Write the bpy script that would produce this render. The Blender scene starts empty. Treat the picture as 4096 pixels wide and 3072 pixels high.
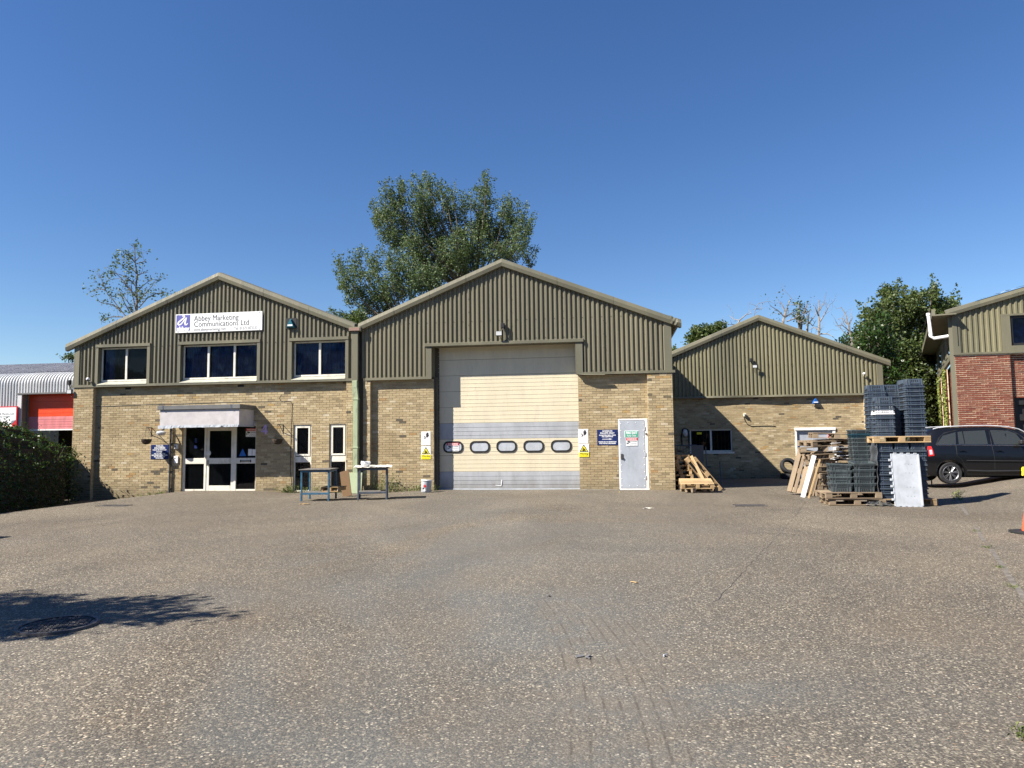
import bpy, bmesh, math, random
import numpy as np
from mathutils import Vector, Matrix
random.seed(7); rng = np.random.default_rng(11)
S = bpy.context.scene; COL = S.collection
PI = math.pi; rad = math.radians

# ---------------------------------------------------------------- camera
YAW, PITCH, ROLL, FPX = rad(8.25), rad(4.40), 0.012, 2840.6
EYE = Vector((0, 0, 1.6))
_r0 = Vector((math.cos(YAW), math.sin(YAW), 0))
_f0 = Vector((-math.sin(YAW)*math.cos(PITCH), math.cos(YAW)*math.cos(PITCH), math.sin(PITCH)))
_u0 = _r0.cross(_f0)
CR = math.cos(ROLL)*_r0 - math.sin(ROLL)*_u0
CU = math.sin(ROLL)*_r0 + math.cos(ROLL)*_u0
cam_d = bpy.data.cameras.new('camera'); cam = bpy.data.objects.new('camera', cam_d); COL.objects.link(cam)
cam_d.sensor_width = 36; cam_d.lens = 36*FPX/4096; cam_d.clip_start = .05; cam_d.clip_end = 3000
M3 = Matrix((CR, CU, -_f0)).transposed()
cam.matrix_world = Matrix.Translation(EYE) @ M3.to_4x4()
S.camera = cam
# ---------------------------------------------------------------- light
SUN = Vector((1.0, .62, -1.08)).normalized()          # the way the light travels
w = bpy.data.worlds.new('World'); S.world = w; w.use_nodes = True
nt = w.node_tree; nt.nodes.clear()
sky = nt.nodes.new('ShaderNodeTexSky'); sky.sky_type = 'NISHITA'; sky.sun_disc = False
sky.sun_elevation = math.asin(-SUN.z); sky.sun_rotation = math.atan2(-SUN.x, -SUN.y)
sky.altitude = 50; sky.air_density = 1.0; sky.dust_density = 0.0; sky.ozone_density = 3.5
bg = nt.nodes.new('ShaderNodeBackground'); bg.inputs['Strength'].default_value = .056
wo = nt.nodes.new('ShaderNodeOutputWorld')
hs = nt.nodes.new('ShaderNodeHueSaturation'); hs.inputs['Saturation'].default_value = 1.20; hs.inputs['Value'].default_value = 1.06; hs.inputs['Hue'].default_value = .509
nt.links.new(sky.outputs[0], hs.inputs['Color']); nt.links.new(hs.outputs[0], bg.inputs[0]); nt.links.new(bg.outputs[0], wo.inputs[0])
sl = bpy.data.lights.new('sun', 'SUN'); sl.energy = 5.0; sl.angle = rad(.5); sl.color = (1, .93, .82)
so = bpy.data.objects.new('sun', sl); COL.objects.link(so)
so.rotation_euler = (-SUN).to_track_quat('Z', 'Y').to_euler(); so.location = (-20, -10, 30)
S.view_settings.view_transform = 'Standard'; S.view_settings.look = 'None'
S.view_settings.gamma = 1; S.view_settings.exposure = 1.22
try: S.view_settings.use_curve_mapping = False
except Exception: pass

# ---------------------------------------------------------------- survey helpers: photograph pixel -> point of a real plane
def ray(px, py): return (px-2048)/FPX*CR - (py-1536)/FPX*CU + _f0
def on(y, px, py):
    d = ray(px, py); q = EYE + d*(y/d.y); return q
def X(y, px, py=1700): return on(y, px, py).x
def Z(y, px, py): return on(y, px, py).z
def gnd(px, py, z=0):
    d = ray(px, py); return EYE + d*((z-1.6)/d.z)
def rect(y, x0, y0, x1, y1):
    """pixel box -> (x0,x1,z0,z1) on plane y, squared up"""
    a, b, c, d = on(y, x0, y0), on(y, x1, y0), on(y, x0, y1), on(y, x1, y1)
    return ((a.x+c.x)/2, (b.x+d.x)/2, (c.z+d.z)/2, (a.z+b.z)/2)

# ---------------------------------------------------------------- materials
class NT:
    def __init__(s, name):
        s.m = bpy.data.materials.new(name); s.m.use_nodes = True
        s.t = s.m.node_tree; s.t.nodes.clear()
        s.out = s.n('ShaderNodeOutputMaterial'); s.b = s.n('ShaderNodeBsdfPrincipled')
        s.l(s.b.outputs[0], s.out.inputs[0])
    def n(s, typ, **k):
        x = s.t.nodes.new(typ)
        for a, v in k.items(): setattr(x, a, v)
        return x
    def l(s, a, b): s.t.links.new(a, b)
    def inp(s, node, name, v):
        if hasattr(v, 'is_output') or isinstance(v, bpy.types.NodeSocket): s.l(v, node.inputs[name])
        else: node.inputs[name].default_value = v
    def noise(s, scale, detail=4, rough=.55, vec=None, dist=0):
        x = s.n('ShaderNodeTexNoise'); x.inputs['Scale'].default_value = scale
        x.inputs['Detail'].default_value = detail; x.inputs['Roughness'].default_value = rough
        x.inputs['Distortion'].default_value = dist
        if vec is not None: s.l(vec, x.inputs['Vector'])
        return x.outputs['Fac']
    def coord(s, which='Object', scale=(1, 1, 1)):
        t = s.n('ShaderNodeTexCoord'); m = s.n('ShaderNodeMapping'); m.inputs['Scale'].default_value = scale
        s.l(t.outputs[which], m.inputs[0]); return m.outputs[0]
    def pos(s, scale=(1, 1, 1)):
        t = s.n('ShaderNodeNewGeometry'); m = s.n('ShaderNodeMapping'); m.inputs['Scale'].default_value = scale
        s.l(t.outputs['Position'], m.inputs[0]); return m.outputs[0]
    def ramp(s, fac, stops, interp='LINEAR'):
        r = s.n('ShaderNodeValToRGB'); r.color_ramp.interpolation = interp
        e = r.color_ramp.elements
        while len(e) < len(stops): e.new(.5)
        for i, (p, c) in enumerate(stops):
            e[i].position = p; e[i].color = (*c, 1) if hasattr(c, '__len__') else (float(c),)*3+(1,)
        s.l(fac, r.inputs[0]); return r.outputs[0]
    def mix(s, fac, a, b, mode='MIX'):
        x = s.n('ShaderNodeMix', data_type='RGBA', blend_type=mode)
        for i, v in ((0, fac), (6, a), (7, b)):
            if isinstance(v, bpy.types.NodeSocket): s.l(v, x.inputs[i])
            else: x.inputs[i].default_value = v if i == 0 or len(v) == 4 else (*v, 1)
        return x.outputs[2]
    def math(s, op, a, b=0.0, clamp=False):
        x = s.n('ShaderNodeMath', operation=op, use_clamp=clamp)
        for i, v in ((0, a), (1, b)):
            if isinstance(v, bpy.types.NodeSocket): s.l(v, x.inputs[i])
            else: x.inputs[i].default_value = v
        return x.outputs[0]
    def bump(s, h, strength=.3, dist=.01):
        x = s.n('ShaderNodeBump'); x.inputs['Strength'].default_value = strength; x.inputs['Distance'].default_value = dist
        s.l(h, x.inputs['Height']); s.l(x.outputs[0], s.b.inputs['Normal'])
    def set(s, **k):
        names = dict(color='Base Color', rough='Roughness', metal='Metallic', spec='Specular IOR Level', alpha='Alpha',
                     trans='Transmission Weight', coat='Coat Weight', ior='IOR')
        for a, v in k.items():
            if a == 'color' and not isinstance(v, bpy.types.NodeSocket) and len(v) == 3: v = (*v, 1)
            s.inp(s.b, names[a], v)
        return s

def plain(name, c, rough=.6, metal=0, var=.12, scale=3, spec=.4, dirt=None, streak=False, bump=0, foot=None):
    """one paint or plastic with fine grain and some weathering"""
    n = NT(name)
    v = n.pos((1, 1, .25) if streak else (1, 1, 1))
    f = n.noise(scale, 5, .6, v)
    lo = tuple(x*(1-var*1.6) for x in c); hi = tuple(min(1, x*(1+var*1.3)) for x in c)
    col = n.ramp(f, [(.3, lo), (.7, hi)])
    if dirt:
        g = n.noise(scale*2.3, 6, .65, n.pos((1, 1, .4)))
        col = n.mix(n.ramp(g, [(.52, 0.), (.72, 1.)]), col, dirt)
    if foot:
        g2 = n.n('ShaderNodeNewGeometry'); sz = n.n('ShaderNodeSeparateXYZ'); n.l(g2.outputs['Position'], sz.inputs[0])
        hh = n.math('ADD', n.math('MULTIPLY', sz.outputs[2], .8), n.math('MULTIPLY', n.noise(3, 6, .7, n.pos((1.6, 1, .5))), .55))
        col = n.mix(n.ramp(hh, [(.22, .75), (.62, 0.)]), col, foot)
        col = n.mix(n.ramp(n.noise(7, 6, .72, n.pos((3, 1, .35))), [(.56, 0.), (.72, .35)]), col, foot)
    r = n.ramp(n.noise(scale*4, 3), [(.3, max(0, rough-.08)), (.7, min(1, rough+.1))])
    n.set(color=col, rough=r, metal=metal, spec=spec)
    if bump: n.bump(n.noise(scale*20, 3), bump, .004)
    return n.m

def brick_mat(name, stops, stain):
    n = NT(name)
    at = n.n('ShaderNodeAttribute', attribute_name='tone'); oi = n.n('ShaderNodeObjectInfo')
    sep = n.n('ShaderNodeSeparateColor'); n.l(oi.outputs['Color'], sep.inputs[0])
    t = n.math('ADD', at.outputs['Fac'], sep.outputs[0])
    col = n.ramp(t, stops)
    g = n.noise(34, 6, .7, n.pos((1, 1, 1.3)))
    col = n.mix(n.ramp(g, [(.32, .40), (.58, 0.)]), col, tuple(c*.8 for c in stain))
    big = n.noise(.55, 4, .6, n.pos())
    col = n.mix(n.ramp(big, [(.4, 0.), (.72, .55)]), col, stain)
    sp = n.n('ShaderNodeNewGeometry'); sx = n.n('ShaderNodeSeparateXYZ'); n.l(sp.outputs['Position'], sx.inputs[0])
    h = n.math('ADD', sx.outputs[2], n.math('MULTIPLY', n.noise(1.3, 4), .5))
    col = n.mix(n.ramp(h, [(.12, .55), (.75, 0.)]), col, (.12, .105, .075))      # splash stain along the foot
    n.set(color=col, rough=.92, spec=.2); n.bump(g, .55, .004); return n.m

def glass_mat(name, tint=(.02, .025, .03), clear=.55, rough=.02):
    """window pane: part clear, part tinted and reflecting"""
    n = NT(name); n.set(color=tint, rough=rough, spec=.6)
    tr = n.n('ShaderNodeBsdfTransparent'); tr.inputs[0].default_value = (.75, .8, .8, 1)
    mx = n.n('ShaderNodeMixShader'); fr = n.n('ShaderNodeFresnel'); fr.inputs[0].default_value = 1.45
    f = n.math('SUBTRACT', clear, fr.outputs[0], True)
    n.l(f, mx.inputs[0]); n.l(n.b.outputs[0], mx.inputs[1]); n.l(tr.outputs[0], mx.inputs[2]); n.l(mx.outputs[0], n.out.inputs[0])
    n.bump(n.noise(1.5, 2), .04, .02)
    return n.m

def leaf_mat(name, dark, light, rough=.5, tr=.35):
    n = NT(name); gi = n.n('ShaderNodeNewGeometry')
    f = n.math('ADD', n.math('MULTIPLY', gi.outputs['Random Per Island'], .65), n.math('MULTIPLY', n.noise(.9, 3, .5, n.pos()), .5))
    col = n.ramp(f, [(.15, dark), (.6, tuple((a+b)/2 for a, b in zip(dark, light))), (.95, light)])
    n.set(color=col, rough=rough, spec=.25)
    t = n.n('ShaderNodeBsdfTranslucent'); n.l(n.mix(.5, col, (.25, .4, .05)), t.inputs[0])
    mx = n.n('ShaderNodeMixShader'); mx.inputs[0].default_value = tr*.6
    n.l(n.b.outputs[0], mx.inputs[1]); n.l(t.outputs[0], mx.inputs[2]); n.l(mx.outputs[0], n.out.inputs[0])
    return n.m

def wood_mat(name, a, b):
    n = NT(name); oi = n.n('ShaderNodeObjectInfo')
    f = n.noise(6, 6, .65, n.coord('Object', (1.5, 14, 14)), 1.5)
    f2 = n.math('ADD', n.math('MULTIPLY', f, .7), n.math('MULTIPLY', oi.outputs['Random'], .35))
    col = n.ramp(f2, [(.25, a), (.55, tuple((x+y)/2 for x, y in zip(a, b))), (.85, b)])
    g = n.noise(2.2, 5, .6, n.pos())
    col = n.mix(n.ramp(g, [(.5, 0.), (.75, .5)]), col, (.12, .1, .08))
    n.set(color=col, rough=.85, spec=.2); n.bump(f, .5, .004); return n.m

def clad_mat(name, c):
    n = NT(name)
    f = n.noise(1.1, 5, .6, n.pos((1, 1, .25))); g = n.noise(9, 5, .7, n.pos((3, 1, .3)))
    col = n.ramp(f, [(.25, tuple(x*.80 for x in c)), (.75, tuple(x*1.15 for x in c))])
    col = n.mix(n.ramp(g, [(.5, 0.), (.8, .5)]), col, tuple(x*.62 for x in c))
    col = n.mix(n.ramp(n.noise(40, 3), [(.55, 0.), (.8, .25)]), col, (.28, .27, .2))
    gx = n.n('ShaderNodeNewGeometry'); sp = n.n('ShaderNodeSeparateXYZ'); n.l(gx.outputs['Position'], sp.inputs[0])
    wn = n.n('ShaderNodeTexWhiteNoise', noise_dimensions='1D'); n.l(n.math('FLOOR', n.math('MULTIPLY', sp.outputs[0], .98)), wn.inputs['W'])
    col = n.mix(1.0, col, n.ramp(wn.outputs['Value'], [(0, (.86, .87, .88)), (1, (1.12, 1.1, 1.06))]), 'MULTIPLY')
    n.set(color=col, rough=n.ramp(g, [(.3, .5), (.7, .72)]), spec=.35); n.bump(n.noise(.9, 2, .5, n.pos((1, 1, .5))), .12, .05)
    return n.m

BUFF = [(0, (.075, .07, .06)), (.06, (.095, .088, .072)), (.09, (.22, .178, .112)), (.35, (.345, .275, .17)), (.62, (.44, .355, .215)), (.86, (.54, .455, .30)),
        (.93, (.58, .51, .385)), (.965, (.42, .285, .12)), (1, (.34, .2, .1))]
RED = [(0, (.075, .03, .024)), (.1, (.11, .036, .026)), (.4, (.155, .043, .028)), (.7, (.19, .052, .032)), (.9, (.15, .06, .035)), (1, (.22, .065, .038))]
M = {}
M['brick'] = brick_mat('buff_brick', BUFF, (.26, .195, .105))
M['brick_red'] = brick_mat('red_brick', RED, (.16, .06, .04))
M['mortar'] = plain('mortar', (.43, .345, .215), .95, var=.2, scale=14, bump=.5)
M['mortar_red'] = plain('pale_mortar', (.66, .56, .40), .95, var=.15, scale=14)
M['clad'] = clad_mat('olive_cladding', (.165, .151, .102))
M['trim'] = clad_mat('olive_flashing', (.150, .142, .100))
M['clad2'] = clad_mat('olive_green_cladding', (.172, .160, .100))
M['trim_lt'] = plain('pale_sill', (.40, .40, .33), .5, var=.12, dirt=(.25, .25, .2))
M['frame'] = plain('cream_upvc', (.72, .70, .62), .4, var=.06, dirt=(.5, .48, .4))
M['frame_w'] = plain('white_upvc', (.74, .735, .69), .35, var=.05, dirt=(.5, .49, .43))
M['black'] = plain('black_rubber', (.012, .012, .012), .6)
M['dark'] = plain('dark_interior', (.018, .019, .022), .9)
M['blue_blind'] = plain('blue_blind', (.05, .15, .55), .8, var=.25, scale=5)
M['glass'] = glass_mat('window_glass', clear=.88)
M['glass_dark'] = glass_mat('dark_glass', (.008, .009, .011), .62)
M['cream'] = plain('cream_panel', (.63, .565, .415), .42, var=.05, scale=2, dirt=(.58, .52, .40), streak=True, foot=(.30, .27, .22))
M['galv'] = plain('pale_blue_grey_panel', (.37, .385, .41), .4, var=.08, dirt=(.31, .32, .34), streak=True, foot=(.2, .19, .17))
M['groove'] = plain('panel_seam', (.10, .09, .07), .8)
M['grey_door'] = plain('grey_steel', (.37, .40, .45), .38, var=.08, scale=2, dirt=(.30, .33, .37), bump=.1)
M['white'] = plain('white_paint', (.80, .80, .80), .45, var=.04, dirt=(.62, .62, .6))
M['signwhite'] = plain('sign_white', (.80, .81, .82), .35, var=.03)
M['navy'] = plain('sign_navy', (.012, .025, .11), .35, var=.1)
M['purple'] = plain('sign_violet', (.12, .115, .36), .4, var=.12)
M['lilac'] = plain('lilac_numeral', (.55, .40, .72), .4)
M['yellow'] = plain('sign_yellow', (.80, .70, .02), .4, var=.04)
M['red'] = plain('sign_red', (.55, .03, .035), .4, var=.05)
M['green'] = plain('sign_green', (.06, .33, .22), .4, var=.05)
M['ink'] = plain('print_black', (.02, .02, .025), .6)
M['panelw'] = plain('faded_canopy_panel', (.50, .475, .48), .55, var=.10, scale=3.5, dirt=(.50, .48, .48))
M['grey'] = plain('grey_fascia', (.14, .14, .14), .5)
M['pipe'] = plain('pale_green_pipe', (.34, .40, .25), .5, var=.08, dirt=(.2, .22, .14), streak=True)
M['pipe_dk'] = plain('black_pipe', (.05, .055, .065), .45)
M['steel_blue'] = plain('blue_painted_steel', (.035, .13, .22), .5, var=.2, scale=9, dirt=(.10, .07, .05))
M['steel_grey'] = plain('grey_painted_steel', (.09, .11, .14), .5, var=.2, scale=9, dirt=(.14, .12, .1))
M['deck'] = plain('worn_ply', (.13, .12, .11), .8, var=.3, scale=6, dirt=(.2, .18, .15))
M['wood'] = wood_mat('pallet_wood', (.24, .155, .075), (.60, .43, .24))
M['wood_old'] = wood_mat('weathered_wood', (.13, .095, .065), (.36, .28, .19))
M['board'] = wood_mat('brown_board', (.10, .06, .03), (.22, .14, .075))
M['crate'] = plain('slate_crate', (.058, .078, .108), .42, var=.12, scale=4, dirt=(.10, .12, .14))
M['crate2'] = plain('greenish_crate', (.06, .076, .082), .42, var=.12, scale=4, dirt=(.1, .12, .13))
M['teal'] = plain('teal_crate', (.015, .055, .08), .42, var=.12)
M['crate_white'] = plain('white_crate', (.72, .72, .74), .45, var=.05)
M['sheet'] = plain('pale_grey_lid', (.42, .45, .49), .45, var=.1, scale=4, dirt=(.34, .36, .39))
M['tyre'] = plain('tyre_rubber', (.022, .022, .024), .75, var=.3, scale=12)
M['alu'] = plain('alloy', (.25, .255, .27), .35, .8, spec=.5)
M['carpaint'] = NT('black_car_paint').set(color=(.006, .0065, .008), rough=.22, spec=.35, coat=.35).m
M['carglass'] = glass_mat('car_glass', (.05, .058, .06), .35)
M['plastic'] = plain('black_plastic', (.02, .02, .021), .5)
M['chrome'] = plain('chrome_strip', (.7, .7, .72), .2, 1)
M['redlamp'] = plain('red_lamp', (.5, .02, .02), .2)
M['silver'] = plain('silver_rail', (.72, .73, .75), .3, .3)
M['orange'] = plain('cone_orange', (.75, .11, .04), .5, dirt=(.4, .08, .04))
M['roofwhite'] = clad_mat('white_steel_sheet', (.52, .53, .545))
M['roofgrey'] = plain('weathered_roof', (.33, .33, .35), .6, var=.25, dirt=(.17, .15, .15), scale=2)
M['shutter'] = plain('red_shutter', (.72, .065, .015), .45, var=.05)
M['shutter_pink'] = plain('faded_pink_shutter', (.60, .20, .21), .6, var=.12, scale=5, streak=True)
M['bark'] = plain('bark', (.13, .11, .085), .9, var=.35, scale=9, bump=.6)
M['bark_pale'] = plain('pale_dead_bark', (.24, .21, .18), .85, var=.25, scale=9)
M['leaf_pop'] = leaf_mat('poplar_leaves', (.040, .065, .030), (.135, .18, .085), .55, .3)
M['leaf_dk'] = leaf_mat('dark_leaves', (.030, .048, .018), (.105, .135, .04), .45, .3)
M['leaf_hedge'] = leaf_mat('hedge_leaves', (.010, .024, .007), (.042, .085, .018), .30, .2)
M['leaf_ivy'] = leaf_mat('ivy_leaves', (.10, .15, .03), (.32, .36, .10), .5, .3)
M['weed'] = leaf_mat('weed_leaves', (.05, .08, .02), (.2, .22, .08), .6, .3)
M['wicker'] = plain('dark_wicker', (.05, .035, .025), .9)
M['film'] = glass_mat('clear_film', (.35, .37, .4), .96, .12)
M['iron'] = plain('cast_iron', (.085, .08, .08), .6, .3, var=.3, scale=14)
M['concrete'] = plain('kerb_concrete', (.25, .235, .21), .9, var=.25, scale=8, dirt=(.14, .13, .11), bump=.4)
M['lobby'] = plain('lobby_wall', (.62, .62, .60), .8)
M['lampglass'] = plain('frosted_lamp', (.55, .56, .56), .25)
M['blue'] = plain('alarm_blue', (.02, .12, .42), .35)
M['teal_alarm'] = plain('alarm_teal', (.02, .12, .16), .35)

def ground_mat():
    n = NT('exposed_aggregate'); P = n.pos()
    warp = n.n('ShaderNodeVectorMath', operation='ADD')
    nn = n.n('ShaderNodeTexNoise'); nn.inputs['Scale'].default_value = 30; n.l(P, nn.inputs['Vector'])
    sc = n.n('ShaderNodeVectorMath', operation='SCALE'); sc.inputs['Scale'].default_value = .02
    n.l(nn.outputs['Color'], sc.inputs[0]); n.l(P, warp.inputs[0]); n.l(sc.outputs[0], warp.inputs[1])
    V = warp.outputs[0]
    def vor(scale):
        v = n.n('ShaderNodeTexVoronoi'); v.inputs['Scale'].default_value = scale; n.l(V, v.inputs['Vector'])
        s = n.n('ShaderNodeSeparateColor'); n.l(v.outputs['Color'], s.inputs[0]); return v.outputs['Distance'], s.outputs[0], s.outputs[1]
    d1, r1, g1 = vor(85); d2, r2, g2 = vor(42); d3, r3, g3 = vor(150)
    base = n.ramp(r1, [(0, (.055, .052, .050)), (.35, (.12, .108, .098)), (.62, (.20, .178, .155)), (.80, (.34, .30, .25)), (.92, (.56, .51, .43)), (1, (.74, .69, .60))])
    fine = n.ramp(r3, [(0, (.07, .065, .06)), (.6, (.18, .16, .14)), (.93, (.40, .36, .30)), (1, (.6, .56, .48))])
    col = n.mix(.42, base, fine); col = n.mix(1.0, col, (.60, .60, .60), 'MULTIPLY')
    chip = n.math('MULTIPLY', n.ramp(g2, [(.78, 0.), (.80, 1.)]), n.ramp(d2, [(.28, 1.), (.36, 0.)]))
    col = n.mix(n.math('MULTIPLY', chip, .8), col, n.ramp(r2, [(0, (.74, .69, .6)), (.75, (.6, .54, .43)), (.9, (.36, .22, .14)), (1, (.05, .05, .055))]))
    d4, r4, g4 = vor(36)
    chip4 = n.math('MULTIPLY', n.ramp(g4, [(.86, 0.), (.88, 1.)]), n.ramp(d4, [(.24, 1.), (.34, 0.)]))
    col = n.mix(n.math('MULTIPLY', chip4, .75), col, n.ramp(r4, [(0, (.50, .46, .40)), (.7, (.42, .37, .30)), (1, (.16, .12, .09))]))
    dark4 = n.math('MULTIPLY', n.ramp(g4, [(.12, 1.), (.14, 0.)]), n.ramp(d4, [(.3, 1.), (.42, 0.)])); col = n.mix(n.math('MULTIPLY', dark4, .6), col, (.04, .04, .042))
    # worn, bluish, fines-filled patches down the middle of the yard and scattered lighter/browner areas
    patch = n.noise(.22, 5, .6, n.pos((1, .8, 1)), 1.2)
    geo = n.n('ShaderNodeNewGeometry'); sx = n.n('ShaderNodeSeparateXYZ'); n.l(geo.outputs['Position'], sx.inputs[0])
    cx = n.math('ADD', sx.outputs[0], n.math('MULTIPLY', sx.outputs[1], .12))
    mid = n.ramp(n.math('ABSOLUTE', n.math('MULTIPLY', n.math('ADD', cx, .6), .2)), [(.2, 1.), (1., .12)])
    near = n.ramp(n.math('MULTIPLY', sx.outputs[1], .05), [(.1, 1.), (.9, .35)])
    tone = n.ramp(n.noise(.33, 6, .62, n.pos((1, .7, 1)), .9), [(.32, (.80, .79, .78)), (.5, (1.0, 1.0, 1.0)), (.68, (1.28, 1.26, 1.22))])
    col = n.mix(1.0, col, tone, 'MULTIPLY')
    pm = n.math('MULTIPLY', n.math('MULTIPLY', n.ramp(patch, [(.36, 0.), (.56, 1.)]), mid), near)
    col = n.mix(n.math('MULTIPLY', pm, .8), col, n.mix(.68, col, (.125, .148, .172)))
    brown = n.ramp(n.noise(.5, 5, .65, n.pos(), .8), [(.45, 0.), (.7, .45)])
    col = n.mix(brown, col, n.mix(.6, col, (.17, .14, .11)))
    blot = n.ramp(n.noise(2.1, 6, .7, n.pos((1, .6, 1)), .5), [(.55, 0.), (.75, .45)])
    col = n.mix(blot, col, n.mix(.5, col, (.06, .057, .055)))
    # tyre tracks running away from the lens
    A = [gnd(2620, 3060), gnd(2500, 2680), gnd(2330, 2430), gnd(2380, 2200)]
    co = np.polyfit([p.y for p in A[:3]], [p.x for p in A[:3]], 2)
    yy = sx.outputs[1]; xc = n.math('ADD', n.math('MULTIPLY', n.math('MULTIPLY', yy, yy), float(co[0])), n.math('ADD', n.math('MULTIPLY', yy, float(co[1])), float(co[2])))
    u = n.math('ADD', n.math('SUBTRACT', sx.outputs[0], xc), n.math('MULTIPLY', n.noise(1.2, 3), .12))
    fr = n.math('ABSOLUTE', n.math('SUBTRACT', n.math('FRACT', n.math('MULTIPLY', u, 10.0)), .5))
    line = n.ramp(fr, [(.0, .8), (.05, .6), (.13, 0.)])
    gate = n.math('MULTIPLY', n.ramp(n.math('ABSOLUTE', u), [(.34, 1.), (.52, 0.)]), n.ramp(n.math('MULTIPLY', yy, .1), [(.62, 1.), (.85, 0.)]))
    gate = n.math('MULTIPLY', gate, n.ramp(n.noise(3.5, 5, .7, n.pos()), [(.42, 0.), (.6, 1.)]))
    col = n.mix(n.math('MULTIPLY', gate, .4), col, (.17, .15, .13))
    col = n.mix(n.math('MULTIPLY', n.math('MULTIPLY', line, gate), .75), col, (.045, .042, .04))
    n.set(color=n.mix(1.0, col, (.90, .855, .765), 'MULTIPLY'), rough=.88, spec=.25)
    h = n.math('ADD', n.math('MULTIPLY', n.math('SUBTRACT', 1.0, d1), .6), n.math('MULTIPLY', n.math('SUBTRACT', 1.0, d2), .35))
    n.bump(h, .6, .006)
    return n.m
M['ground'] = ground_mat()
M['rusty'] = plain('rusty_plate', (.26, .16, .13), .7)
M['kerb'] = plain('sunken_edging', (.15, .135, .115), .9, var=.3, scale=8, dirt=(.09, .08, .07))
M['soil'] = plain('soil', (.06, .045, .03), .95)

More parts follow.
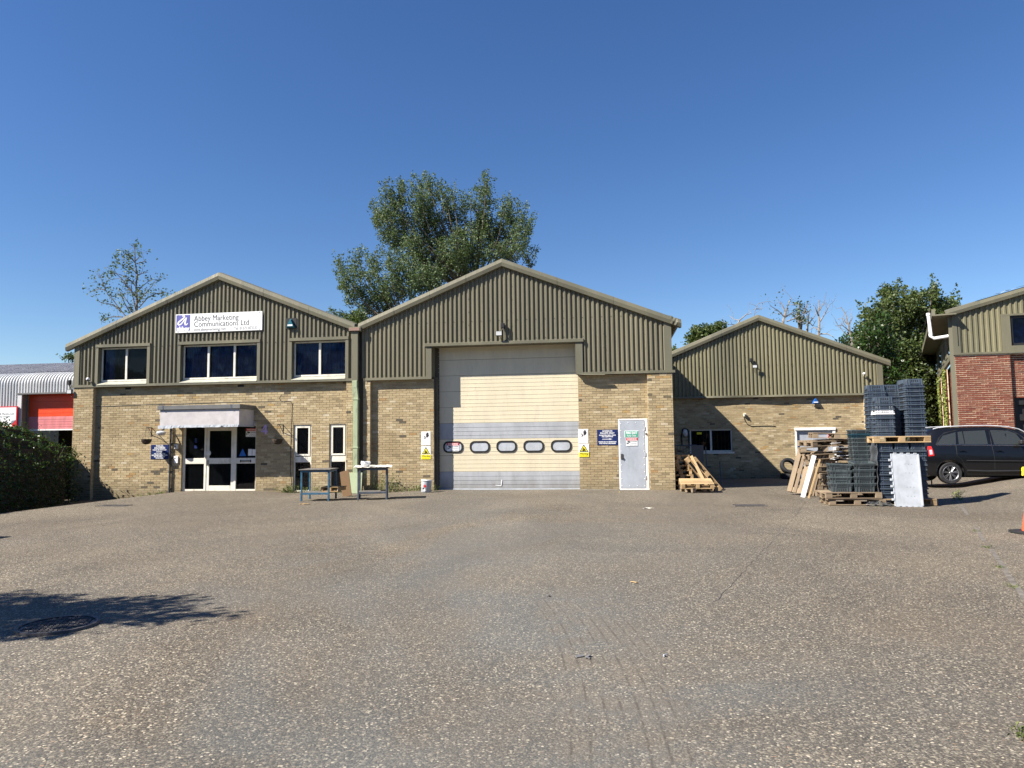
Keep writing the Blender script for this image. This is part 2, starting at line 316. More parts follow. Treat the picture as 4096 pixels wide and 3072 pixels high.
# ---------------------------------------------------------------- mesh helpers
class MB:
    def __init__(s): s.v = []; s.f = []; s.t = []
    def add(s, vs, fs, T=None, tone=0.):
        o = len(s.v)
        if T is not None: vs = [T @ Vector(v) for v in vs]
        s.v += [tuple(v) for v in vs]; s.f += [tuple(i+o for i in f) for f in fs]; s.t += [tone]*len(fs); return s
    def box(s, x0, x1, y0, y1, z0, z1, T=None, tone=0., back=True):
        if x0 > x1: x0, x1 = x1, x0
        if y0 > y1: y0, y1 = y1, y0
        if z0 > z1: z0, z1 = z1, z0
        v = [(x0, y0, z0), (x1, y0, z0), (x1, y1, z0), (x0, y1, z0), (x0, y0, z1), (x1, y0, z1), (x1, y1, z1), (x0, y1, z1)]
        f = [(0, 1, 5, 4), (1, 2, 6, 5), (3, 0, 4, 7), (4, 5, 6, 7), (3, 2, 1, 0)]
        if back: f.append((2, 3, 7, 6))
        return s.add(v, f, T, tone)
    def bbox(s, x0, x1, y0, y1, z0, z1, c=.008, T=None):
        """chamfered box (vertical and horizontal edges)"""
        bm = bmesh.new(); bmesh.ops.create_cube(bm, size=1)
        for v in bm.verts:
            v.co = Vector(((x0+x1)/2+v.co.x*(x1-x0), (y0+y1)/2+v.co.y*(y1-y0), (z0+z1)/2+v.co.z*(z1-z0)))
        bmesh.ops.bevel(bm, geom=list(bm.edges), offset=c, segments=1, affect='EDGES')
        bm.verts.index_update()
        s.add([v.co.copy() for v in bm.verts], [[v.index for v in f.verts] for f in bm.faces], T); bm.free(); return s
    def tube(s, pts, r, n=6, T=None, cap=True, tone=0.):
        pts = [Vector(p) for p in pts]; k = len(pts); rs = r if hasattr(r, '__len__') else [r]*k
        vs = []; up = Vector((0, 0, 1))
        for i, p in enumerate(pts):
            d = (pts[min(i+1, k-1)]-pts[max(i-1, 0)]).normalized()
            a = d.cross(up if abs(d.z) < .95 else Vector((1, 0, 0))).normalized(); b = a.cross(d)
            for j in range(n):
                t = 2*PI*j/n; vs.append(p+(a*math.cos(t)+b*math.sin(t))*rs[i])
        fs = [(i*n+j, i*n+(j+1) % n, (i+1)*n+(j+1) % n, (i+1)*n+j) for i in range(k-1) for j in range(n)]
        if cap: fs += [tuple(range(n)), tuple(range((k-1)*n, k*n))[::-1]]
        return s.add(vs, fs, T, tone)
    def prism(s, poly, y0, y1, T=None):
        """polygon given in (x,z), extruded along y"""
        n = len(poly); vs = [(x, y0, z) for x, z in poly]+[(x, y1, z) for x, z in poly]
        fs = [tuple(range(n)), tuple(range(n, 2*n))[::-1]]+[(i, n+i, n+(i+1) % n, (i+1) % n) for i in range(n)]
        return s.add(vs, fs, T)
    def lathe(s, prof, n=20, T=None):
        vs = [(r*math.cos(2*PI*j/n), r*math.sin(2*PI*j/n), z) for r, z in prof for j in range(n)]
        k = len(prof); fs = [(i*n+j, i*n+(j+1) % n, (i+1)*n+(j+1) % n, (i+1)*n+j) for i in range(k-1) for j in range(n)]
        return s.add(vs, fs, T)
    def stroke(s, pts, wd, y, T=None, h=.002):
        """flat ribbon in the xz plane"""
        k = len(pts); ws = wd if hasattr(wd, '__len__') else [wd]*k; L = []
        for i in range(k):
            a = pts[max(i-1, 0)]; b = pts[min(i+1, k-1)]; dx, dz = b[0]-a[0], b[1]-a[1]; q = math.hypot(dx, dz) or 1
            L.append((pts[i][0]-dz/q*ws[i]/2, pts[i][1]+dx/q*ws[i]/2, pts[i][0]+dz/q*ws[i]/2, pts[i][1]-dx/q*ws[i]/2))
        vs = [(p[0], y, p[1]) for p in L]+[(p[2], y, p[3]) for p in L]
        return s.add(vs, [(i, i+1, k+i+1, k+i) for i in range(k-1)], T)
    def build(s, name, mat, parent=None, label=None, smooth=False, kind=None, local=False, cat=None, group=None, origin=None):
        me = bpy.data.meshes.new(name)
        off = Vector((0, 0, 0))
        if origin is not None: off = Vector(origin)
        elif parent is not None and not local:
            p = parent
            while p: off += p.location; p = p.parent
        vs = s.v if not any(off) else [(a-off.x, b-off.y, c-off.z) for a, b, c in s.v]
        me.from_pydata(vs, [], s.f); me.update()
        if any(s.t):
            at = me.attributes.new('tone', 'FLOAT', 'FACE'); at.data.foreach_set('value', s.t)
        bm = bmesh.new(); bm.from_mesh(me)
        if len(s.f) < 60000: bmesh.ops.recalc_face_normals(bm, faces=list(bm.faces))
        if smooth:
            for f in bm.faces: f.smooth = True
        bm.to_mesh(me); bm.free()
        me.materials.append(mat if not isinstance(mat, str) else M[mat])
        o = bpy.data.objects.new(name, me); COL.objects.link(o); o.parent = parent
        if origin is not None: o.location = origin
        o.color = (0, 0, 0, 1)
        if label: o['label'] = label
        if kind: o['kind'] = kind
        if cat: o['category'] = cat
        if group: o['group'] = group
        if smooth and smooth != 'full':
            try:
                me.shade_smooth() if False else None
                for e in me.edges: pass
                me.set_sharp_from_angle(angle=rad(38))
            except Exception: pass
        return o

def thing(name, label, cat, loc=(0, 0, 0), group=None, rz=0):
    o = bpy.data.objects.new(name, None); COL.objects.link(o); o.location = loc; o.rotation_euler = (0, 0, rz)
    o['label'] = label; o['category'] = cat
    if group: o['group'] = group
    o.empty_display_size = .1
    return o

def copy_tree(o, parent=None):
    c = o.copy(); COL.objects.link(c); c.parent = parent
    for ch in o.children: copy_tree(ch, c)
    return c

def place(proto, used, label, group, Mx):
    o = proto if not used.get(proto.name) else copy_tree(proto)
    used[proto.name if proto.name in used else proto.name] = True
    o['label'] = label
    if group: o['group'] = group
    o.matrix_basis = Mx
    return o

def text(s, x, z, size, y, mat, parent, align='CENTER', bold=0., T=None, xs=1.0, name='lettering', width=None):
    c = bpy.data.curves.new('t', 'FONT'); c.body = s; c.size = size; c.align_x = align; c.align_y = 'CENTER'
    c.offset = bold; c.resolution_u = 3; c.extrude = .0006
    o = bpy.data.objects.new('t', c); COL.objects.link(o); bpy.context.view_layer.update()
    me = bpy.data.meshes.new_from_object(o.evaluated_get(bpy.context.evaluated_depsgraph_get()))
    bpy.data.objects.remove(o); me.name = name; me.materials.clear(); me.materials.append(M[mat])
    if width:
        xsv = [v.co.x for v in me.vertices]
        if xsv: xs = width/max(1e-6, max(xsv)-min(xsv))
    q = bpy.data.objects.new(name, me); COL.objects.link(q)
    off = Vector((0, 0, 0)); p = parent
    while p: off += p.location; p = p.parent
    Mx = (T or Matrix()) @ Matrix.Translation((x, y, z)) @ Matrix.Rotation(PI/2, 4, 'X') @ Matrix.Diagonal((xs, 1, 1, 1))
    if T is None: Mx = Matrix.Translation(-off) @ Mx
    q.parent = parent; q.matrix_basis = Mx; return q

def orient(x, y, z, d, L0):
    """matrix putting local +X along d"""
    return Matrix.Translation((x, y, z)) @ Vector(d).to_track_quat('X', 'Z').to_matrix().to_4x4()

# ---------------------------------------------------------------- brickwork
def subtract(iv, cuts):
    out = [iv]
    for a, b in cuts:
        nx = []
        for p, q in out:
            if b <= p or a >= q: nx.append((p, q)); continue
            if a > p: nx.append((p, a))
            if b < q: nx.append((b, q))
        out = nx
    return [(p, q) for p, q in out if q-p > .02]

UNIT = {}
def unit_brick(mat):
    if mat not in UNIT:
        b = MB(); b.box(0, .215, 0, .02, 0, .059 if mat == 'brick_red' else .065)
        me = bpy.data.meshes.new('brick'); me.from_pydata(b.v, [], b.f); me.update(); me.materials.append(M[mat]); UNIT[mat] = me
    return UNIT[mat]

def rand_tone():
    return min(.99, max(.005, random.gauss(.55, .17))) if random.random() > .035 else random.choice([.02, .04, .97, .99, .03, .95])

def brickwork(root, name, x0, x1, z0, z1, y, holes=(), mat='brick', mort='mortar', depth=.22, limit=300, T=None, phase=0., proud=.007, sides=True, ztop=None, pref=None):
    """a wall as a mortar backing with every brick standing proud of it; returns the wall part"""
    b = MB(); zs = sorted({z0, z1} | {max(z0, min(z1, h[2])) for h in holes} | {max(z0, min(z1, h[3])) for h in holes})
    for a, c in zip(zs[:-1], zs[1:]):
        if c-a < 1e-4: continue
        for p, q in subtract((x0, x1), [(h[0], h[1]) for h in holes if h[2] < (a+c)/2 < h[3]]):
            b.box(p, q, y, y+depth, a, c, T)
    wall = b.build(name, mort, root)
    rl = root.location
    full, rest = [], MB(); hb = .059 if mat == 'brick_red' else .065
    k = 0; z = z0+.005
    while z+.06 < z1+.002:
        ph = (k % 2)*.1125+phase+(.0562 if k % 4 > 1 and False else 0)
        cuts = [(h[0], h[1]) for h in holes if h[2] < z+.0325 < h[3]]
        n0 = math.floor((x0-ph)/.225)-1; n1 = math.ceil((x1-ph)/.225)+1
        for i in range(n0, n1):
            a = i*.225+ph; iv = (max(a, x0), min(a+.215, x1))
            if iv[1]-iv[0] < .03: continue
            for p, q in subtract(iv, cuts):
                t = rand_tone(); dy = proud+random.uniform(-.003, .004); dz = random.uniform(-.002, .002)
                if q-p > .2149 and not k == 0: full.append((p, z+dz, dy, t))
                else: rest.box(p, q, y-dy, y+.002, z+dz, z+dz+hb, T, t, back=False)
        k += 1; z += .075
    TT = T or Matrix()
    def dist(f): return ((TT @ Vector((f[0], y, f[1])))-EYE).length
    full.sort(key=dist)
    for p, zz, dy, t in full[limit:]:
        rest.box(p, p+.215, y-dy, y+.002, zz, zz+hb, T, t, back=False)
    um = unit_brick(mat); inv = Matrix.Translation(-rl)
    for p, zz, dy, t in full[:limit]:
        o = bpy.data.objects.new('brick', um); COL.objects.link(o); o.parent = wall
        o.matrix_basis = inv @ TT @ Matrix.Translation((p, y-dy, zz)); o.color = (t, t, t, 1)
    r = rest.build('brickwork', mat, wall, kind='stuff')
    return wall

def cladding(root, name, x0, x1, zb, top, y, holes=(), mat='clad', T=None, pitch=.146, dep=.040, y2=None):
    """box-profile steel sheet; zb and top are numbers or functions of x"""
    fb = zb if callable(zb) else (lambda x: zb)
    ft = top if callable(top) else (lambda x: top)
    prof = [(0, 0), (.048, 0), (.066, dep), (.128, dep), (.146, 0)]
    prof = [(a*pitch/.146, d) for a, d in prof]
    pts = []; x = x0
    while x < x1:
        for a, d in prof[:-1]:
            if x+a < x1: pts.append((x+a, d))
        x += pitch
    pts.append((x1, 0)); b = MB()
    for (xa, da), (xb, db) in zip(pts[:-1], pts[1:]):
        m = (xa+xb)/2
        for p, q in subtract((fb(m)+1e-5, ft(m)), [(h[2], h[3]) for h in holes if h[0] < m < h[1]]):
            za, zbb = (p, p)
            qa, qb = (ft(xa), ft(xb)) if abs(q-ft(m)) < 1e-4 else (q, q)
            pa, pb = (fb(xa), fb(xb)) if abs(p-fb(m)) < 1e-3 else (p, p)
            b.add([(xa, y+da, pa), (xb, y+db, pb), (xb, y+db, qb), (xa, y+da, qa)], [(0, 1, 2, 3)], T)
    return b.build(name, mat, root)

def studs(root, pts, y, r=.012, T=None):
    b = MB()
    for x, z in pts:
        b.add([(x+r*math.cos(t), y-.006, z+r*math.sin(t)) for t in (0, PI/3, 2*PI/3, PI, 4*PI/3, 5*PI/3)]+[(x+r*math.cos(t), y+.004, z+r*math.sin(t)) for t in (0, PI/3, 2*PI/3, PI, 4*PI/3, 5*PI/3)],
              [(0, 1, 2, 3, 4, 5)]+[(i, (i+1) % 6, 6+(i+1) % 6, 6+i) for i in range(6)], T)
    return b.build('fixing', 'black', root, kind='stuff')

def barge(root, xa, za, xb, zb, y, mat='trim', T=None, joints=3, lift=0):
    """folded verge flashing running up one slope"""
    sec = [(.02, -.26), (-.10, -.245), (-.125, -.13), (-.10, -.012), (.12, .03), (.12, -.02), (.02, -.10)]
    b = MB(); L = []
    for x, z in ((xa, za), (xb, zb)): L.append([(x, y+p, z+q+lift) for p, q in sec])
    n = len(sec); b.add(L[0]+L[1], [tuple(range(n)), tuple(range(n, 2*n))[::-1]]+[(i, n+i, n+(i+1) % n, (i+1) % n) for i in range(n)], T)
    # lap joints
    for k in range(1, joints+1):
        f = k/(joints+1); x = xa+(xb-xa)*f; z = za+(zb-za)*f; s = (zb-za)/(xb-xa)
        P = []
        for dx in (-.02, .02):
            P.append([(x+dx, y+p*1.03-.001, z+s*dx+q*1.012+lift+.001) for p, q in sec])
        b.add(P[0]+P[1], [(i, n+i, n+(i+1) % n, (i+1) % n) for i in range(n)], T)
    return b.build('verge_flashing', mat, root)
# ================================================================ GROUND
def sm(t): t = max(0, min(1, t)); return t*t*(3-2*t)
def kerb_x(y): return .93+.385*y
def G(x, y):
    z = -.30*sm((-14.0-x)/2.6)*sm((y-9)/8) - .15*sm((-17-x)/4)*sm((y-9)/8)
    z -= .17*sm((y-23)/6)*(1-sm((x-9)/3))
    z += .30*sm((x-kerb_x(y))/2.2)*sm((y-11)/7)
    z -= .07*sm((x+11.5)/1.0)*(1-sm((x+7.5)/1.5))*sm((y-18)/3)
    z += .012*math.sin(x*.7+1)*math.cos(y*.55)
    return z
xs = sorted(set([round(-34+.5*i, 3) for i in range(137)]+[-600, -300, -160, -100, -70, -50, -40, 40, 50, 70, 100, 160, 300, 600]))
ys = sorted(set([round(-8+.5*i, 3) for i in range(105)]+[-600, -300, -120, -60, -30, -15, 50, 60, 80, 120, 200, 350, 700]))
b = MB(); b.v = [(x, y, G(x, y)) for y in ys for x in xs]
nx = len(xs); b.f = [(j*nx+i, j*nx+i+1, (j+1)*nx+i+1, (j+1)*nx+i) for j in range(len(ys)-1) for i in range(nx-1)]
b.build('ground', 'ground', kind='structure', smooth='full')

F = 21.94                      # plane of the cladding and pilasters; brick panels lie .10 behind it
FB = F+.14
def x_(px, py=1700, y=F): return on(y, px, py).x
def z_(px, py, y=F): return on(y, px, py).z

LX0, LX1, VX, CX1 = -18.42, -8.36, -8.24, 1.76
apL, apC = (-13.08, 7.30), (-3.45, 7.30)
eL, eR, eC = (-18.70, 5.04), (VX, 5.37), (2.02, 5.15)
ZB = 3.60                      # top of the brick, foot of the cladding
def lerp(a, b, x): return a[1]+(b[1]-a[1])*(x-a[0])/(b[0]-a[0])
def roofL(x): return lerp(eL, apL, x) if x < apL[0] else lerp(apL, eR, x)
def roofC(x): return lerp(eR, apC, x) if x < apC[0] else lerp(apC, eC, x)

# ================================================================ windows
def casement(root, x0, x1, z0, z1, y, mull, mat='frame', glass='glass', blinds=None, bar=.055, name='window', back=True, depth=.07):
    """frame with mullions, one pane per light; blinds hang behind each pane"""
    w = MB()
    w.bbox(x0, x1, y, y+depth, z0, z0+bar, .006); w.bbox(x0, x1, y, y+depth, z1-bar, z1, .006)
    w.bbox(x0, x0+bar, y-.002, y+depth, z0+bar, z1-bar, .006); w.bbox(x1-bar, x1, y-.002, y+depth, z0+bar, z1-bar, .006)
    xsn = [x0]+list(mull)+[x1]
    for m in mull: w.bbox(m-bar*.7, m+bar*.7, y-.004, y+depth, z0+bar, z1-bar, .006)
    fr = w.build(name, mat, root)
    for a, c in zip(xsn[:-1], xsn[1:]):
        g = MB(); p = a+bar*.9; q = c-bar*.9
        g.box(p-.01, q+.01, y+.03, y+.036, z0+bar-.01, z1-bar+.01); g.build('pane', glass, fr)
        g = MB(); g.box(p, q, y+.02, y+.028, z0+bar, z0+bar+.012); g.box(p, p+.012, y+.02, y+.028, z0+bar, z1-bar); g.box(q-.012, q, y+.02, y+.028, z0+bar, z1-bar); g.box(p, q, y+.02, y+.028, z1-bar-.012, z1-bar)
        g.build('gasket', 'black', fr)
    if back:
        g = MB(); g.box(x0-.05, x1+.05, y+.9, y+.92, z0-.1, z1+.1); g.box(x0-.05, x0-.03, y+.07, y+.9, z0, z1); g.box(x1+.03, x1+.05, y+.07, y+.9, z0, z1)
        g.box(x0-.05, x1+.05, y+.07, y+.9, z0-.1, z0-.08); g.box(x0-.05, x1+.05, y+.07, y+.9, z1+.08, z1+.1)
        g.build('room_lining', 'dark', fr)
    return fr

def blind_slats(fr, x0, x1, z0, z1, y, n=None):
    n = n or int((x1-x0)/.10)
    me = None
    for i in range(n):
        a = x0+(x1-x0)*(i+.5)/n
        if me is None:
            b = MB(); b.add([(-.056, .018, 0), (-.02, 0, 0), (.03, 0, 0), (.056, .02, 0), (-.056, .018, 1), (-.02, 0, 1), (.03, 0, 1), (.056, .02, 1)], [(0, 1, 5, 4), (1, 2, 6, 5), (2, 3, 7, 6)])
            me = bpy.data.meshes.new('blind_slat'); me.from_pydata(b.v, [], b.f); me.materials.append(M['blue_blind'])
        o = bpy.data.objects.new('blind_slat', me); COL.objects.link(o); o.parent = fr
        off = fr.parent.location
        o.matrix_basis = Matrix.Translation((a-off.x, y-off.y+random.uniform(-.006, .006), z0-off.z)) @ Matrix.Rotation(random.uniform(-.22, .22), 4, 'Z') @ Matrix.Diagonal((1, 1, z1-z0, 1))

def surround(root, x0, x1, z0, z1, y, t=.13, sill=True, zbot=None, mat='trim'):
    """folded steel trims round an opening in the cladding; sill slopes out to the foot flashing"""
    zb = zbot if zbot is not None else z0
    b = MB(); b.box(x0-t, x1+t, y-.045, y+.02, z1-.005, z1+t*.9); b.build('head_flashing', mat, root)
    b = MB(); b.box(x0-t, x0, y-.030, y+.02, zb, z1-.007); b.box(x1, x1+t, y-.030, y+.02, zb, z1-.007)
    b.box(x0-.004, x0, y+.02, y+.20, zb, z1); b.box(x1, x1+.004, y+.02, y+.20, zb, z1); b.box(x0, x1, y+.02, y+.20, z1, z1+.004)
    b.build('side_flashing', mat, root)
    if sill:
        b = MB(); b.add([(x0, y-.05, zb), (x1, y-.05, zb), (x1, y+.17, z0), (x0, y+.17, z0), (x0, y-.05, zb-.02), (x1, y-.05, zb-.02)], [(0, 1, 2, 3), (4, 5, 1, 0)])
        b.build('sill', 'trim_lt', root)

# ================================================================ LEFT UNIT (offices)
UL = thing('warehouse_unit', 'gabled left-hand unit of buff brick under olive cladding, with the porch and company sign', 'building', (-13.4, F, 0))
w1 = (x_(395, 1460), x_(588, 1460), z_(490, 1528), z_(490, 1390))
w2 = (x_(724, 1440), x_(1028, 1440), z_(876, 1512), z_(876, 1378))
w3 = (x_(1169, 1440), x_(1381, 1440), z_(1275, 1501), z_(1275, 1364))
WZ0 = (w1[2]+w2[2]+w3[2])/3; WZ1 = (w1[3]+w2[3]+w3[3])/3
W = [(w1[0], w1[1], [x_(495, 1460)]), (w2[0], w2[1], [x_(825.5, 1440), x_(930, 1440)]), (w3[0], w3[1], [x_(1273, 1440)])]
holes = [(a-.02, c+.02, ZB, WZ1+.10) for a, c, m in W]
cladding(UL, 'cladding', LX0+.2, LX1-.03, ZB, lambda x: roofL(x)-.07, F, holes)
st = []
for a, c, m in W:
    casement(UL, a, c, WZ0, WZ1+.02, F+.13, m, back=True)
    surround(UL, a-.01, c+.01, WZ0+.01, WZ1+.03, F, .105, zbot=ZB+.01)
    for i in range(int((c-a+.3)/.29)): st.append((a-.1+.29*i, WZ1+.22))
    for zz in (ZB+.06,):
        st += [(a-.07, zz), (c+.07, zz)]
wins = [o for o in UL.children if o.name.startswith('window')]
for k, ((a, c, m), fr) in enumerate(zip(W, wins)):
    ms = [a]+m+[c]
    if k == 0: blind_slats(fr, a+.07, a+.42, WZ0+.03, WZ1-.02, F+.22, 4)
    else:
        for p, q in zip(ms[:-1], ms[1:]): blind_slats(fr, p+.05, q-.05, WZ0+.03, WZ1-.02, F+.22)
for i in range(34):
    x = LX0+.35+i*.292
    if not any(a-.2 < x < c+.2 for a, c, m in W): st += [(x, ZB+.05), (x, ZB+1.27)]
for i in range(8):
    for x in (-15.95, -12.8, -10.5, -13.4):
        z = ZB+.4+i*.46
        if z < roofL(x)-.2 and not any(a-.2 < x < c+.2 and z < WZ1+.3 for a, c, m in W): st.append((x, z))
studs(UL, st, F-.004)
# corner trim, foot flashing, verge
b = MB(); b.prism([(LX0, ZB), (LX0+.2, ZB), (LX0+.2, roofL(LX0+.2)-.1), (LX0, roofL(LX0)-.1)], F-.025, F+.03); b.box(LX0, LX0+.03, F, F+16, ZB, roofL(LX0)-.05)
b.build('corner_flashing', 'trim', UL)
b = MB(); b.box(LX0-.05, LX1, F-.04, F+.02, ZB-.075, ZB+.008); b.box(LX0-.05, LX1, F+.02, F+.14, ZB-.005, ZB+.003); b.build('foot_flashing', 'trim', UL)
b = MB(); b.box(LX0, LX1, F+.10, F+.30, ZB-.16, ZB-.001)
barge(UL, eL[0], eL[1], apL[0], apL[1], F, joints=2); barge(UL, apL[0], apL[1], VX-.06, eR[1]+.02, F, joints=2)
# brickwork: pilasters flush with the cladding, panel set back
dx0, dx1 = x_(718, 1750), x_(1016, 1750)
dz1 = z_(870, 1718); dz0 = z_(870, 1971)
nA = rect(FB, 1172, 1698, 1245, 1967); nB = rect(FB, 1316, 1695, 1385.5, 1965)
DOOR = (dx0, dx1, -.6, 2.30)
brickwork(UL, 'brick_pilaster', LX0+.02, -17.66, -.60, ZB-.07, F, limit=40)
brickwork(UL, 'brick_wall', -17.66, -8.60, -.60, ZB-.07, FB, [DOOR, (nA[0], nA[1], -.6, nA[3]), (nB[0], nB[1], -.6, nB[3])], limit=215)
brickwork(UL, 'brick_pilaster', -8.60, -8.38, -.30, ZB-.07, F, limit=40)
b = MB(); b.box(nA[0], nA[1], FB-.01, FB+.2, -.6, nA[2]); b.box(nB[0], nB[1], FB-.01, FB+.2, -.6, nB[2]); b.box(dx0, dx1, FB+.12, FB+.3, -.6, dz0-.02)
b.build('plinth', 'mortar', UL)
# air bricks
b = MB()
for px, py in ((502, 1556), (955, 1542)):
    x = x_(px, py); b.box(x-.11, x+.11, FB-.012, FB, ZB-.17, ZB-.10)
b.build('air_brick', 'black', UL)
# shell
b = MB()
b.box(LX0, LX0+.2, F+.22, F+18, -.6, ZB); b.box(LX0, LX1, F+17.8, F+18, -.6, 5.1)
b.build('side_wall', 'mortar', UL)
b = MB()
for (xa, za), (xb, zb2) in ((eL, apL), (apL, eR)):
    b.add([(xa, F+.05, za-.02), (xb, F+.05, zb2-.02), (xb, F+18, zb2-.02), (xa, F+18, za-.02), (xa, F+.05, za-.1), (xb, F+.05, zb2-.1), (xb, F+18, zb2-.1), (xa, F+18, za-.1)], [(0, 1, 2, 3), (4, 7, 6, 5), (0, 4, 5, 1), (2, 6, 7, 3), (0, 3, 7, 4)])
b.build('roof', 'clad', UL)
# narrow windows
def narrow(nr, nm):
    x0, x1, z0, z1 = nr
    zt0, zt1 = z0+(z1-z0)*.435, z0+(z1-z0)*.52          # transom
    w = MB(); y = FB+.05; t = .055
    w.bbox(x0, x1, y, y+.1, z0, z0+.05, .005); w.bbox(x0, x1, y, y+.1, z1-t, z1, .005); w.bbox(x0, x0+t, y-.002, y+.1, z0+.05, z1-t, .005); w.bbox(x1-t, x1, y-.002, y+.1, z0+.05, z1-t, .005)
    fr = w.build('window', 'frame', UL)
    w = MB(); w.bbox(x0+t, x1-t, y-.004, y+.09, zt0, zt1, .005); w.build('transom', 'frame', fr)
    w = MB(); a, c = x0+t+.005, x1-t-.005; q = .06
    w.bbox(a, c, y-.02, y+.03, zt1+.02, zt1+.02+q, .006); w.bbox(a, c, y-.02, y+.03, z1-t-q, z1-t-.005, .006); w.bbox(a, a+q, y-.022, y+.03, zt1+.02+q, z1-t-q, .006); w.bbox(c-q, c, y-.022, y+.03, zt1+.02+q, z1-t-q, .006)
    w.build('casement', 'frame', fr)
    for za, zc in ((zt1+.06, z1-t-.03), (z0+.04, zt0)):
        g = MB(); g.box(a, c, y+.012, y+.018, za, zc); g.build('pane', 'glass_dark', fr)
    g = MB()
    for k in range(3):
        xx = a+(c-a)*(k+.8)/3.4
        g.tube([(xx, y+.14, z0+.05), (xx, y+.14, z1-.06)], .011, 6)
    g.build('security_bar', 'steel_grey', fr)
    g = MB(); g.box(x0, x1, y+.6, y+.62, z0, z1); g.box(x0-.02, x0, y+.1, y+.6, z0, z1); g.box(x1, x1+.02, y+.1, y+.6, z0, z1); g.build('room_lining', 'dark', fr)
narrow(nA, 'a'); narrow(nB, 'b')

# entrance: three bays of cream frame with the door in the middle
E = MB(); y = FB+.06; t = .085
EN = []
def fp(px): return x_(px, 1850)
m1, m2 = fp(806.5), fp(926)
zt0, zt1 = z_(860, 1856), z_(860, 1833)
E.bbox(dx0, dx0+t, y, y+.12, dz0, 2.28, .006); E.bbox(dx1-t*.6, dx1, y, y+.12, dz0, 2.28, .006)
E.bbox(m1-.04, m1+.04, y-.003, y+.12, dz0, 2.28, .006); E.bbox(m2-.045, m2+.045, y-.003, y+.12, dz0, 2.28, .006)
E.bbox(dx0+t, dx1-t*.6, y+.002, y+.11, 2.12, 2.285, .006); E.bbox(dx0, dx1, y-.05, y+.12, dz0-.035, dz0+.03, .006)
E.bbox(dx0+t, m1-.04, y+.002, y+.11, dz0+.03, dz0+.1, .005); E.bbox(m2+.045, dx1-t*.6, y+.002, y+.11, dz0+.03, dz0+.1, .005)
ef = E.build('entrance_frame', 'frame', UL)
for a, c in ((dx0+t, m1-.04), (m2+.045, dx1-t*.6)):
    g = MB(); g.bbox(a, c, y+.001, y+.105, zt0, zt1, .006); g.build('transom', 'frame', ef)
    for za, zc in ((dz0+.09, zt0+.01), (zt1-.01, 2.13)):
        g = MB(); g.box(a, c, y+.05, y+.056, za, zc); g.build('pane', 'glass_dark', ef)
        g = MB(); g.box(a, a+.012, y+.035, y+.049, za, zc); g.box(c-.012, c, y+.035, y+.049, za, zc); g.box(a, c, y+.035, y+.049, za, za+.014); g.build('gasket', 'black', ef)
a, c = m1+.05, m2-.05
D = MB(); q = .09; y2 = y+.01
D.bbox(a, a+q, y2, y2+.06, dz0+.04, 2.10, .005); D.bbox(c-q, c, y2, y2+.06, dz0+.04, 2.10, .005); D.bbox(a+q, c-q, y2+.001, y2+.059, 1.98, 2.10, .005)
D.bbox(a+q, c-q, y2+.001, y2+.059, dz0+.04, dz0+.22, .005); D.bbox(a+q, c-q, y2+.001, y2+.059, zt0, zt1, .005)
dr = D.build('door', 'frame', UL)
for za, zc in ((dz0+.21, zt0+.01), (zt1-.01, 1.99)):
    g = MB(); g.box(a+q, c-q, y2+.025, y2+.031, za, zc); g.build('pane', 'glass_dark', dr)
    g = MB(); g.box(a+q, a+q+.012, y2+.012, y2+.024, za, zc); g.box(c-q-.012, c-q, y2+.012, y2+.024, za, zc); g.box(a+q, c-q, y2+.012, y2+.024, za, za+.014); g.box(a+q, c-q, y2+.012, y2+.024, zc-.014, zc); g.build('gasket', 'black', dr)
g = MB(); zz = (zt0+zt1)/2+.08
g.bbox(a+.02, a+.07, y2-.03, y2, zt0-.05, zt0+.12, .006); g.tube([(a+.045, y2-.03, zt0+.04), (a+.045, y2-.06, zt0+.04), (a+.05, y2-.06, zt0-.06)], .01, 6); g.build('handle', 'alu', dr)
g = MB(); g.lathe([(0.0001, .012), (.085, .012), (.095, .004), (.095, 0)], 18, Matrix.Translation((a+.06, y2-.01, zt1+.17)) @ Matrix.Rotation(PI/2, 4, 'X')); g.build('disc_plate', 'frame_w', dr)
g = MB(); lx = (m2+dx1)/2; g.box(lx-.17, lx+.17, y-.012, y, zt0+.07, zt0+.10); g.box(lx-.19, lx-.165, y-.014, y, zt0+.045, zt0+.125); g.box(lx+.165, lx+.19, y-.014, y, zt0+.045, zt0+.125); g.build('letter_slot', 'black', ef)
# lobby behind the glass
g = MB(); ly = y+.13
g.box(dx0-.3, dx0-.28, ly, ly+2.6, dz0, 2.3); g.box(dx0-.3, dx0+1.5, ly+2.6, ly+2.62, dz0, 2.3); g.build('lobby_wall', 'lobby', UL)
g = MB(); g.box(dx0+1.5, dx1+.3, ly+2.4, ly+2.62, dz0, 2.3); g.box(dx1+.02, dx1+.04, ly, ly+2.6, dz0, 2.3); g.box(dx0-.3, dx1+.3, ly, ly+2.6, dz0-.03, dz0); g.box(dx0-.3, dx1+.3, ly, ly+2.6, 2.3, 2.33)
g.build('lobby_lining', 'dark', UL)
g = MB()
for i in range(16): g.box(dx0+.35+i*.05, dx0+.385+i*.05, ly+.9, ly+.96, dz0+.2, dz0+.95)
g.box(dx0+.33, dx0+1.16, ly+.93, ly+1.0, dz0+.18, dz0+.97); g.tube([(dx0+.3, ly+.95, 2.2), (dx0+.3, ly+.95, dz0+.1)], .02, 6); g.build('radiator', 'lobby', UL)
g = MB(); g.box(m1+.42, m1+.60, ly+1.2, ly+1.3, dz0+.05, 1.05); g.build('door_post', M['yellow'] if False else 'deck', UL)
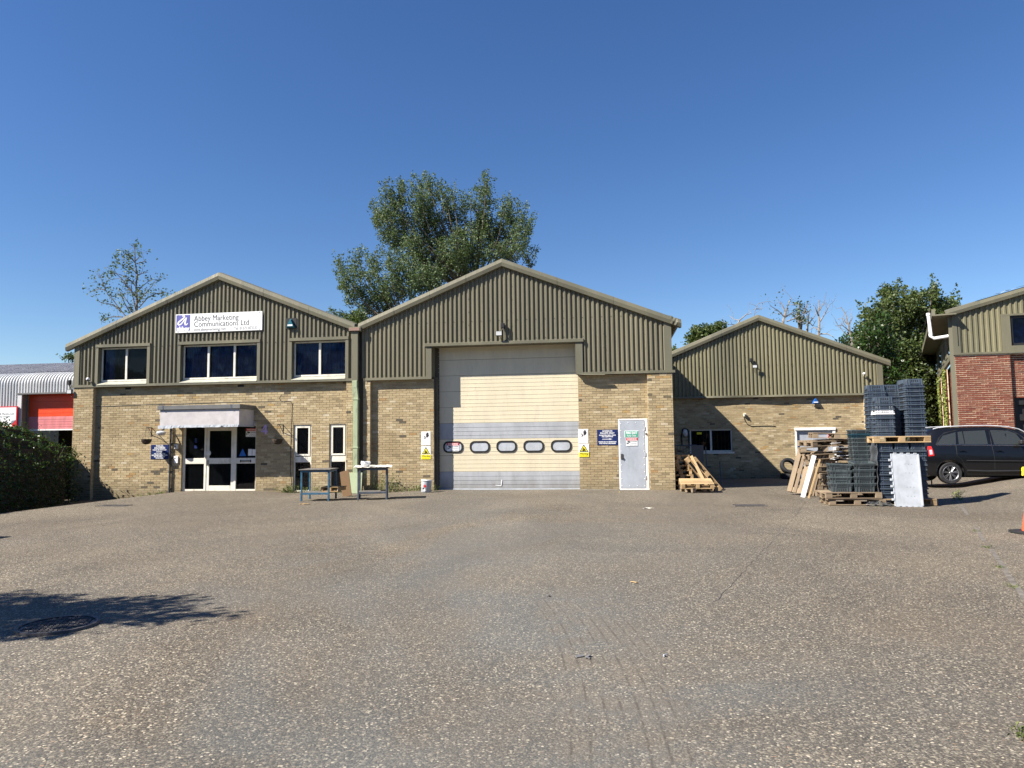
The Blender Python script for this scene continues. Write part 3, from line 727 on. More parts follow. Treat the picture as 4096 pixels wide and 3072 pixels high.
# notices stuck inside the glass (flat print)
nt_ = MB(); nt_.box(dx1-.33, dx1-.20, y+.044, y+.048, 1.14, 1.36); nt_.box(dx1-.185, dx1-.06, y+.044, y+.048, 1.14, 1.35); nt_.build('notice', 'white', UL)
nt_ = MB(); px0 = m2+.12; nt_.prism([(px0, 1.13), (px0+.26, 1.13), (px0+.13, 1.38)], y+.043, y+.047); nt_.build('triangular_sticker', 'blue', UL)
nt_ = MB(); nt_.box(dx0+.40, dx0+.48, y+.044, y+.048, 1.58, 1.74); nt_.box(dx0+.39, dx0+.49, y+.044, y+.048, 1.40, 1.50); nt_.build('sticker', 'navy', UL)

# canopy over the door
CY = FB-.94
cx0 = on(CY, 640, 1660).x; cx1 = on(CY, 957, 1650).x; cz0 = on(CY, 800, 1704).z; cz1 = on(CY, 800, 1637).z; cf1 = on(CY, 800, 1620).z
CAN = thing('door_canopy', 'faded white flat-roofed porch canopy with a grey fascia over the glazed entrance', 'canopy', ((cx0+cx1)/2, CY+.4, cz0))
g = MB(); g.bbox(cx0, cx1, CY, CY+.03, cz0, cz1, .004); g.build('front_panel', 'panelw', CAN)
g = MB(); g.bbox(cx1-.03, cx1-.002, CY+.032, FB-.005, cz0+.02, cz1-.002, .004); g.build('side_panel', 'panelw', CAN)
g = MB(); g.bbox(cx0+.002, cx0+.03, CY+.032, FB-.005, cz0+.02, cz1-.002, .004); g.build('side_panel', 'panelw', CAN)
g = MB(); g.bbox(cx0-.07, cx1+.05, CY-.05, CY+.06, cz1+.002, cf1, .006); g.bbox(cx1-.06, cx1+.048, CY+.062, FB-.003, cz1+.002, cf1-.002, .006); g.bbox(cx0-.068, cx0+.04, CY+.062, FB-.003, cz1+.002, cf1-.002, .006); g.build('fascia', 'grey', CAN)
g = MB(); g.box(cx0-.02, cx1, CY+.06, FB-.004, cf1-.03, cf1-.01); g.build('roof_board', 'grey', CAN)
g = MB(); g.box(cx0+.03, cx1-.03, CY+.03, FB-.004, cz0+.03, cz0+.05); g.build('soffit', 'white', CAN)
g = MB()
for cx in (cx0+.10, cx1-.28): g.box(cx, cx+.055, CY-.055, CY-.05, cz1+.004, cf1-.004)
g.build('joint_clip', 'alu', CAN)
# torn, peeling lower lip
g = MB(); n = 46; lo = []
for i in range(n+1):
    x = cx0-.06+(cx1+.03-cx0)*i/n
    lo.append((x, CY-.008-random.uniform(0, .012), cz0-.04-random.uniform(0, .012)-(.02 if i < 9 else 0)+(.05 if i == 37 else 0)))
for i in range(n):
    a_, b_ = lo[i], lo[i+1]
    g.add([a_, b_, (b_[0], CY-.004-random.uniform(0, .012), cz0+.035), (a_[0], CY-.006, cz0+.035)], [(0, 1, 2, 3)])
g.bbox(cx1-.01, cx1+.03, CY+.03, FB-.02, cz0-.035, cz0+.03, .004); g.bbox(cx0+.01, cx1-.01, CY+.008, CY+.03, cz0-.04, cz0, .003)
g.build('torn_edge_strip', 'sheet', CAN)

# ================================================================ CENTRE UNIT
UC = thing('warehouse_unit', 'tall central gabled unit holding the big sectional loading door', 'building', (-3.2, F, 0))
gx0, gx1 = x_(1731.4, 1750), x_(2317, 1800)              # brick jambs
hx0, hx1 = x_(1727, 1450), x_(2302, 1430)               # opening in the cladding
HZ = 4.58
cladding(UC, 'cladding', -8.08, CX1-.23, ZB, lambda x: roofC(x)-.07, F, [(hx0-.17, hx1+.17, ZB-1, HZ+.08)])
b = MB(); b.prism([(CX1-.24, ZB), (CX1-.02, ZB), (CX1-.02, roofC(CX1)-.1), (CX1-.24, roofC(CX1-.24)-.1)], F-.025, F+.03); b.build('corner_flashing', 'trim', UC)
b = MB(); b.box(hx0-.19, hx0-.002, F-.035, F+.02, ZB-.02, HZ); b.box(hx1+.002, hx1+.22, F-.035, F+.02, ZB+.0, HZ)
b.box(hx0-.002, hx0+.004, F+.0, F+.42, ZB-.02, HZ); b.box(hx1-.004, hx1+.002, F+.0, F+.42, ZB, HZ); b.build('jamb_flashing', 'trim', UC)
b = MB(); b.bbox(hx0-.22, hx1+.26, F-.075, F+.02, HZ-.02, HZ+.085, .008); b.box(hx0, hx1, F+.02, F+.42, HZ-.012, HZ-.004); b.build('head_flashing', 'trim', UC)
b = MB(); b.box(-7.96, hx0-.002, F-.04, F+.02, ZB-.075, ZB+.008); b.box(hx1+.02, CX1+.06, F-.04, F+.02, ZB-.06, ZB+.02)
b.box(-7.96, hx0, F+.02, F+.14, ZB-.01, ZB+.003); b.box(hx1, CX1+.06, F+.02, F+.14, ZB-.01, ZB+.003)
# lifted, bent end of the flashing above the fire door
b.add([(hx1-.02, F-.042, ZB-.03), (hx1+.9, F-.045, ZB-.062), (hx1+.9, F-.11, ZB-.085), (hx1+.25, F-.11, ZB-.07)], [(0, 1, 2, 3)])
b.build('foot_flashing', 'trim', UC)
st = []
for i in range(36):
    x = -7.95+i*.292
    if x > CX1-.3: continue
    if x < hx0-.2 or x > hx1+.25: st.append((x, ZB+.06))
    else: st += [(x, HZ+.16)]
    st.append((x, HZ+.75))
for x in (-6.95, -5.95, -4.55, -3.2, -1.6, -.3, .9):
    for i in range(10):
        z = ZB+.35+i*.42
        if z < roofC(x)-.2 and not (hx0-.2 < x < hx1+.25 and z < HZ+.2): st.append((x, z))
for z in (3.95, 4.3): st += [(hx0-.1, z), (hx1+.12, z)]
studs(UC, st, F-.004)
barge(UC, VX+.06, eR[1]+.02, apC[0], apC[1], F, joints=3); barge(UC, apC[0], apC[1], eC[0]-.3, lerp(apC, eC, eC[0]-.3), F, joints=2)
# dented end of the verge
b = MB(); sec = [(.02, -.26), (-.11, -.235), (-.14, -.13), (-.10, -.005), (.14, .035)]; ks = 7; P = []
for i in range(ks):
    x = eC[0]-.32+.34*i/(ks-1); z = lerp(apC, eC, x)+random.uniform(-.012, .018)
    P += [(x, F+p+random.uniform(-.02, .015), z+q+random.uniform(-.014, .014)) for p, q in sec]
m = len(sec); b.add(P, [(i*m+j, (i+1)*m+j, (i+1)*m+j+1, i*m+j+1) for i in range(ks-1) for j in range(m-1)]+[tuple(range((ks-1)*m, ks*m))]); b.build('dented_verge_end', 'trim', UC, label='crumpled end of the verge flashing')
dpx0, dpx1 = x_(2472.5, 1750), x_(2592, 1800); dpz0, dpz1 = z_(2480, 1956)-.01, z_(2472, 1675)
fd = (dpx0, dpx1, -.5, dpz1)
brickwork(UC, 'brick_pilaster', -8.03, -7.80, -.35, ZB-.07, F, limit=40)
brickwork(UC, 'brick_wall', -7.80, gx0, -.35, ZB-.07, FB, limit=100)
brickwork(UC, 'brick_wall', gx1, dpx1+.03, -.35, ZB-.07, FB, [fd], limit=120)
brickwork(UC, 'brick_pilaster', dpx1+.03, CX1-.03, .0, ZB-.07, F, limit=120)
b = MB(); b.bbox(dpx1+.01, CX1-.01, F-.02, FB, -.4, .0, .02); b.box(dpx0, dpx1, FB, FB+.2, -.4, dpz0-.03)
b.bbox(gx1, dpx0, FB-.022, FB+.05, -.35, .02, .02); b.build('concrete_plinth', 'concrete', UC)
b = MB(); b.box(gx0, gx0+.004, FB, FB+.4, -.3, ZB); b.box(gx1-.004, gx1, FB, FB+.4, -.3, ZB)
b.box(gx0+.004, gx0+.07, FB+.1, FB+.4, 0, ZB); b.box(gx0-.25, gx0+.10, FB+.335, FB+.42, 0, HZ+.1); b.box(gx1-.1, gx1+.3, FB+.37, FB+.42, 0, HZ+.1); b.build('door_jamb', 'groove', UC)
b = MB()
b.box(CX1-.25, CX1-.05, F+.22, F+18, -.4, 5.0); b.box(-8.2, CX1-.05, F+17.8, F+18, -.4, 5.2); b.box(-8.35, -8.2, F+.35, F+18, -.4, 5.0)
b.box(CX1-.05, CX1-.02, F+.03, F+18, ZB, 5.05); b.build('side_wall', 'mortar', UC)
b = MB()
for (xa, za), (xb, zb2) in ((eR, apC), (apC, eC)):
    b.add([(xa, F+.05, za-.02), (xb, F+.05, zb2-.02), (xb, F+18, zb2-.02), (xa, F+18, za-.02), (xa, F+.05, za-.1), (xb, F+.05, zb2-.1), (xb, F+18, zb2-.1), (xa, F+18, za-.1)], [(0, 1, 2, 3), (4, 7, 6, 5), (0, 4, 5, 1), (2, 6, 7, 3), (1, 5, 6, 2)])
b.build('roof', 'clad', UC)
b = MB(); gp = [(eC[0]-.28, 5.00), (eC[0]-.28, 5.14), (eC[0]+.03, 5.14), (eC[0]-.02, 5.02), (eC[0]-.12, 4.94)]; b.prism(gp, F+.1, F+17.9); b.build('gutter', 'trim', UC)
# sectional door: nine panels, every one its own part
GY = FB+.34; gp0, gp1 = gx0+.06, gx1+.12
zb_, nP = .055, 9; ph = (z_(1745, 1954)-z_(1745, 1358))/9.35
pz = [on(GY, 1744, 1300+v/2.2125).z for v in (1447, 1300, 1157, 1013, 873, 733, 593, 453, 315, 170, 30)]
for i in range(10):
    a, c = pz[i], pz[i+1]
    if a > HZ+.1: break
    b = MB(); b.bbox(gp0, gp1, GY, GY+.04, a+.004, c-.004, .006)
    mat = 'galv' if i in (0, 3) else 'cream'
    pn = b.build('door_panel', mat, UC, label={0: 'blue-grey bottom panel', 3: 'blue-grey panel'}.get(i))
    if i == 2: WP = pn; wz = (a, c)
    b = MB()
    for f in (.25, .5, .75): b.box(gp0, gp1, GY-.006, GY+.001, a+(c-a)*f-.006, a+(c-a)*f+.002)
    b.build('panel_rib', mat, pn)
b = MB(); b.bbox(gp0, gp1, GY-.012, GY+.03, -.02, pz[0], .006); b.build('bottom_seal', 'sheet', UC)
for i in range(1, 10):
    pass
b = MB(); b.box(gp0, gp1, GY+.012, GY+.05, 0, HZ+.3); b.build('panel_joints', 'groove', UC)
def rrect(x0, x1, z0, z1, r, n=5):
    P = []
    for cx, cz, a0 in ((x1-r, z1-r, 0), (x0+r, z1-r, PI/2), (x0+r, z0+r, PI), (x1-r, z0+r, 1.5*PI)):
        for i in range(n+1): t = a0+PI/2*i/n; P.append((cx+r*math.cos(t), cz+r*math.sin(t)))
    return P
for k, px in enumerate((360, 595, 832, 1072, 1316)):
    cx = on(GY, 1650+px/2.2125, 1786).x; cz = on(GY, 1650+px/2.2125, 1300+(1080-(px-360)*.0105)/2.2125).z
    A = rrect(cx-.325, cx+.325, cz-.185, cz+.185, .155); B = rrect(cx-.275, cx+.275, cz-.135, cz+.135, .12); n = len(A)
    b = MB(); b.add([(x, GY-.022, z) for x, z in A]+[(x, GY-.022, z) for x, z in B]+[(x, GY+.002, z) for x, z in A]+[(x, GY-.002, z) for x, z in B],
                    [(i, (i+1) % n, n+(i+1) % n, n+i) for i in range(n)]+[(i, 2*n+i, 2*n+(i+1) % n, (i+1) % n) for i in range(n)]+[(n+i, n+(i+1) % n, 3*n+(i+1) % n, 3*n+i) for i in range(n)])
    wf = b.build('window_seal', 'black', WP)
    b = MB(); b.prism(B, GY-.008, GY-.004); b.build('window_pane', 'sheet', WP)
# dent in the bottom panel and scuffs
b = MB(); xx = on(GY, 1650+790/2.2125, 1940).x
b.tube([(xx-.02, GY-.004, .10), (xx, GY-.01, .2), (xx+.01, GY-.004, .30)], .012, 5); b.tube([(xx-.2, GY-.004, .13), (xx-.02, GY-.008, .11)], .008, 5); b.build('dent_crease', 'white', UC)
# fire door
b = MB(); b.bbox(dpx0+.01, dpx0+.05, FB-.015, FB+.06, dpz0, dpz1-.05, .004); b.bbox(dpx1-.075, dpx1+.01, FB-.02, FB+.06, dpz0, dpz1-.05, .004); b.bbox(dpx0+.01, dpx1+.01, FB-.018, FB+.06, dpz1-.048, dpz1-.005, .004); b.bbox(dpx0+.02, dpx1+.02, FB-.05, FB+.06, dpz0-.04, dpz0+.015, .004)
ff = b.build('door_frame', 'white', UC)
b = MB(); b.bbox(dpx0+.05, dpx1-.08, FB-.03, FB+.02, dpz0+.03, dpz1-.06, .005); fl = b.build('steel_door', 'grey_door', UC)
b = MB()
for i in range(10):
    z = dpz0+.1+i*(dpz1-dpz0-.25)/9
    for x in (dpx0+.085, dpx1-.115): b.add([(x+.013*math.cos(t*PI/3), FB-.036, z+.013*math.sin(t*PI/3)) for t in range(6)]+[(x+.015*math.cos(t*PI/3), FB-.029, z+.015*math.sin(t*PI/3)) for t in range(6)], [tuple(range(6))]+[(t, (t+1) % 6, 6+(t+1) % 6, 6+t) for t in range(6)])
for x in np.linspace(dpx0+.085, dpx1-.115, 4)[1:-1]:
    for z in (dpz0+.1, dpz1-.12): b.box(x-.012, x+.012, FB-.037, FB-.03, z-.012, z+.012)
b.build('bolt_head', 'white', fl, kind='stuff')
b = MB()
for z in (dpz0+.35, dpz0+1.05, dpz1-.3): b.tube([(dpx1-.075, FB-.035, z-.06), (dpx1-.075, FB-.035, z+.06)], .012, 6)
b.build('hinge', 'grey_door', fl)
b = MB(); b.bbox(dpx0+.065, dpx0+.14, FB-.05, FB-.03, .93, 1.1, .008); b.tube([(dpx0+.1, FB-.055, .95), (dpx0+.13, FB-.075, .99), (dpx0+.10, FB-.07, 1.04), (dpx0+.12, FB-.06, .93)], .01, 5); b.build('lock', 'iron', fl)
b = MB(); b.bbox(dpx1-.06, dpx1-.02, FB-.05, FB-.02, dpz1-.5, dpz1-.44, .006); b.build('bell_push', 'black', ff)

# valley hopper and downpipes between the two gables
DP = thing('downpipe', 'pale green square downpipe with a swan neck in the slot between the two front gables', 'drainpipe', (-8.30, F, 0))
b = MB(); hx, hx2 = x_(1415, 1400), x_(1434, 1400)
b.bbox(hx-.02, hx2+.03, F-.14, F-.02, ZB-.1, 5.12, .008); b.build('boxed_gutter_outlet', 'trim', DP)
b = MB(); b.bbox(hx-.10, hx2+.14, F-.19, F+.05, 5.12, 5.26, .01); b.build('hopper', 'trim', DP)
b = MB(); b.bbox(hx-.08, hx2+.10, F-.20, F-.19, 5.135, 5.235, .003); b.build('hopper_plate', 'rusty', DP)
g0, g1 = x_(1419.5, 1700), x_(1438.5, 1700)
b = MB(); b.bbox(g0, g1, F-.17, F-.03, .42, 2.98, .012); b.bbox(g0-.04, g1-.03, F-.175, F-.04, 3.28, 3.52, .012)
b.add([(g0-.04, F-.172, 3.3), (g1-.03, F-.172, 3.3), (g1, F-.168, 2.96), (g0, F-.168, 2.96), (g0-.04, F-.04, 3.3), (g1-.03, F-.04, 3.3), (g1, F-.04, 2.96), (g0, F-.04, 2.96)], [(0, 1, 2, 3), (0, 3, 7, 4), (1, 5, 6, 2)])
b.build('pipe', 'pipe', DP)
b = MB()
for z in (2.9, 1.35): b.bbox(g0-.015, g1+.015, F-.18, F-.025, z, z+.05, .005)
b.build('collar', 'pipe', DP)
b = MB(); b.box(-8.40, -8.0, F+.18, F+.27, -.3, 5.2); b.build('slot_back', 'groove', DP)
# ================================================================ RIGHT UNIT (set back nine metres)
F2 = F+8.9; FB2 = F2+.13
UR = thing('warehouse_unit', 'low right-hand gabled unit set back behind the stacks of crates', 'building', (7, F2, 0))
RX0, RX1, ZR = 1.60, 10.86, 3.28
apR = (6.05, 6.68); eR2 = (11.15, 4.62); eL2 = (1.4, 4.80)
def roofR(x): return lerp(eL2, apR, x) if x < apR[0] else lerp(apR, eR2, x)
cladding(UR, 'cladding', RX0, RX1-.22, ZR, lambda x: roofR(x)-.07, F2, mat='clad2', pitch=.157)
b = MB(); b.prism([(RX1-.22, ZR), (RX1, ZR), (RX1, roofR(RX1)-.1), (RX1-.22, roofR(RX1-.22)-.1)], F2-.025, F2+.03); b.build('corner_flashing', 'trim', UR)
b = MB(); n = 30
for i in range(n):
    xa = RX0+(RX1+.03-RX0)*i/n; xb = RX0+(RX1+.03-RX0)*(i+1)/n
    da, db = [.065+.02*math.sin(q*2.1)*(q < 7) for q in (xa, xb)]
    b.add([(xa, F2-da, ZR-.07), (xb, F2-db, ZR-.07), (xb, F2-.055, ZR+.01), (xa, F2-.055, ZR+.01), (xa, F2+.1, ZR-.06), (xb, F2+.1, ZR-.06), (xb, F2+.02, ZR+.012), (xa, F2+.02, ZR+.012)], [(0, 1, 2, 3), (4, 5, 1, 0), (3, 2, 6, 7)])
b.build('foot_flashing', 'trim', UR)
st = []
for i in range(32):
    x = RX0+.1+i*.314
    if x < RX1-.3: st += [(x, ZR+.06), (x, ZR+1.28)]
for k in range(9):
    x = 2.6+k*.94
    for i in range(8):
        z = ZR+.4+i*.43
        if z < roofR(x)-.2: st.append((x, z))
studs(UR, st, F2-.004, .015)
barge(UR, eL2[0], eL2[1], apR[0], apR[1], F2, joints=2); barge(UR, apR[0], apR[1], eR2[0], eR2[1], F2, joints=2)
rw = rect(FB2, 2760, 1717, 2929.5, 1807); rd = rect(FB2, 3185, 1711, 3345, 1960); rd = (rd[0], rd[1], -.4, rd[3])
px2 = x_(3459, 1650, F2)
brickwork(UR, 'brick_wall', RX0, px2, -.4, ZR-.05, FB2, [rw, rd], limit=240)
brickwork(UR, 'brick_pilaster', px2, RX1-.02, -.4, ZR-.05, F2, limit=60)
b = MB(); b.box(RX0, RX0+.2, FB2+.25, F2+14, -.4, 4.6); b.box(RX1-.2, RX1, FB2+.25, F2+14, -.4, 4.6); b.box(RX0, RX1, F2+14, F2+14.2, -.4, 4.4); b.build('side_wall', 'mortar', UR)
b = MB()
for (xa, za), (xb, zb2) in ((eL2, apR), (apR, eR2)):
    b.add([(xa, F2+.05, za-.02), (xb, F2+.05, zb2-.02), (xb, F2+14, zb2-.02), (xa, F2+14, za-.02), (xa, F2+.05, za-.1), (xb, F2+.05, zb2-.1), (xb, F2+14, zb2-.1), (xa, F2+14, za-.1)], [(0, 1, 2, 3), (4, 7, 6, 5), (0, 4, 5, 1), (2, 6, 7, 3), (1, 5, 6, 2)])
b.build('roof', 'clad', UR)
fr = casement(UR, rw[0], rw[1], rw[2], rw[3], FB2+.05, [x_(2844.5, 1760, FB2)], glass='glass_dark')
b = MB()
for i in range(11):
    x = rw[0]+.12+i*(rw[1]-rw[0]-.24)/10; b.tube([(x, FB2+.2, rw[2]), (x, FB2+.2, rw[3])], .012, 5)
b.build('security_bar', 'frame', fr)
b = MB(); b.box(rw[0]+.3, rw[0]+.5, FB2+.078, FB2+.079, rw[3]-.21, rw[3]-.12); b.build('sticker', 'yellow', fr)
b = MB(); b.bbox(rw[0]-.03, rw[1]+.06, FB2-.06, FB2+.05, rw[2]-.09, rw[2]-.005, .006); b.build('window_sill', 'frame', UR)
b = MB(); b.bbox(rd[0]-.02, rd[1]+.02, FB2-.06, FB2+.05, rd[3]-.10, rd[3]+.01, .006); b.bbox(rd[0]-.01, rd[0]+.06, FB2-.03, FB2+.04, -.3, rd[3]-.1, .005); b.bbox(rd[1]-.10, rd[1]+.01, FB2-.03, FB2+.04, -.3, rd[3]-.1, .005); b.build('door_frame', 'white', UR)
b = MB(); b.bbox(rd[0]+.06, rd[1]-.10, FB2+.05, FB2+.09, -.25, rd[3]-.1, .005); dd = b.build('double_door', 'grey_door', UR)
b = MB(); mx = (rd[0]+rd[1])/2-.08; b.box(mx-.01, mx+.01, FB2+.043, FB2+.05, -.25, rd[3]-.12); b.box(rd[0]+.06, rd[1]-.1, FB2+.04, FB2+.05, .42, .47); b.build('meeting_strip', 'sheet', dd)

# ================================================================ WHITE NEIGHBOURING UNIT
WY = F+.85
UW = thing('steel_clad_unit', 'white ribbed-steel unit with a rolled eave and a red door, on the far left', 'building', (-24, WY, 0))
wx0, wx1 = -34.0, LX0+.02
zs = on(WY, 150, 1536).z; R = .42
path = [(0, -.6), (0, 1.0), (0, zs-1), (0, zs)]+[(R-R*math.cos(t), zs+R*math.sin(t)) for t in [i*rad(81)/9 for i in range(1, 10)]]
e = path[-1]; path += [(e[0]+.8, e[1]+.8*math.tan(rad(9)))]
e = path[-1]; path2 = [(e[0]-.01, e[1]+.02), (e[0]+4, e[1]+.02+4*math.tan(rad(9))), (e[0]+10.5, e[1]+.02+10.5*math.tan(rad(9)))]
ox0 = on(WY, 90, 1600).x; oz1 = on(WY, 180, 1573).z; oz0 = -.6
def ribbed(path, holes, pitch=.118, dep=.035, x0=wx0, x1=wx1):
    prof = [(0, 0), (.050, 0), (.062, dep), (.106, dep)]; b = MB(); pts = []; x = x0
    while x < x1:
        pts += [(x+a, d) for a, d in prof if x+a < x1]; x += pitch
    nrm = []
    for i in range(len(path)):
        a = path[max(i-1, 0)]; c = path[min(i+1, len(path)-1)]; t = Vector((c[0]-a[0], c[1]-a[1])).normalized(); nrm.append((t.y, -t.x))
    for (xa, da), (xb, db) in zip(pts[:-1], pts[1:]):
        m = (xa+xb)/2
        for i in range(len(path)-1):
            (y0, z0), (y1, z1) = path[i], path[i+1]
            if y0 == 0 and y1 == 0:
                z0 = max([z0]+[h for hx0_, hx1_, h in holes if hx0_ < m < hx1_])
                if z0 >= z1: continue
            n0, n1 = nrm[i], nrm[i+1]
            b.add([(xa, WY+y0+n0[0]*da, z0+n0[1]*da), (xb, WY+y0+n0[0]*db, z0+n0[1]*db), (xb, WY+y1+n1[0]*db, z1+n1[1]*db), (xa, WY+y1+n1[0]*da, z1+n1[1]*da)], [(0, 1, 2, 3)])
    return b
ribbed(path, [(ox0-.12, wx1+1, oz1)]).build('wall_sheeting', 'roofwhite', UW)
ribbed(path2, [], .2, .04).build('roof_sheeting', 'roofgrey', UW)
b = MB(); b.bbox(ox0-.16, ox0-.0, WY-.04, WY+.05, -.6, oz1, .004); b.build('door_trim', 'roofwhite', UW)
b = MB(); b.box(ox0, ox0+.004, WY+.0, WY+.30, -.6, oz1); b.box(ox0, wx1, WY, WY+.3, oz1, oz1+.004); b.box(ox0+.004, ox0+.05, WY+.18, WY+.3, -.6, oz1); b.build('reveal', 'grey', UW)
b = MB(); b.bbox(ox0-.2, wx1, WY-.06, WY+.03, oz1-.03, oz1+.03, .004); b.build('drip_flashing', 'grey', UW)
DYW = WY+.24; dzt = [on(DYW, 200, v).z for v in (1716, 1666, 1606, 1560)]
for i, (a, c, mt) in enumerate(((dzt[0], dzt[1], 'shutter_pink'), (dzt[1], dzt[2], 'shutter'), (dzt[2], dzt[3], 'shutter'))):
    b = MB(); b.bbox(ox0+.05, wx1, DYW, DYW+.04, a, c-.004, .005)
    k = 5 if i == 0 else 4
    for j in range(1, k): b.box(ox0+.05, wx1, DYW-.006, DYW, a+(c-a)*j/k-.008, a+(c-a)*j/k+.004)
    b.build('door_panel', mt, UW, label='sun-faded pink door panel' if i == 0 else None)
b = MB(); b.box(ox0+.05, wx1, DYW-.004, DYW+.05, dzt[0]-.05, dzt[0]-.004); b.build('bottom_bar', 'white', UW)
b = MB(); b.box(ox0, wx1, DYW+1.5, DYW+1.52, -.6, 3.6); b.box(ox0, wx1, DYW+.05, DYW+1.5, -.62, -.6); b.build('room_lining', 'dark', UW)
b = MB(); b.box(wx0, ox0-.2, WY+.3, WY+.4, -.6, zs); b.box(wx0, wx1, WY+.3, WY+11, -.6, -.5); b.box(wx0, wx1, WY+11, WY+11.1, -.6, 5.5); b.build('back_wall', 'grey', UW)
# ================================================================ RED BRICK UNIT
cor = EYE+ray(3828, 1560)*26.0; cor.z = 0
TR = Matrix.Translation(cor) @ Matrix.Rotation(-rad(6.55), 4, 'Z')
TS = Matrix.Translation(cor) @ Matrix.Rotation(-rad(110.3), 4, 'Z')
def onT(T, px, py, y=0.):
    Ti = T.inverted(); o = Ti @ EYE; d = Ti.to_3x3() @ ray(px, py); q = o+d*((y-o.y)/d.y); return q
UB = thing('brick_unit', 'red brick unit with olive cladding above, at the right edge behind the black car', 'building', (cor.x, cor.y, 0))
zc = onT(TR, 3821, 1415).z; ez = onT(TR, 3786, 1240, -.12); ez2 = onT(TR, 4090, 1150, -.12)
sl_ = (ez2.z-ez.z)/(ez2.x-ez.x)
def roofB(x): return ez.z+sl_*(x-ez.x)
xp = onT(TR, 4048, 1550).x; XW = 9.0
wB = (onT(TR, 4040, 1300).x, onT(TR, 4040, 1300).x+2.6, onT(TR, 4060, 1382).z, onT(TR, 4060, 1262).z)
cladding(UB, 'cladding', .18, XW, zc, lambda x: roofB(x)-.12, 0, [(wB[0]-.02, wB[1], zc-.1, wB[3])], mat='clad2', T=TR, pitch=.185, dep=.035)
b = MB(); b.prism([(-.04, zc), (.2, zc), (.2, roofB(.2)-.15), (-.04, roofB(0)-.15)], -.025, .03, TR); b.build('corner_flashing', 'trim', UB)
b = MB(); b.box(-.05, XW, -.06, .02, zc-.05, zc+.02, TR); b.build('foot_flashing', 'trim', UB)
b = MB(); b.box(wB[0]-.28, wB[0], -.03, .02, zc+.02, wB[3]+.02, TR); b.box(wB[0]-.28, wB[1], -.035, .02, wB[3]+.0, wB[3]+.07, TR); b.box(wB[0]-.0, wB[1], -.03, .1, zc+.02, wB[2], TR); b.build('window_flashing', 'trim', UB)
b = MB(); b.box(wB[0], wB[0]+.09, .02, .1, wB[2], wB[3], TR); b.box(wB[0], wB[1], .02, .1, wB[2], wB[2]+.09, TR); b.box(wB[0], wB[1], .02, .1, wB[3]-.09, wB[3], TR); wf = b.build('window', 'plastic', UB)
b = MB(); b.box(wB[0]+.08, wB[1], .06, .07, wB[2]+.08, wB[3]-.08, TR); b.build('pane', 'glass', wf)
b = MB(); b.box(wB[0], wB[1], .5, .52, wB[2], wB[3], TR); b.box(wB[0]-.02, wB[0], .1, .5, wB[2], wB[3], TR); b.build('blind', 'blue_blind', wf)
barge(UB, ez.x, ez.z, XW, roofB(XW), 0, T=TR, joints=3)
brickwork(UB, 'brick_pilaster', 0, xp, -.3, zc-.04, 0, mat='brick_red', mort='mortar_red', T=TR, limit=180, proud=.006)
wz = onT(TR, 4070, 1587).z
brickwork(UB, 'brick_wall', xp, XW, -.3, zc-.04, .14, [(xp+.09, XW, -.3, wz)], mat='brick_red', mort='mortar_red', T=TR, limit=50, proud=.006)
b = MB(); b.box(xp+.09, XW, .3, .32, -.3, wz, TR); b.box(xp+.09, xp+.2, .16, .3, -.3, wz, TR); b.box(xp+.2, XW, .2, .3, wz-.28, wz-.02, TR); b.box(xp+.2, XW, .2, .3, wz-.85, wz-.62, TR); b.build('dark_shopfront', 'plastic', UB)
# side elevation, running away
L = 18.0
brickwork(UB, 'brick_side_wall', -L, -.1, -.3, zc-.04, .12, mat='brick_red', mort='mortar_red', T=TS, limit=0, proud=.006, depth=.03)
for a in (-1.1, -6.2, -11.4, -16.9):
    brickwork(UB, 'brick_side_pilaster', a-.1, -.004 if a > -2 else a+.75, -.3, zc-.04, 0, mat='brick_red', mort='mortar_red', T=TS, limit=0, proud=.006, depth=.03)
ze = roofB(0)-.25
b = MB(); b.box(-L, 0, .02, .06, zc+.0, zc+.28, TS); b.box(-L, 0, .02, .06, ze-.35, ze, TS)
for a in (-17.9, -13.2, -8.6, -6.0, -2.2): b.box(a, a+1.5, .0, .06, zc+.28, ze-.35, TS)
b.box(-L, 0, -.05, .06, zc-.05, zc+.02, TS); b.build('side_cladding', 'trim', UB)
for a, mt in ((-16.4, 'glass_dark'), (-11.7, 'glass_dark'), (-7.1, None), (-4.5, None), (-.7, 'glass_dark')):
    w_ = 3.1 if a < -8 else (1.1 if a == -7.1 else (2.3 if a == -4.5 else .7))
    b = MB(); b.box(a, a+w_, .12, .14, zc+.28, ze-.35, TS); b.build('side_window', 'red' if mt is None else mt, UB)
b = MB(); b.box(-L, .35, -.62, .1, ze-.02, ze+.03, TS); b.prism([(-L, ze), (-L, ze+.24), (.30, ze+.24), (.30, ze)], -.66, -.56, TS); b.build('side_gutter', 'trim', UB)
b = MB(); b.box(-.25, -.02, -.15, -.01, -.3, ze+.0, TS); b.build('side_pipe', 'trim', UB)
b = MB(); b.box(-L-.1, -L+.14, -.2, -.01, -.3, ze, TS); b.build('side_pipe', 'trim', UB)
b = MB(); p = [TS @ Vector(q) for q in ((-.12, -.16, ze-.75), (-.12, -.62, ze-.8), (-.12, -.72, ze-.72), (-.12, -.74, ze-.2), (-.12, -.76, ze+.12))]
b.tube(p, .062, 10); b.tube([p[-1]-Vector((0, 0, .04)), p[-1]+Vector((0, 0, .05))], .075, 10); b.tube([p[2]+Vector((0, 0, .02)), p[2]+Vector((0, 0, .1))], .072, 10); b.build('white_flue_pipe', 'white', UB, smooth=True)
b = MB(); q0 = TR @ Vector((ez.x, 0, 0))
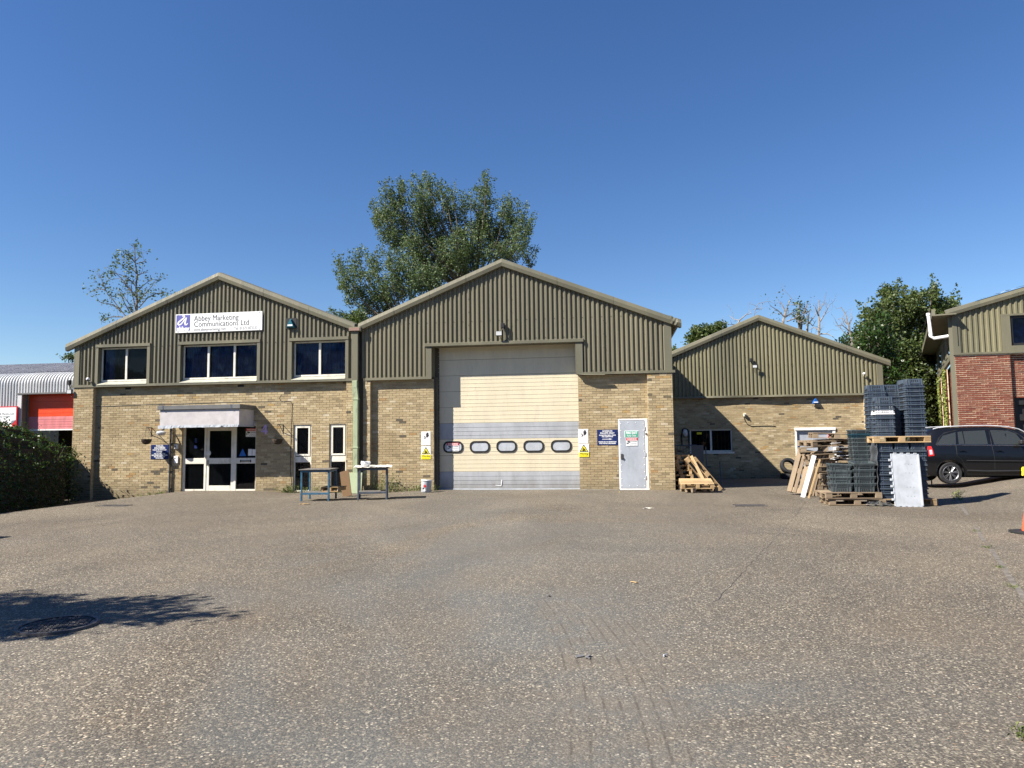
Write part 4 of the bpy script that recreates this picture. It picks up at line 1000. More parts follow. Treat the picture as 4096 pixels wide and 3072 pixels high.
b.add([tuple(TR @ Vector((ez.x-.0, -.02, ez.z+.0))), tuple(TR @ Vector((XW, -.02, roofB(XW)))), tuple(TR @ Vector((XW+6, 17, roofB(XW)))), tuple(TS @ Vector((-L, -.6, ez.z)))], [(0, 1, 2, 3)]); b.build('roof', 'clad', UB)
# ragged edge of slipped roof sheet above the verge
b = MB(); P = []
for i in range(26):
    x = ez.x+1.0+i*.16; P.append((x, roofB(x)+.035+abs(math.sin(i*1.3))*.04*min(1, i/6)))
b.add([tuple(TR @ Vector((x, -.11, z))) for x, z in P]+[tuple(TR @ Vector((x, .1, z+.01))) for x, z in P], [(i, i+1, 26+i+1, 26+i) for i in range(25)]); b.build('slipped_roof_edge', 'trim_lt', UB)

# ================================================================ foliage
def leaves(name, P, size, mat, parent=None, up=.3, aspect=.62, **kw):
    P = np.asarray(P, float); n = len(P)
    nrm = rng.normal(size=(n, 3)); nrm[:, 2] += up; nrm /= np.linalg.norm(nrm, axis=1)[:, None]
    t = np.cross(nrm, rng.normal(size=(n, 3))); t /= np.linalg.norm(t, axis=1)[:, None]; bb = np.cross(nrm, t)
    s = size*rng.uniform(.6, 1.3, (n, 1))
    V = np.stack([P-t*s*.5, P+bb*s*aspect*.5-t*s*.05+nrm*s*.08, P+t*s*.5, P-bb*s*aspect*.5-t*s*.05+nrm*s*.08], 1).reshape(-1, 3)
    off = np.array((0., 0, 0)); p = parent
    while p: off = off+np.array(p.location); p = p.parent
    V = V-off
    me = bpy.data.meshes.new(name); me.vertices.add(4*n); me.vertices.foreach_set('co', V.ravel().astype('f'))
    me.loops.add(4*n); me.loops.foreach_set('vertex_index', np.arange(4*n, dtype='i'))
    me.polygons.add(n); me.polygons.foreach_set('loop_start', np.arange(0, 4*n, 4, dtype='i'))
    me.update(calc_edges=True); me.materials.append(M[mat])
    o = bpy.data.objects.new(name, me); COL.objects.link(o); o.parent = parent
    for k, v in kw.items(): o[k] = v
    return o

def twigs(lobes, per, tl, nl, upw=.9, spread=.06, base=None):
    """lobes (cx,cy,cz,rx,ry,rz): plume-shaped twigs carrying leaves; returns leaf points and twig lines"""
    pts, lines = [], []
    for cx, cy, cz, rx, ry, rz in lobes:
        vol = rx*rz*4; n = max(4, int(per*vol))
        for _ in range(n):
            d = rng.normal(size=3); d /= np.linalg.norm(d); r = rng.uniform(.15, 1)**.45
            o = np.array((cx+d[0]*rx*r, cy+d[1]*ry*r, cz+d[2]*rz*r))
            g = d*np.array((.7, .7, .35))+np.array((0, 0, upw))+rng.normal(size=3)*.25; g /= np.linalg.norm(g)
            l = tl*rng.uniform(.5, 1.25)*(min(rx, rz)/(min(rx, rz)+.25)); s0 = o-g*l*.6
            k = max(3, int(nl*rng.uniform(.6, 1.3))); f = rng.uniform(0, 1, k)
            pts.append(s0+g*l*f[:, None]+rng.normal(size=(k, 3))*spread*(1.25-f[:, None]*.7)*1.6)
            lines.append((s0, s0+g*l))
    return np.concatenate(pts), lines

def px_lobe(D, px, py, rx, ry, ox=0, oy=0, s=1., dj=1.2):
    px, py, rx, ry = px/s+ox, py/s+oy, rx/s, ry/s
    y = D+rng.uniform(-dj, dj); q = on(y, px, py); sc = (q-EYE).dot(_f0)/FPX
    return (q.x, q.y, q.z, rx*sc, min(rx, ry)*sc*1.1+.3, ry*sc)

def grow(b, p, d, l, r, depth, tips, bend=.3, split=(2, 3), upw=.25, fac=.72):
    pts = [p]; q = p.copy(); dd = d.copy(); n = 4
    for i in range(n):
        dd = (dd+Vector(rng.normal(size=3))*bend*.35+Vector((0, 0, upw*.2))).normalized(); q = q+dd*(l/n); pts.append(q.copy())
    b.tube(pts, [r*(1-.11*i) for i in range(n+1)], 5 if r > .02 else 4, cap=False)
    tips.append((pts[-1], dd, depth)); tips.append((pts[2], dd, depth))
    if depth <= 0: return
    for _ in range(random.randint(*split)):
        nd = (dd+Vector(rng.normal(size=3))*.55+Vector((0, 0, upw))).normalized()
        grow(b, q if random.random() < .6 else pts[random.randint(2, n)], nd, l*fac*random.uniform(.75, 1.15), r*.6, depth-1, tips, bend, split, upw, fac)

def lobe_tree(name, label, D, lobes, trunk_px, group, mat, size, per, tl=.9, nl=14, bark='bark', ground_z=-.2, rtrunk=.22, upw=.9, sprays=0):
    base = on(D, *trunk_px); t = thing(name, label, 'tree', (base.x, D, ground_z), group)
    b = MB(); top = max(l[2] for l in lobes); cx = base.x
    b.tube([(cx, D, ground_z), (cx+.1, D, base.z*.5), (cx-.05, D, base.z), (cx+.1, D, base.z+(top-base.z)*.5)], [rtrunk, rtrunk*.85, rtrunk*.6, rtrunk*.25], 9)
    for l in lobes:
        h = max(base.z-1.5, min(l[2]-1.2, base.z+(l[2]-base.z)*.35)); dx = l[0]-cx
        b.tube([(cx, D, h-.6), (cx+dx*.35, D+(l[1]-D)*.4, h+(l[2]-h)*.3), (cx+dx*.8, D+(l[1]-D)*.8, h+(l[2]-h)*.72), (l[0], l[1], l[2]+l[5]*.6)], [rtrunk*.32, .055, .035, .012], 5, cap=False)
    pts, lines = twigs(lobes, per, tl, nl, upw)
    ex = []
    for l in lobes:
        for _ in range(sprays):
            a = rng.uniform(-1.25, 1.25); ph = rng.uniform(-1, 1)
            o = np.array((l[0]+l[3]*.6*math.sin(a), l[1]+l[4]*.8*math.sin(ph), l[2]+l[5]*.5*math.cos(a)))
            g = np.array((math.sin(a)*.55+rng.normal()*.12, rng.normal()*.2, 1.0)); g /= np.linalg.norm(g); ln = rng.uniform(.5, 1.15)
            f = rng.uniform(0, 1, 34)**.9; w_ = .20*(1-f*.75)
            ex.append(o+g*ln*f[:, None]+rng.normal(size=(34, 3))*w_[:, None]); lines.append((o-g*.4, o+g*ln*.9))
    if ex: pts = np.concatenate([pts]+ex)
    for s0, s1 in lines[::3]: b.tube([s0, s1], [.014, .005], 3, cap=False)
    b.build('trunk', bark, t)
    leaves('crown', pts, size, mat, t); return t

def pl(lst, D, **k): return [px_lobe(D, *l, **k) for l in lst]
POP = [(600, 420, 90, 140), (560, 600, 110, 150), (500, 520, 55, 100), (610, 330, 32, 60), (720, 320, 50, 90), (745, 262, 18, 25), (700, 450, 80, 100), (880, 400, 90, 170), (905, 230, 32, 60), (1000, 320, 55, 110), (985, 250, 22, 40), (1075, 300, 30, 60), (960, 470, 120, 140),
       (1140, 350, 38, 80), (1215, 370, 26, 65), (1150, 480, 70, 110), (800, 640, 190, 170), (680, 700, 120, 110), (1050, 680, 150, 150), (1310, 440, 42, 80), (1270, 590, 90, 150), (1530, 230, 34, 75), (1520, 340, 75, 120), (1500, 500, 100, 140), (1380, 420, 35, 30), (1570, 650, 130, 130), (1700, 500, 60, 100), (1755, 420, 28, 55), (1790, 560, 80, 110), (1870, 640, 70, 100), (1875, 510, 22, 40), (1935, 610, 30, 65),
       (1850, 760, 100, 100), (1680, 720, 150, 140), (1420, 760, 200, 170), (1230, 820, 200, 170), (1000, 870, 190, 140), (860, 800, 150, 130), (1100, 980, 220, 110), (1350, 930, 220, 110), (950, 1060, 200, 100), (1600, 860, 200, 80), (1790, 890, 110, 60), (1930, 900, 40, 40), (1960, 975, 45, 20), (1450, 640, 100, 120), (1060, 560, 60, 60)]
POP += [(1000, 1120, 200, 90), (820, 960, 80, 70), (720, 900, 45, 45), (1180, 1040, 160, 80)]
POPL = [(150, 1010, 32, 60), (190, 1100, 60, 80), (300, 930, 35, 50), (320, 1040, 80, 80), (450, 950, 45, 60), (470, 1060, 100, 90), (600, 960, 40, 50), (690, 1000, 80, 90), (620, 1130, 140, 110), (800, 1060, 70, 80), (280, 1200, 110, 80), (170, 1170, 60, 30), (240, 1300, 60, 50), (430, 1250, 150, 100), (640, 1260, 150, 90), (820, 1180, 140, 110), (520, 1350, 180, 90), (380, 1420, 110, 60), (950, 1160, 130, 80)]
lobe_tree('poplar_tree', 'tall grey-green poplar with feathery upright sprays rising behind the central gable', 44, pl(POP, 44, ox=1300, oy=650, s=2.37, dj=1.6), (1900, 1350), None, 'leaf_pop', .125, 31, 1.0, 18, rtrunk=.35, sprays=6)
lobe_tree('poplar_tree', 'lower poplar leaning out left of the tall one above the valley between the gables', 41, pl(POPL, 41, ox=1300, oy=650, s=2.37), (1640, 1500), None, 'leaf_pop', .125, 31, .9, 18, rtrunk=.2, sprays=6)
lobe_tree('shrub_tree', 'small yellow-green tree just showing in the valley between the two front gables', 36, pl([(60, 1405, 40, 14), (130, 1440, 60, 25), (260, 1450, 110, 42), (330, 1500, 90, 60), (230, 1500, 100, 60)], 36, ox=1300, oy=650, s=2.37, dj=.5), (1420, 1420), None, 'leaf_dk', .13, 60, .5, 14, rtrunk=.1, ground_z=-.2)
# trees at right
RT = [(3555, 1165, 45, 30), (3600, 1230, 90, 80), (3520, 1290, 80, 90), (3735, 1165, 25, 25), (3700, 1220, 85, 60), (3780, 1225, 50, 35), (3820, 1215, 14, 18), (3640, 1330, 130, 90), (3760, 1300, 70, 70), (3560, 1420, 130, 100), (3700, 1400, 100, 100), (3480, 1390, 90, 90), (3520, 1520, 100, 80), (3640, 1520, 120, 90), (3620, 1620, 120, 90), (3700, 1610, 90, 90), (3680, 1720, 110, 90), (3560, 1680, 90, 90), (3650, 1820, 130, 90)]
lobe_tree('broadleaf_tree', 'big dense dark-green tree behind the tall crate stack', 43, pl(RT, 43), (3650, 1600), None, 'leaf_dk', .17, 44, .8, 14, upw=.4, sprays=1)
lobe_tree('broadleaf_tree', 'paler bushy tree above the right eave of the set-back unit', 38, pl([(3375, 1365, 28, 25), (3420, 1400, 50, 40), (3470, 1340, 50, 50), (3530, 1300, 40, 60), (3480, 1430, 80, 50), (3540, 1400, 60, 80), (3560, 1480, 60, 60)], 38, dj=.5), (3500, 1500), None, 'leaf_hedge', .15, 34, .6, 12, rtrunk=.1)
lobe_tree('broadleaf_tree', 'round-topped light-green tree peeping over the left slope of the set-back unit', 47, pl([(2790, 1330, 40, 25), (2830, 1320, 40, 22), (2880, 1308, 35, 18), (2770, 1365, 40, 22), (2850, 1350, 70, 30), (2700, 1400, 12, 20)], 47, dj=.6), (2850, 1380), None, 'leaf_dk', .18, 60, .6, 12, upw=.5, rtrunk=.12)
lobe_tree('shrub_tree', 'dark sprig of conifer-like foliage above the white roof at the far left', 40, pl([(272, 1430, 20, 8), (290, 1424, 22, 10)], 40, dj=.3), (292, 1440), None, 'leaf_dk', .13, 120, .3, 10, rtrunk=.06)
# hand-traced limbs: the sparse birch-like tree at left
def limb_tree(name, label, D, limbs, ox, oy, s, leafn, mat, bark, lsize, fine=2, r0=.09, gz=-.2, leafr=.14):
    first = on(D, limbs[0][0][0]/s+ox, limbs[0][0][1]/s+oy); t = thing(name, label, 'tree', (first.x, D, gz))
    b = MB(); lp = []
    b.tube([(first.x, D, gz), (first.x+.1, D, first.z*.5), (first.x, D, first.z)], [r0*1.8, r0*1.4, r0], 8)
    for k, L_ in enumerate(limbs):
        pts = []; dy = rng.uniform(-.8, .8) if k else 0
        for i, (u, v) in enumerate(L_[:]):
            q = on(D+dy*i/len(L_), u/s+ox, v/s+oy); pts.append(q)
        r = r0*(1 if k == 0 else .42)
        b.tube(pts, [r*(1-.85*i/(len(pts)-1))+.006 for i in range(len(pts))], 5, cap=False)
        for i in range(len(pts)-1):
            seg = pts[i+1]-pts[i]; m = max(1, int(seg.length/.28))
            for j in range(m):
                if k == 0 and i < 1: continue
                p = pts[i]+seg*random.random(); tips = []
                d = (seg.normalized()+Vector(rng.normal(size=3))*.8+Vector((0, 0, .25))).normalized()
                grow(b, p, d, random.uniform(.25, .6), .012, fine, tips, .4, (1, 2), .15, .7)
                for tp, _, dep in tips:
                    if leafn and random.random() < .65:
                        c = max(1, int(leafn*random.random())); lp.append(np.array(tp)+rng.normal(size=(c, 3))*leafr)
    b.build('trunk', bark, t)
    if lp: leaves('crown', np.concatenate(lp), lsize, mat, t)
    return t
limb_tree('birch_tree', 'thin sparse-leaved tree above the left slope of the office gable', 38,
          [[(825, 1400), (815, 1290), (820, 1100), (805, 900), (825, 690), (790, 500), (785, 300), (770, 190)],
           [(820, 1100), (740, 980), (650, 870), (560, 760), (440, 650), (320, 570)], [(805, 900), (720, 800), (600, 720), (480, 680), (400, 690)], [(740, 990), (650, 900), (590, 800), (520, 760), (340, 790)],
           [(825, 690), (730, 600), (640, 480), (570, 400), (565, 330)], [(790, 500), (700, 400), (680, 300)], [(800, 470), (860, 400), (880, 300)], [(815, 520), (900, 490), (970, 470)],
           [(820, 720), (900, 680), (1010, 655)], [(815, 1000), (900, 900), (1000, 820), (1060, 780)], [(830, 1150), (950, 1020), (1060, 900), (1100, 830)], [(850, 1250), (1000, 1080), (1150, 1010), (1300, 1000), (1380, 1010)],
           [(700, 1330), (620, 1180), (560, 1050), (470, 1000)], [(640, 1400), (520, 1250), (430, 1130), (330, 1020), (270, 880), (215, 740), (185, 670)], [(290, 950), (180, 935), (90, 975)], [(560, 1300), (430, 1200), (300, 1180), (220, 1165)],
           [(580, 1400), (430, 1390), (300, 1430), (230, 1500)], [(760, 1350), (700, 1200), (620, 1080), (520, 950)], [(800, 1300), (760, 1100), (735, 950), (720, 820)]],
          350, 930, 4.1475, 9, 'leaf_pop', 'bark', .15, fine=1, r0=.07)
# dead and half-dead trees behind the set-back unit
limb_tree('bare_tree', 'bare grey tree with forked upright limbs behind the ridge of the set-back unit', 46,
          [[(1495, 380), (1495, 300), (1500, 200), (1490, 120), (1500, 0)], [(1500, 200), (1550, 120), (1590, 40)], [(1490, 140), (1460, 60)], [(1500, 90), (1540, 20)], [(1500, 270), (1450, 240), (1400, 270)], [(1500, 300), (1570, 300), (1630, 330)]],
          2600, 1200, 2.212, 0, 'leaf_dk', 'bark_pale', .1, fine=2, r0=.10)
limb_tree('bare_tree', 'leafless twiggy tree right of the ridge, beside the forked bare one', 45,
          [[(1385, 340), (1395, 240), (1400, 180), (1410, 110)], [(1400, 180), (1370, 110)], [(1395, 220), (1450, 150), (1470, 120)], [(1400, 190), (1440, 230), (1470, 180)]],
          2600, 1200, 2.212, 0, 'leaf_dk', 'bark_pale', .1, fine=2, r0=.08)
limb_tree('half_dead_tree', 'half-dead tree with one tuft of leaves above the right side of the ridge', 44,
          [[(1170, 260), (1180, 190), (1200, 110), (1230, 20), (1250, -20)], [(1190, 150), (1130, 90), (1060, 50)], [(1200, 110), (1170, 40), (1150, 10)], [(1200, 150), (1280, 100), (1330, 60)], [(1210, 190), (1290, 160), (1360, 110), (1400, 40)], [(1290, 160), (1320, 200), (1370, 170)]],
          2600, 1200, 2.212, 2, 'leaf_dk', 'bark_pale', .12, fine=2, r0=.09)
lobe_tree('half_dead_tree', 'single leafy crown top among the bare trees behind the ridge', 44.5, pl([(1320, 40, 50, 35), (1370, 80, 40, 40), (1300, 120, 45, 50), (1340, 170, 40, 40)], 44.5, ox=2600, oy=1200, s=2.212, dj=.3), (3200, 1300), None, 'leaf_dk', .14, 30, .5, 9, rtrunk=.08)
limb_tree('bare_tree', 'low pale bare shrub left of the ridge of the set-back unit', 43,
          [[(760, 250), (790, 180), (850, 130), (900, 120)], [(790, 180), (740, 170), (700, 135)], [(920, 150), (930, 90), (960, 30), (1020, 15)], [(940, 80), (990, 80)], [(760, 220), (720, 215), (690, 220)]],
          2600, 1200, 2.212, 0, 'leaf_dk', 'bark_pale', .1, fine=2, r0=.05)
limb_tree('dead_tree', 'bleached dead tree between the set-back unit and the dark tree', 41,
          [[(1790, 420), (1780, 330), (1760, 230), (1730, 120), (1690, 60)], [(1770, 280), (1700, 220), (1640, 230)], [(1760, 220), (1790, 160), (1780, 120)], [(1760, 230), (1700, 160), (1660, 170)], [(1780, 320), (1720, 290), (1640, 190)]],
          2600, 1200, 2.212, 0, 'leaf_dk', 'bark_pale', .1, fine=2, r0=.07)
# shadow-casting tree just outside the left of the frame
def round_tree(name, label, c, R_, mat, size, n):
    lob = []
    for _ in range(26):
        d = rng.normal(size=3); d /= np.linalg.norm(d); r = rng.uniform(.2, .85)
        lob.append((c[0]+d[0]*R_[0]*r, c[1]+d[1]*R_[1]*r, c[2]+d[2]*R_[2]*r, R_[0]*.28, R_[1]*.28, R_[2]*.24))
    t = thing(name, label, 'tree', (c[0], c[1], G(c[0], c[1]))); b = MB()
    b.tube([(c[0], c[1], -.1), (c[0]+.05, c[1], c[2]*.5), (c[0], c[1], c[2])], [.14, .1, .05], 8)
    for l in lob: b.tube([(c[0], c[1], c[2]-R_[2]*.7), ((c[0]+l[0])/2, (c[1]+l[1])/2, l[2]-.3), l[:3]], [.04, .025, .01], 5, cap=False)
    b.build('trunk', 'bark', t); pts, _ = twigs(lob, n, .6, 12, .3); leaves('crown', pts, size, mat, t)
round_tree('young_tree', 'young tree left of the yard, throwing its shadow across the ground', (-10.0, 3.5, 4.6), (2.1, 1.0, 1.1), 'leaf_dk', .11, 34)

# hedge: one clipped but shaggy mass beside the office corner
H = thing('hedge', 'big glossy dark-green hedge growing against the left corner of the office unit', 'hedge', (-19, 18.5, -.4))
def hedge_in(x, y):
    """outline of the hedge foot: returns 0..1 depth inside"""
    xr = -15.1-(y-15.0)*.36 if y > 13 else -14.4
    return min(xr-x, (y-12.2-max(0, (x+14.9))*.5)*.9, 21.3-y if x > -18.4 else 22.3-y)
core = MB(); pts = []
def htop(x, y):
    d = max(0, hedge_in(x, y)); base = 1.05+1.10*(1-math.exp(-d/1.0))
    return base+.16*math.sin(x*1.7+y*.8)+.10*math.sin(x*3.9-y*2.3)+(.10 if x < -17 else 0)-.28*sm((16.5-y)/3)
N = 0
while N < 100000:
    x = rng.uniform(-25, -14); y = rng.uniform(12.2, 21.9); d = hedge_in(x, y)
    if d < 0: continue
    N += 1; zt = htop(x, y); gz = G(x, y)
    u = rng.uniform()
    if d < .55 and u < .9: z = gz+rng.uniform(0, 1)*(zt-gz)
    elif d < .55: z = zt+rng.normal()*.06
    elif u < .32: z = zt-abs(rng.normal())*.10+.03
    else: continue
    pts.append((x, y, z))
    if rng.uniform() < .012 and z > zt-.1:
        for k in range(9): pts.append((x+rng.normal()*.035, y+rng.normal()*.035, z+.05+k*.035))
leaves('foliage', pts, .085, 'leaf_hedge', H, up=.5, aspect=.5)
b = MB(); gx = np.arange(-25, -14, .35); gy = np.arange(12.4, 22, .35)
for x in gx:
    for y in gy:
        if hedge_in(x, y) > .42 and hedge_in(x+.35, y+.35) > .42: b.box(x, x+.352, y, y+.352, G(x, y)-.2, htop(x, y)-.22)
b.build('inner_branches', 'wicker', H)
b = MB()
for _ in range(120):
    x = rng.uniform(-24, -14.6); y = rng.uniform(12.4, 21.5)
    if hedge_in(x, y) > .1: b.tube([(x, y, htop(x, y)-.5), (x+rng.normal()*.1, y+rng.normal()*.1, htop(x, y)+rng.uniform(.02, .22))], [.008, .003], 4, cap=False)
b.build('twig', 'bark', H, kind='stuff')

# the wood across the road, behind the viewer: what the windows and the car mirror
P = []
for k in range(26):
    cx = -75+k*6+rng.normal()*1.5; cy = -26+rng.normal()*3; hh = rng.uniform(8, 12)
    for _ in range(900):
        d = rng.normal(size=3); d /= np.linalg.norm(d); P.append((cx+d[0]*4.2, cy+d[1]*3.2, hh*.55+d[2]*hh*.5))
leaves('tree_belt', P, .9, 'leaf_dk', None, kind='stuff', label='belt of trees across the road behind the viewer', category='trees')
b = MB()
for k in range(26): cx = -75+k*6; b.box(cx-2.9, cx+2.9, -28, -25.5, -.2, 7.5)
o = b.build('undergrowth', 'soil', None, kind='stuff', label='dark undergrowth inside the belt of trees behind the viewer', cat='undergrowth', origin=(0, -27, 0))
# unseen van added past the left edge to cast a wedge of shadow
VN = thing('shadow_caster_van', 'unseen white van added left of the yard to cast a wedge of shadow', 'van', (-14, 9.0, 0))
tip = gnd(96, 2150, -.03); hv = 2.35; vx = tip.x-hv/1.08; vy = tip.y-hv*.62/1.08
b = MB(); b.bbox(vx-1.9, vx, vy-4.4, vy, .3, hv, .12); b.build('body', 'white', VN)
b = MB(); b.bbox(vx-1.85, vx-.05, vy-5.4, vy-4.35, .3, 1.25, .12); b.build('bonnet', 'white', VN)
for dx in (-1.75, -.15):
    for dy in (-.9, -4.2):
        b = MB(); b.lathe([(.001, -.1), (.33, -.1), (.33, .1), (.001, .1)], 20, Matrix.Translation((vx+dx, vy+dy, .33)) @ Matrix.Rotation(PI/2, 4, 'Y')); b.build('wheel', 'tyre', VN)
# ================================================================ SIGNS
def board(name, label, cat, r, y, mat, th=.012, rot=0, cham=.003):
    """flat sign board on plane y (front face at y-th); returns root with the board as a part"""
    x0, x1, z0, z1 = r; t = thing(name, label, cat, ((x0+x1)/2, y, (z0+z1)/2))
    b = MB(); b.bbox(x0, x1, y-th, y, z0, z1, cham); b.build('board', mat, t); return t
sg = rect(F-.02, 703.2, 1259.5-7.5+7.5, 1049.5, 1333.6)
sx0, sx1 = sg[0], sg[1]; q1, q2, q3 = z_(703, 1259.5), z_(703, 1333.6), z_(1049.5, 1244.5); sz1 = (q1+q3)/2; sz0 = sz1-(q1-q2)
SY = F-.02
t = board('company_sign', 'long white company sign with a violet logo square on the office gable', 'sign', (sx0, sx1, sz0, sz1), SY, 'signwhite', .015)
y = SY-.017; Wd = sx1-sx0; Hh = sz1-sz0
lx0, lx1, lz0, lz1 = sx0+.03, sx0+Wd*.170, sz0+Hh*.11, sz0+Hh*.95
b = MB(); b.box(lx0, lx1, y-.001, y+.001, lz0, lz1); b.build('logo_square', 'purple', t)
b = MB(); lw, lh = lx1-lx0, lz1-lz0
def lp(u, v): return (lx0+lw*u, lz0+lh*v)
b.stroke([lp(.42, .93), lp(.55, .97), lp(.60, .90), lp(.52, .80), lp(.34, .68), lp(.15, .54), (lp(.12, .45)), lp(.2, .38), lp(.34, .42), lp(.50, .58), lp(.62, .76)], [.03, .05, .05, .045, .05, .055, .06, .055, .045, .04, .04], y-.003)
b.stroke([lp(.72, .84), lp(.68, .66), lp(.63, .48), lp(.66, .38), lp(.76, .38), lp(.84, .48)], [.05, .055, .055, .055, .045, .02], y-.0035)
b.build('logo_letter', 'signwhite', t)
text('abbey', (lx0+lx1)/2, lz0+lh*.12, .19, y-.002, 'signwhite', t, bold=.012, width=lw*.94)
text('Abbey Marketing', sx0+Wd*.215, sz0+Hh*.73, .265, y, 'ink', t, 'LEFT', width=Wd*.515)
text('Communications Ltd', sx0+Wd*.215, sz0+Hh*.42, .265, y, 'ink', t, 'LEFT', width=Wd*.63)
text('www.abbeymarketing.com', sx0+Wd*.215, sz0+Hh*.14, .13, y, 'grey', t, 'LEFT', width=Wd*.37)
text('Tel: 01371 873333', sx0+Wd*.68, sz0+Hh*.13, .14, y, 'grey', t, 'LEFT', width=Wd*.265)
b = MB()
for u in (.03, .5, .97):
    for v in (.06, .94): b.box(sx0+Wd*u-.01, sx0+Wd*u+.01, y-.006, y+.002, sz0+Hh*v-.01, sz0+Hh*v+.01)
b.build('screw', 'iron', t)

# blue delivery signs
r = rect(FB, 604.5, 1779, 676, 1836.5); t = board('delivery_sign', 'navy PARCEL DELIVERIES sign left of the entrance under the lantern', 'sign', r, FB-.008, 'navy')
y = FB-.022; cx = (r[0]+r[1])/2; w_ = r[1]-r[0]; h_ = r[3]-r[2]
for s, v, sz, wd in (('PARCEL', .91, .085, .42), ('DELIVERIES', .77, .085, .60), ('PLEASE USE INTERCOM', .635, .05, .78), ('FOR ALL PALLETED', .37, .045, .62), ('DELIVERIES PLEASE PRESS', .27, .045, .88), ('BELL BY SHUTTER', .17, .045, .62), ('DOOR ONCE', .07, .045, .42)):
    text(s, cx, r[2]+h_*v, sz, y, 'signwhite', t, bold=.002, width=w_*wd)
b = MB(); az = r[2]+h_*.505; b.box(cx-.13, cx+.06, y-.001, y, az-.01, az+.01); b.prism([(cx+.04, az-.028), (cx+.14, az), (cx+.04, az+.028)], y-.001, y); b.build('arrow', 'signwhite', t)
r = rect(FB, 2388.5, 1718.5, 2471, 1780.5); t = board('goods_sign', 'navy GOODS IN PALLETS ONLY sign beside the grey fire door', 'sign', r, FB-.008, 'navy')
cx = (r[0]+r[1])/2; w_ = r[1]-r[0]; h_ = r[3]-r[2]
for s, v, sz, wd in (('GOODS IN', .90, .07, .48), ('PALLETS ONLY', .77, .07, .70), ('PLEASE RING BELL ONCE', .635, .045, .80), ('FOR ASSISTANCE', .54, .045, .54), ('PLEASE GO TO RECEPTION', .21, .045, .85), ('FOR PARCEL DELIVERIES', .11, .045, .79)):
    text(s, cx, r[2]+h_*v, sz, y, 'signwhite', t, bold=.002, width=w_*wd)
b = MB(); az = r[2]+h_*.385; b.box(cx-.16, cx+.08, y-.001, y, az-.008, az+.008); b.prism([(cx+.05, az-.026), (cx+.15, az), (cx+.05, az+.026)], y-.001, y); b.build('arrow', 'signwhite', t)

def hand_sign(r, label, tilt=0):
    t = board('hand_sign', label, 'sign', r, FB-.008, 'white', .008)
    x0, x1, z0, z1 = r; w_ = x1-x0; h_ = z1-z0; y = FB-.018
    def P(u, v): return (x0+w_*u, z0+h_*v)
    b = MB()
    b.prism([P(.50, .66), P(.58, .56), P(.74, .60), P(.78, .68), P(.74, .74), P(.58, .75)], y-.001, y)
    for (u, v), (p, q), wd in (((.56, .72), (.50, .84), .018), ((.61, .74), (.59, .92), .018), ((.66, .74), (.67, .93), .018), ((.71, .73), (.75, .90), .018), ((.75, .68), (.82, .78), .018)):
        b.stroke([P(u, v), P(p, q)], wd, y-.002)
    b.stroke([P(.52, .60), P(.40, .52), P(.30, .48)], .016, y-.002); b.stroke([P(.30, .62), P(.40, .66), P(.38, .56), P(.47, .50)], .013, y-.003); b.stroke([P(.28, .74), P(.36, .68), P(.33, .60)], .010, y-.003)
    b.build('hand_symbol', 'ink', t); b = MB(); b.stroke([P(.34, .74), P(.60, .54)], .016, y-.005); b.build('slash', 'white', t)
def warn_sign(r, label):
    t = board('forklift_warning_sign', label, 'sign', r, FB-.008, 'signwhite', .008)
    x0, x1, z0, z1 = r; w_ = x1-x0; h_ = z1-z0; y = FB-.018
    def P(u, v): return (x0+w_*u, z0+h_*v)
    b = MB(); b.box(x0+.004, x1-.004, y-.001, y, z0+.004, z0+h_*.36); b.build('yellow_band', 'yellow', t)
    b = MB(); b.prism([P(.06, .40), P(.94, .40), P(.5, .96)], y-.001, y); b.build('triangle_border', 'ink', t)
    b = MB(); b.prism([P(.17, .445), P(.83, .445), P(.5, .86)], y-.003, y-.002); b.build('triangle', 'yellow', t)
    b = MB(); b.prism([P(.42, .49), P(.64, .49), P(.66, .60), P(.56, .60), P(.52, .70), P(.44, .70)], y-.005, y-.004); b.stroke([P(.38, .47), P(.38, .66)], .01, y-.006); b.stroke([P(.24, .475), P(.38, .475)], .01, y-.006)
    for u in (.46, .62): b.prism([(P(u, .48)[0]+.016*math.cos(i*PI/4), P(u, .48)[1]+.016*math.sin(i*PI/4)) for i in range(8)], y-.007, y-.006)
    b.build('forklift_symbol', 'ink', t)
    text('Warning', x0+w_*.5, z0+h_*.25, .075, y-.001, 'ink', t, bold=.002, width=w_*.82); text('Fork lift trucks', x0+w_*.5, z0+h_*.09, .04, y-.001, 'ink', t, width=w_*.76)
o_, s_ = (1650, 1300), 2.2125
def zr(y, a, b_, c, d): return rect(y, o_[0]+a/s_, o_[1]+b_/s_, o_[0]+c/s_, o_[1]+d/s_)
hand_sign(zr(FB, 78, 943, 161, 1065), 'white no-touching hand sign left of the big loading door')
warn_sign(zr(FB, 78, 1074, 162, 1189), 'yellow forklift warning sign left of the big loading door')
hand_sign(zr(FB, 1468, 921, 1556, 1047), 'white no-touching hand sign right of the big loading door')
warn_sign(zr(FB, 1472, 1051, 1562, 1169), 'yellow forklift warning sign right of the big loading door')

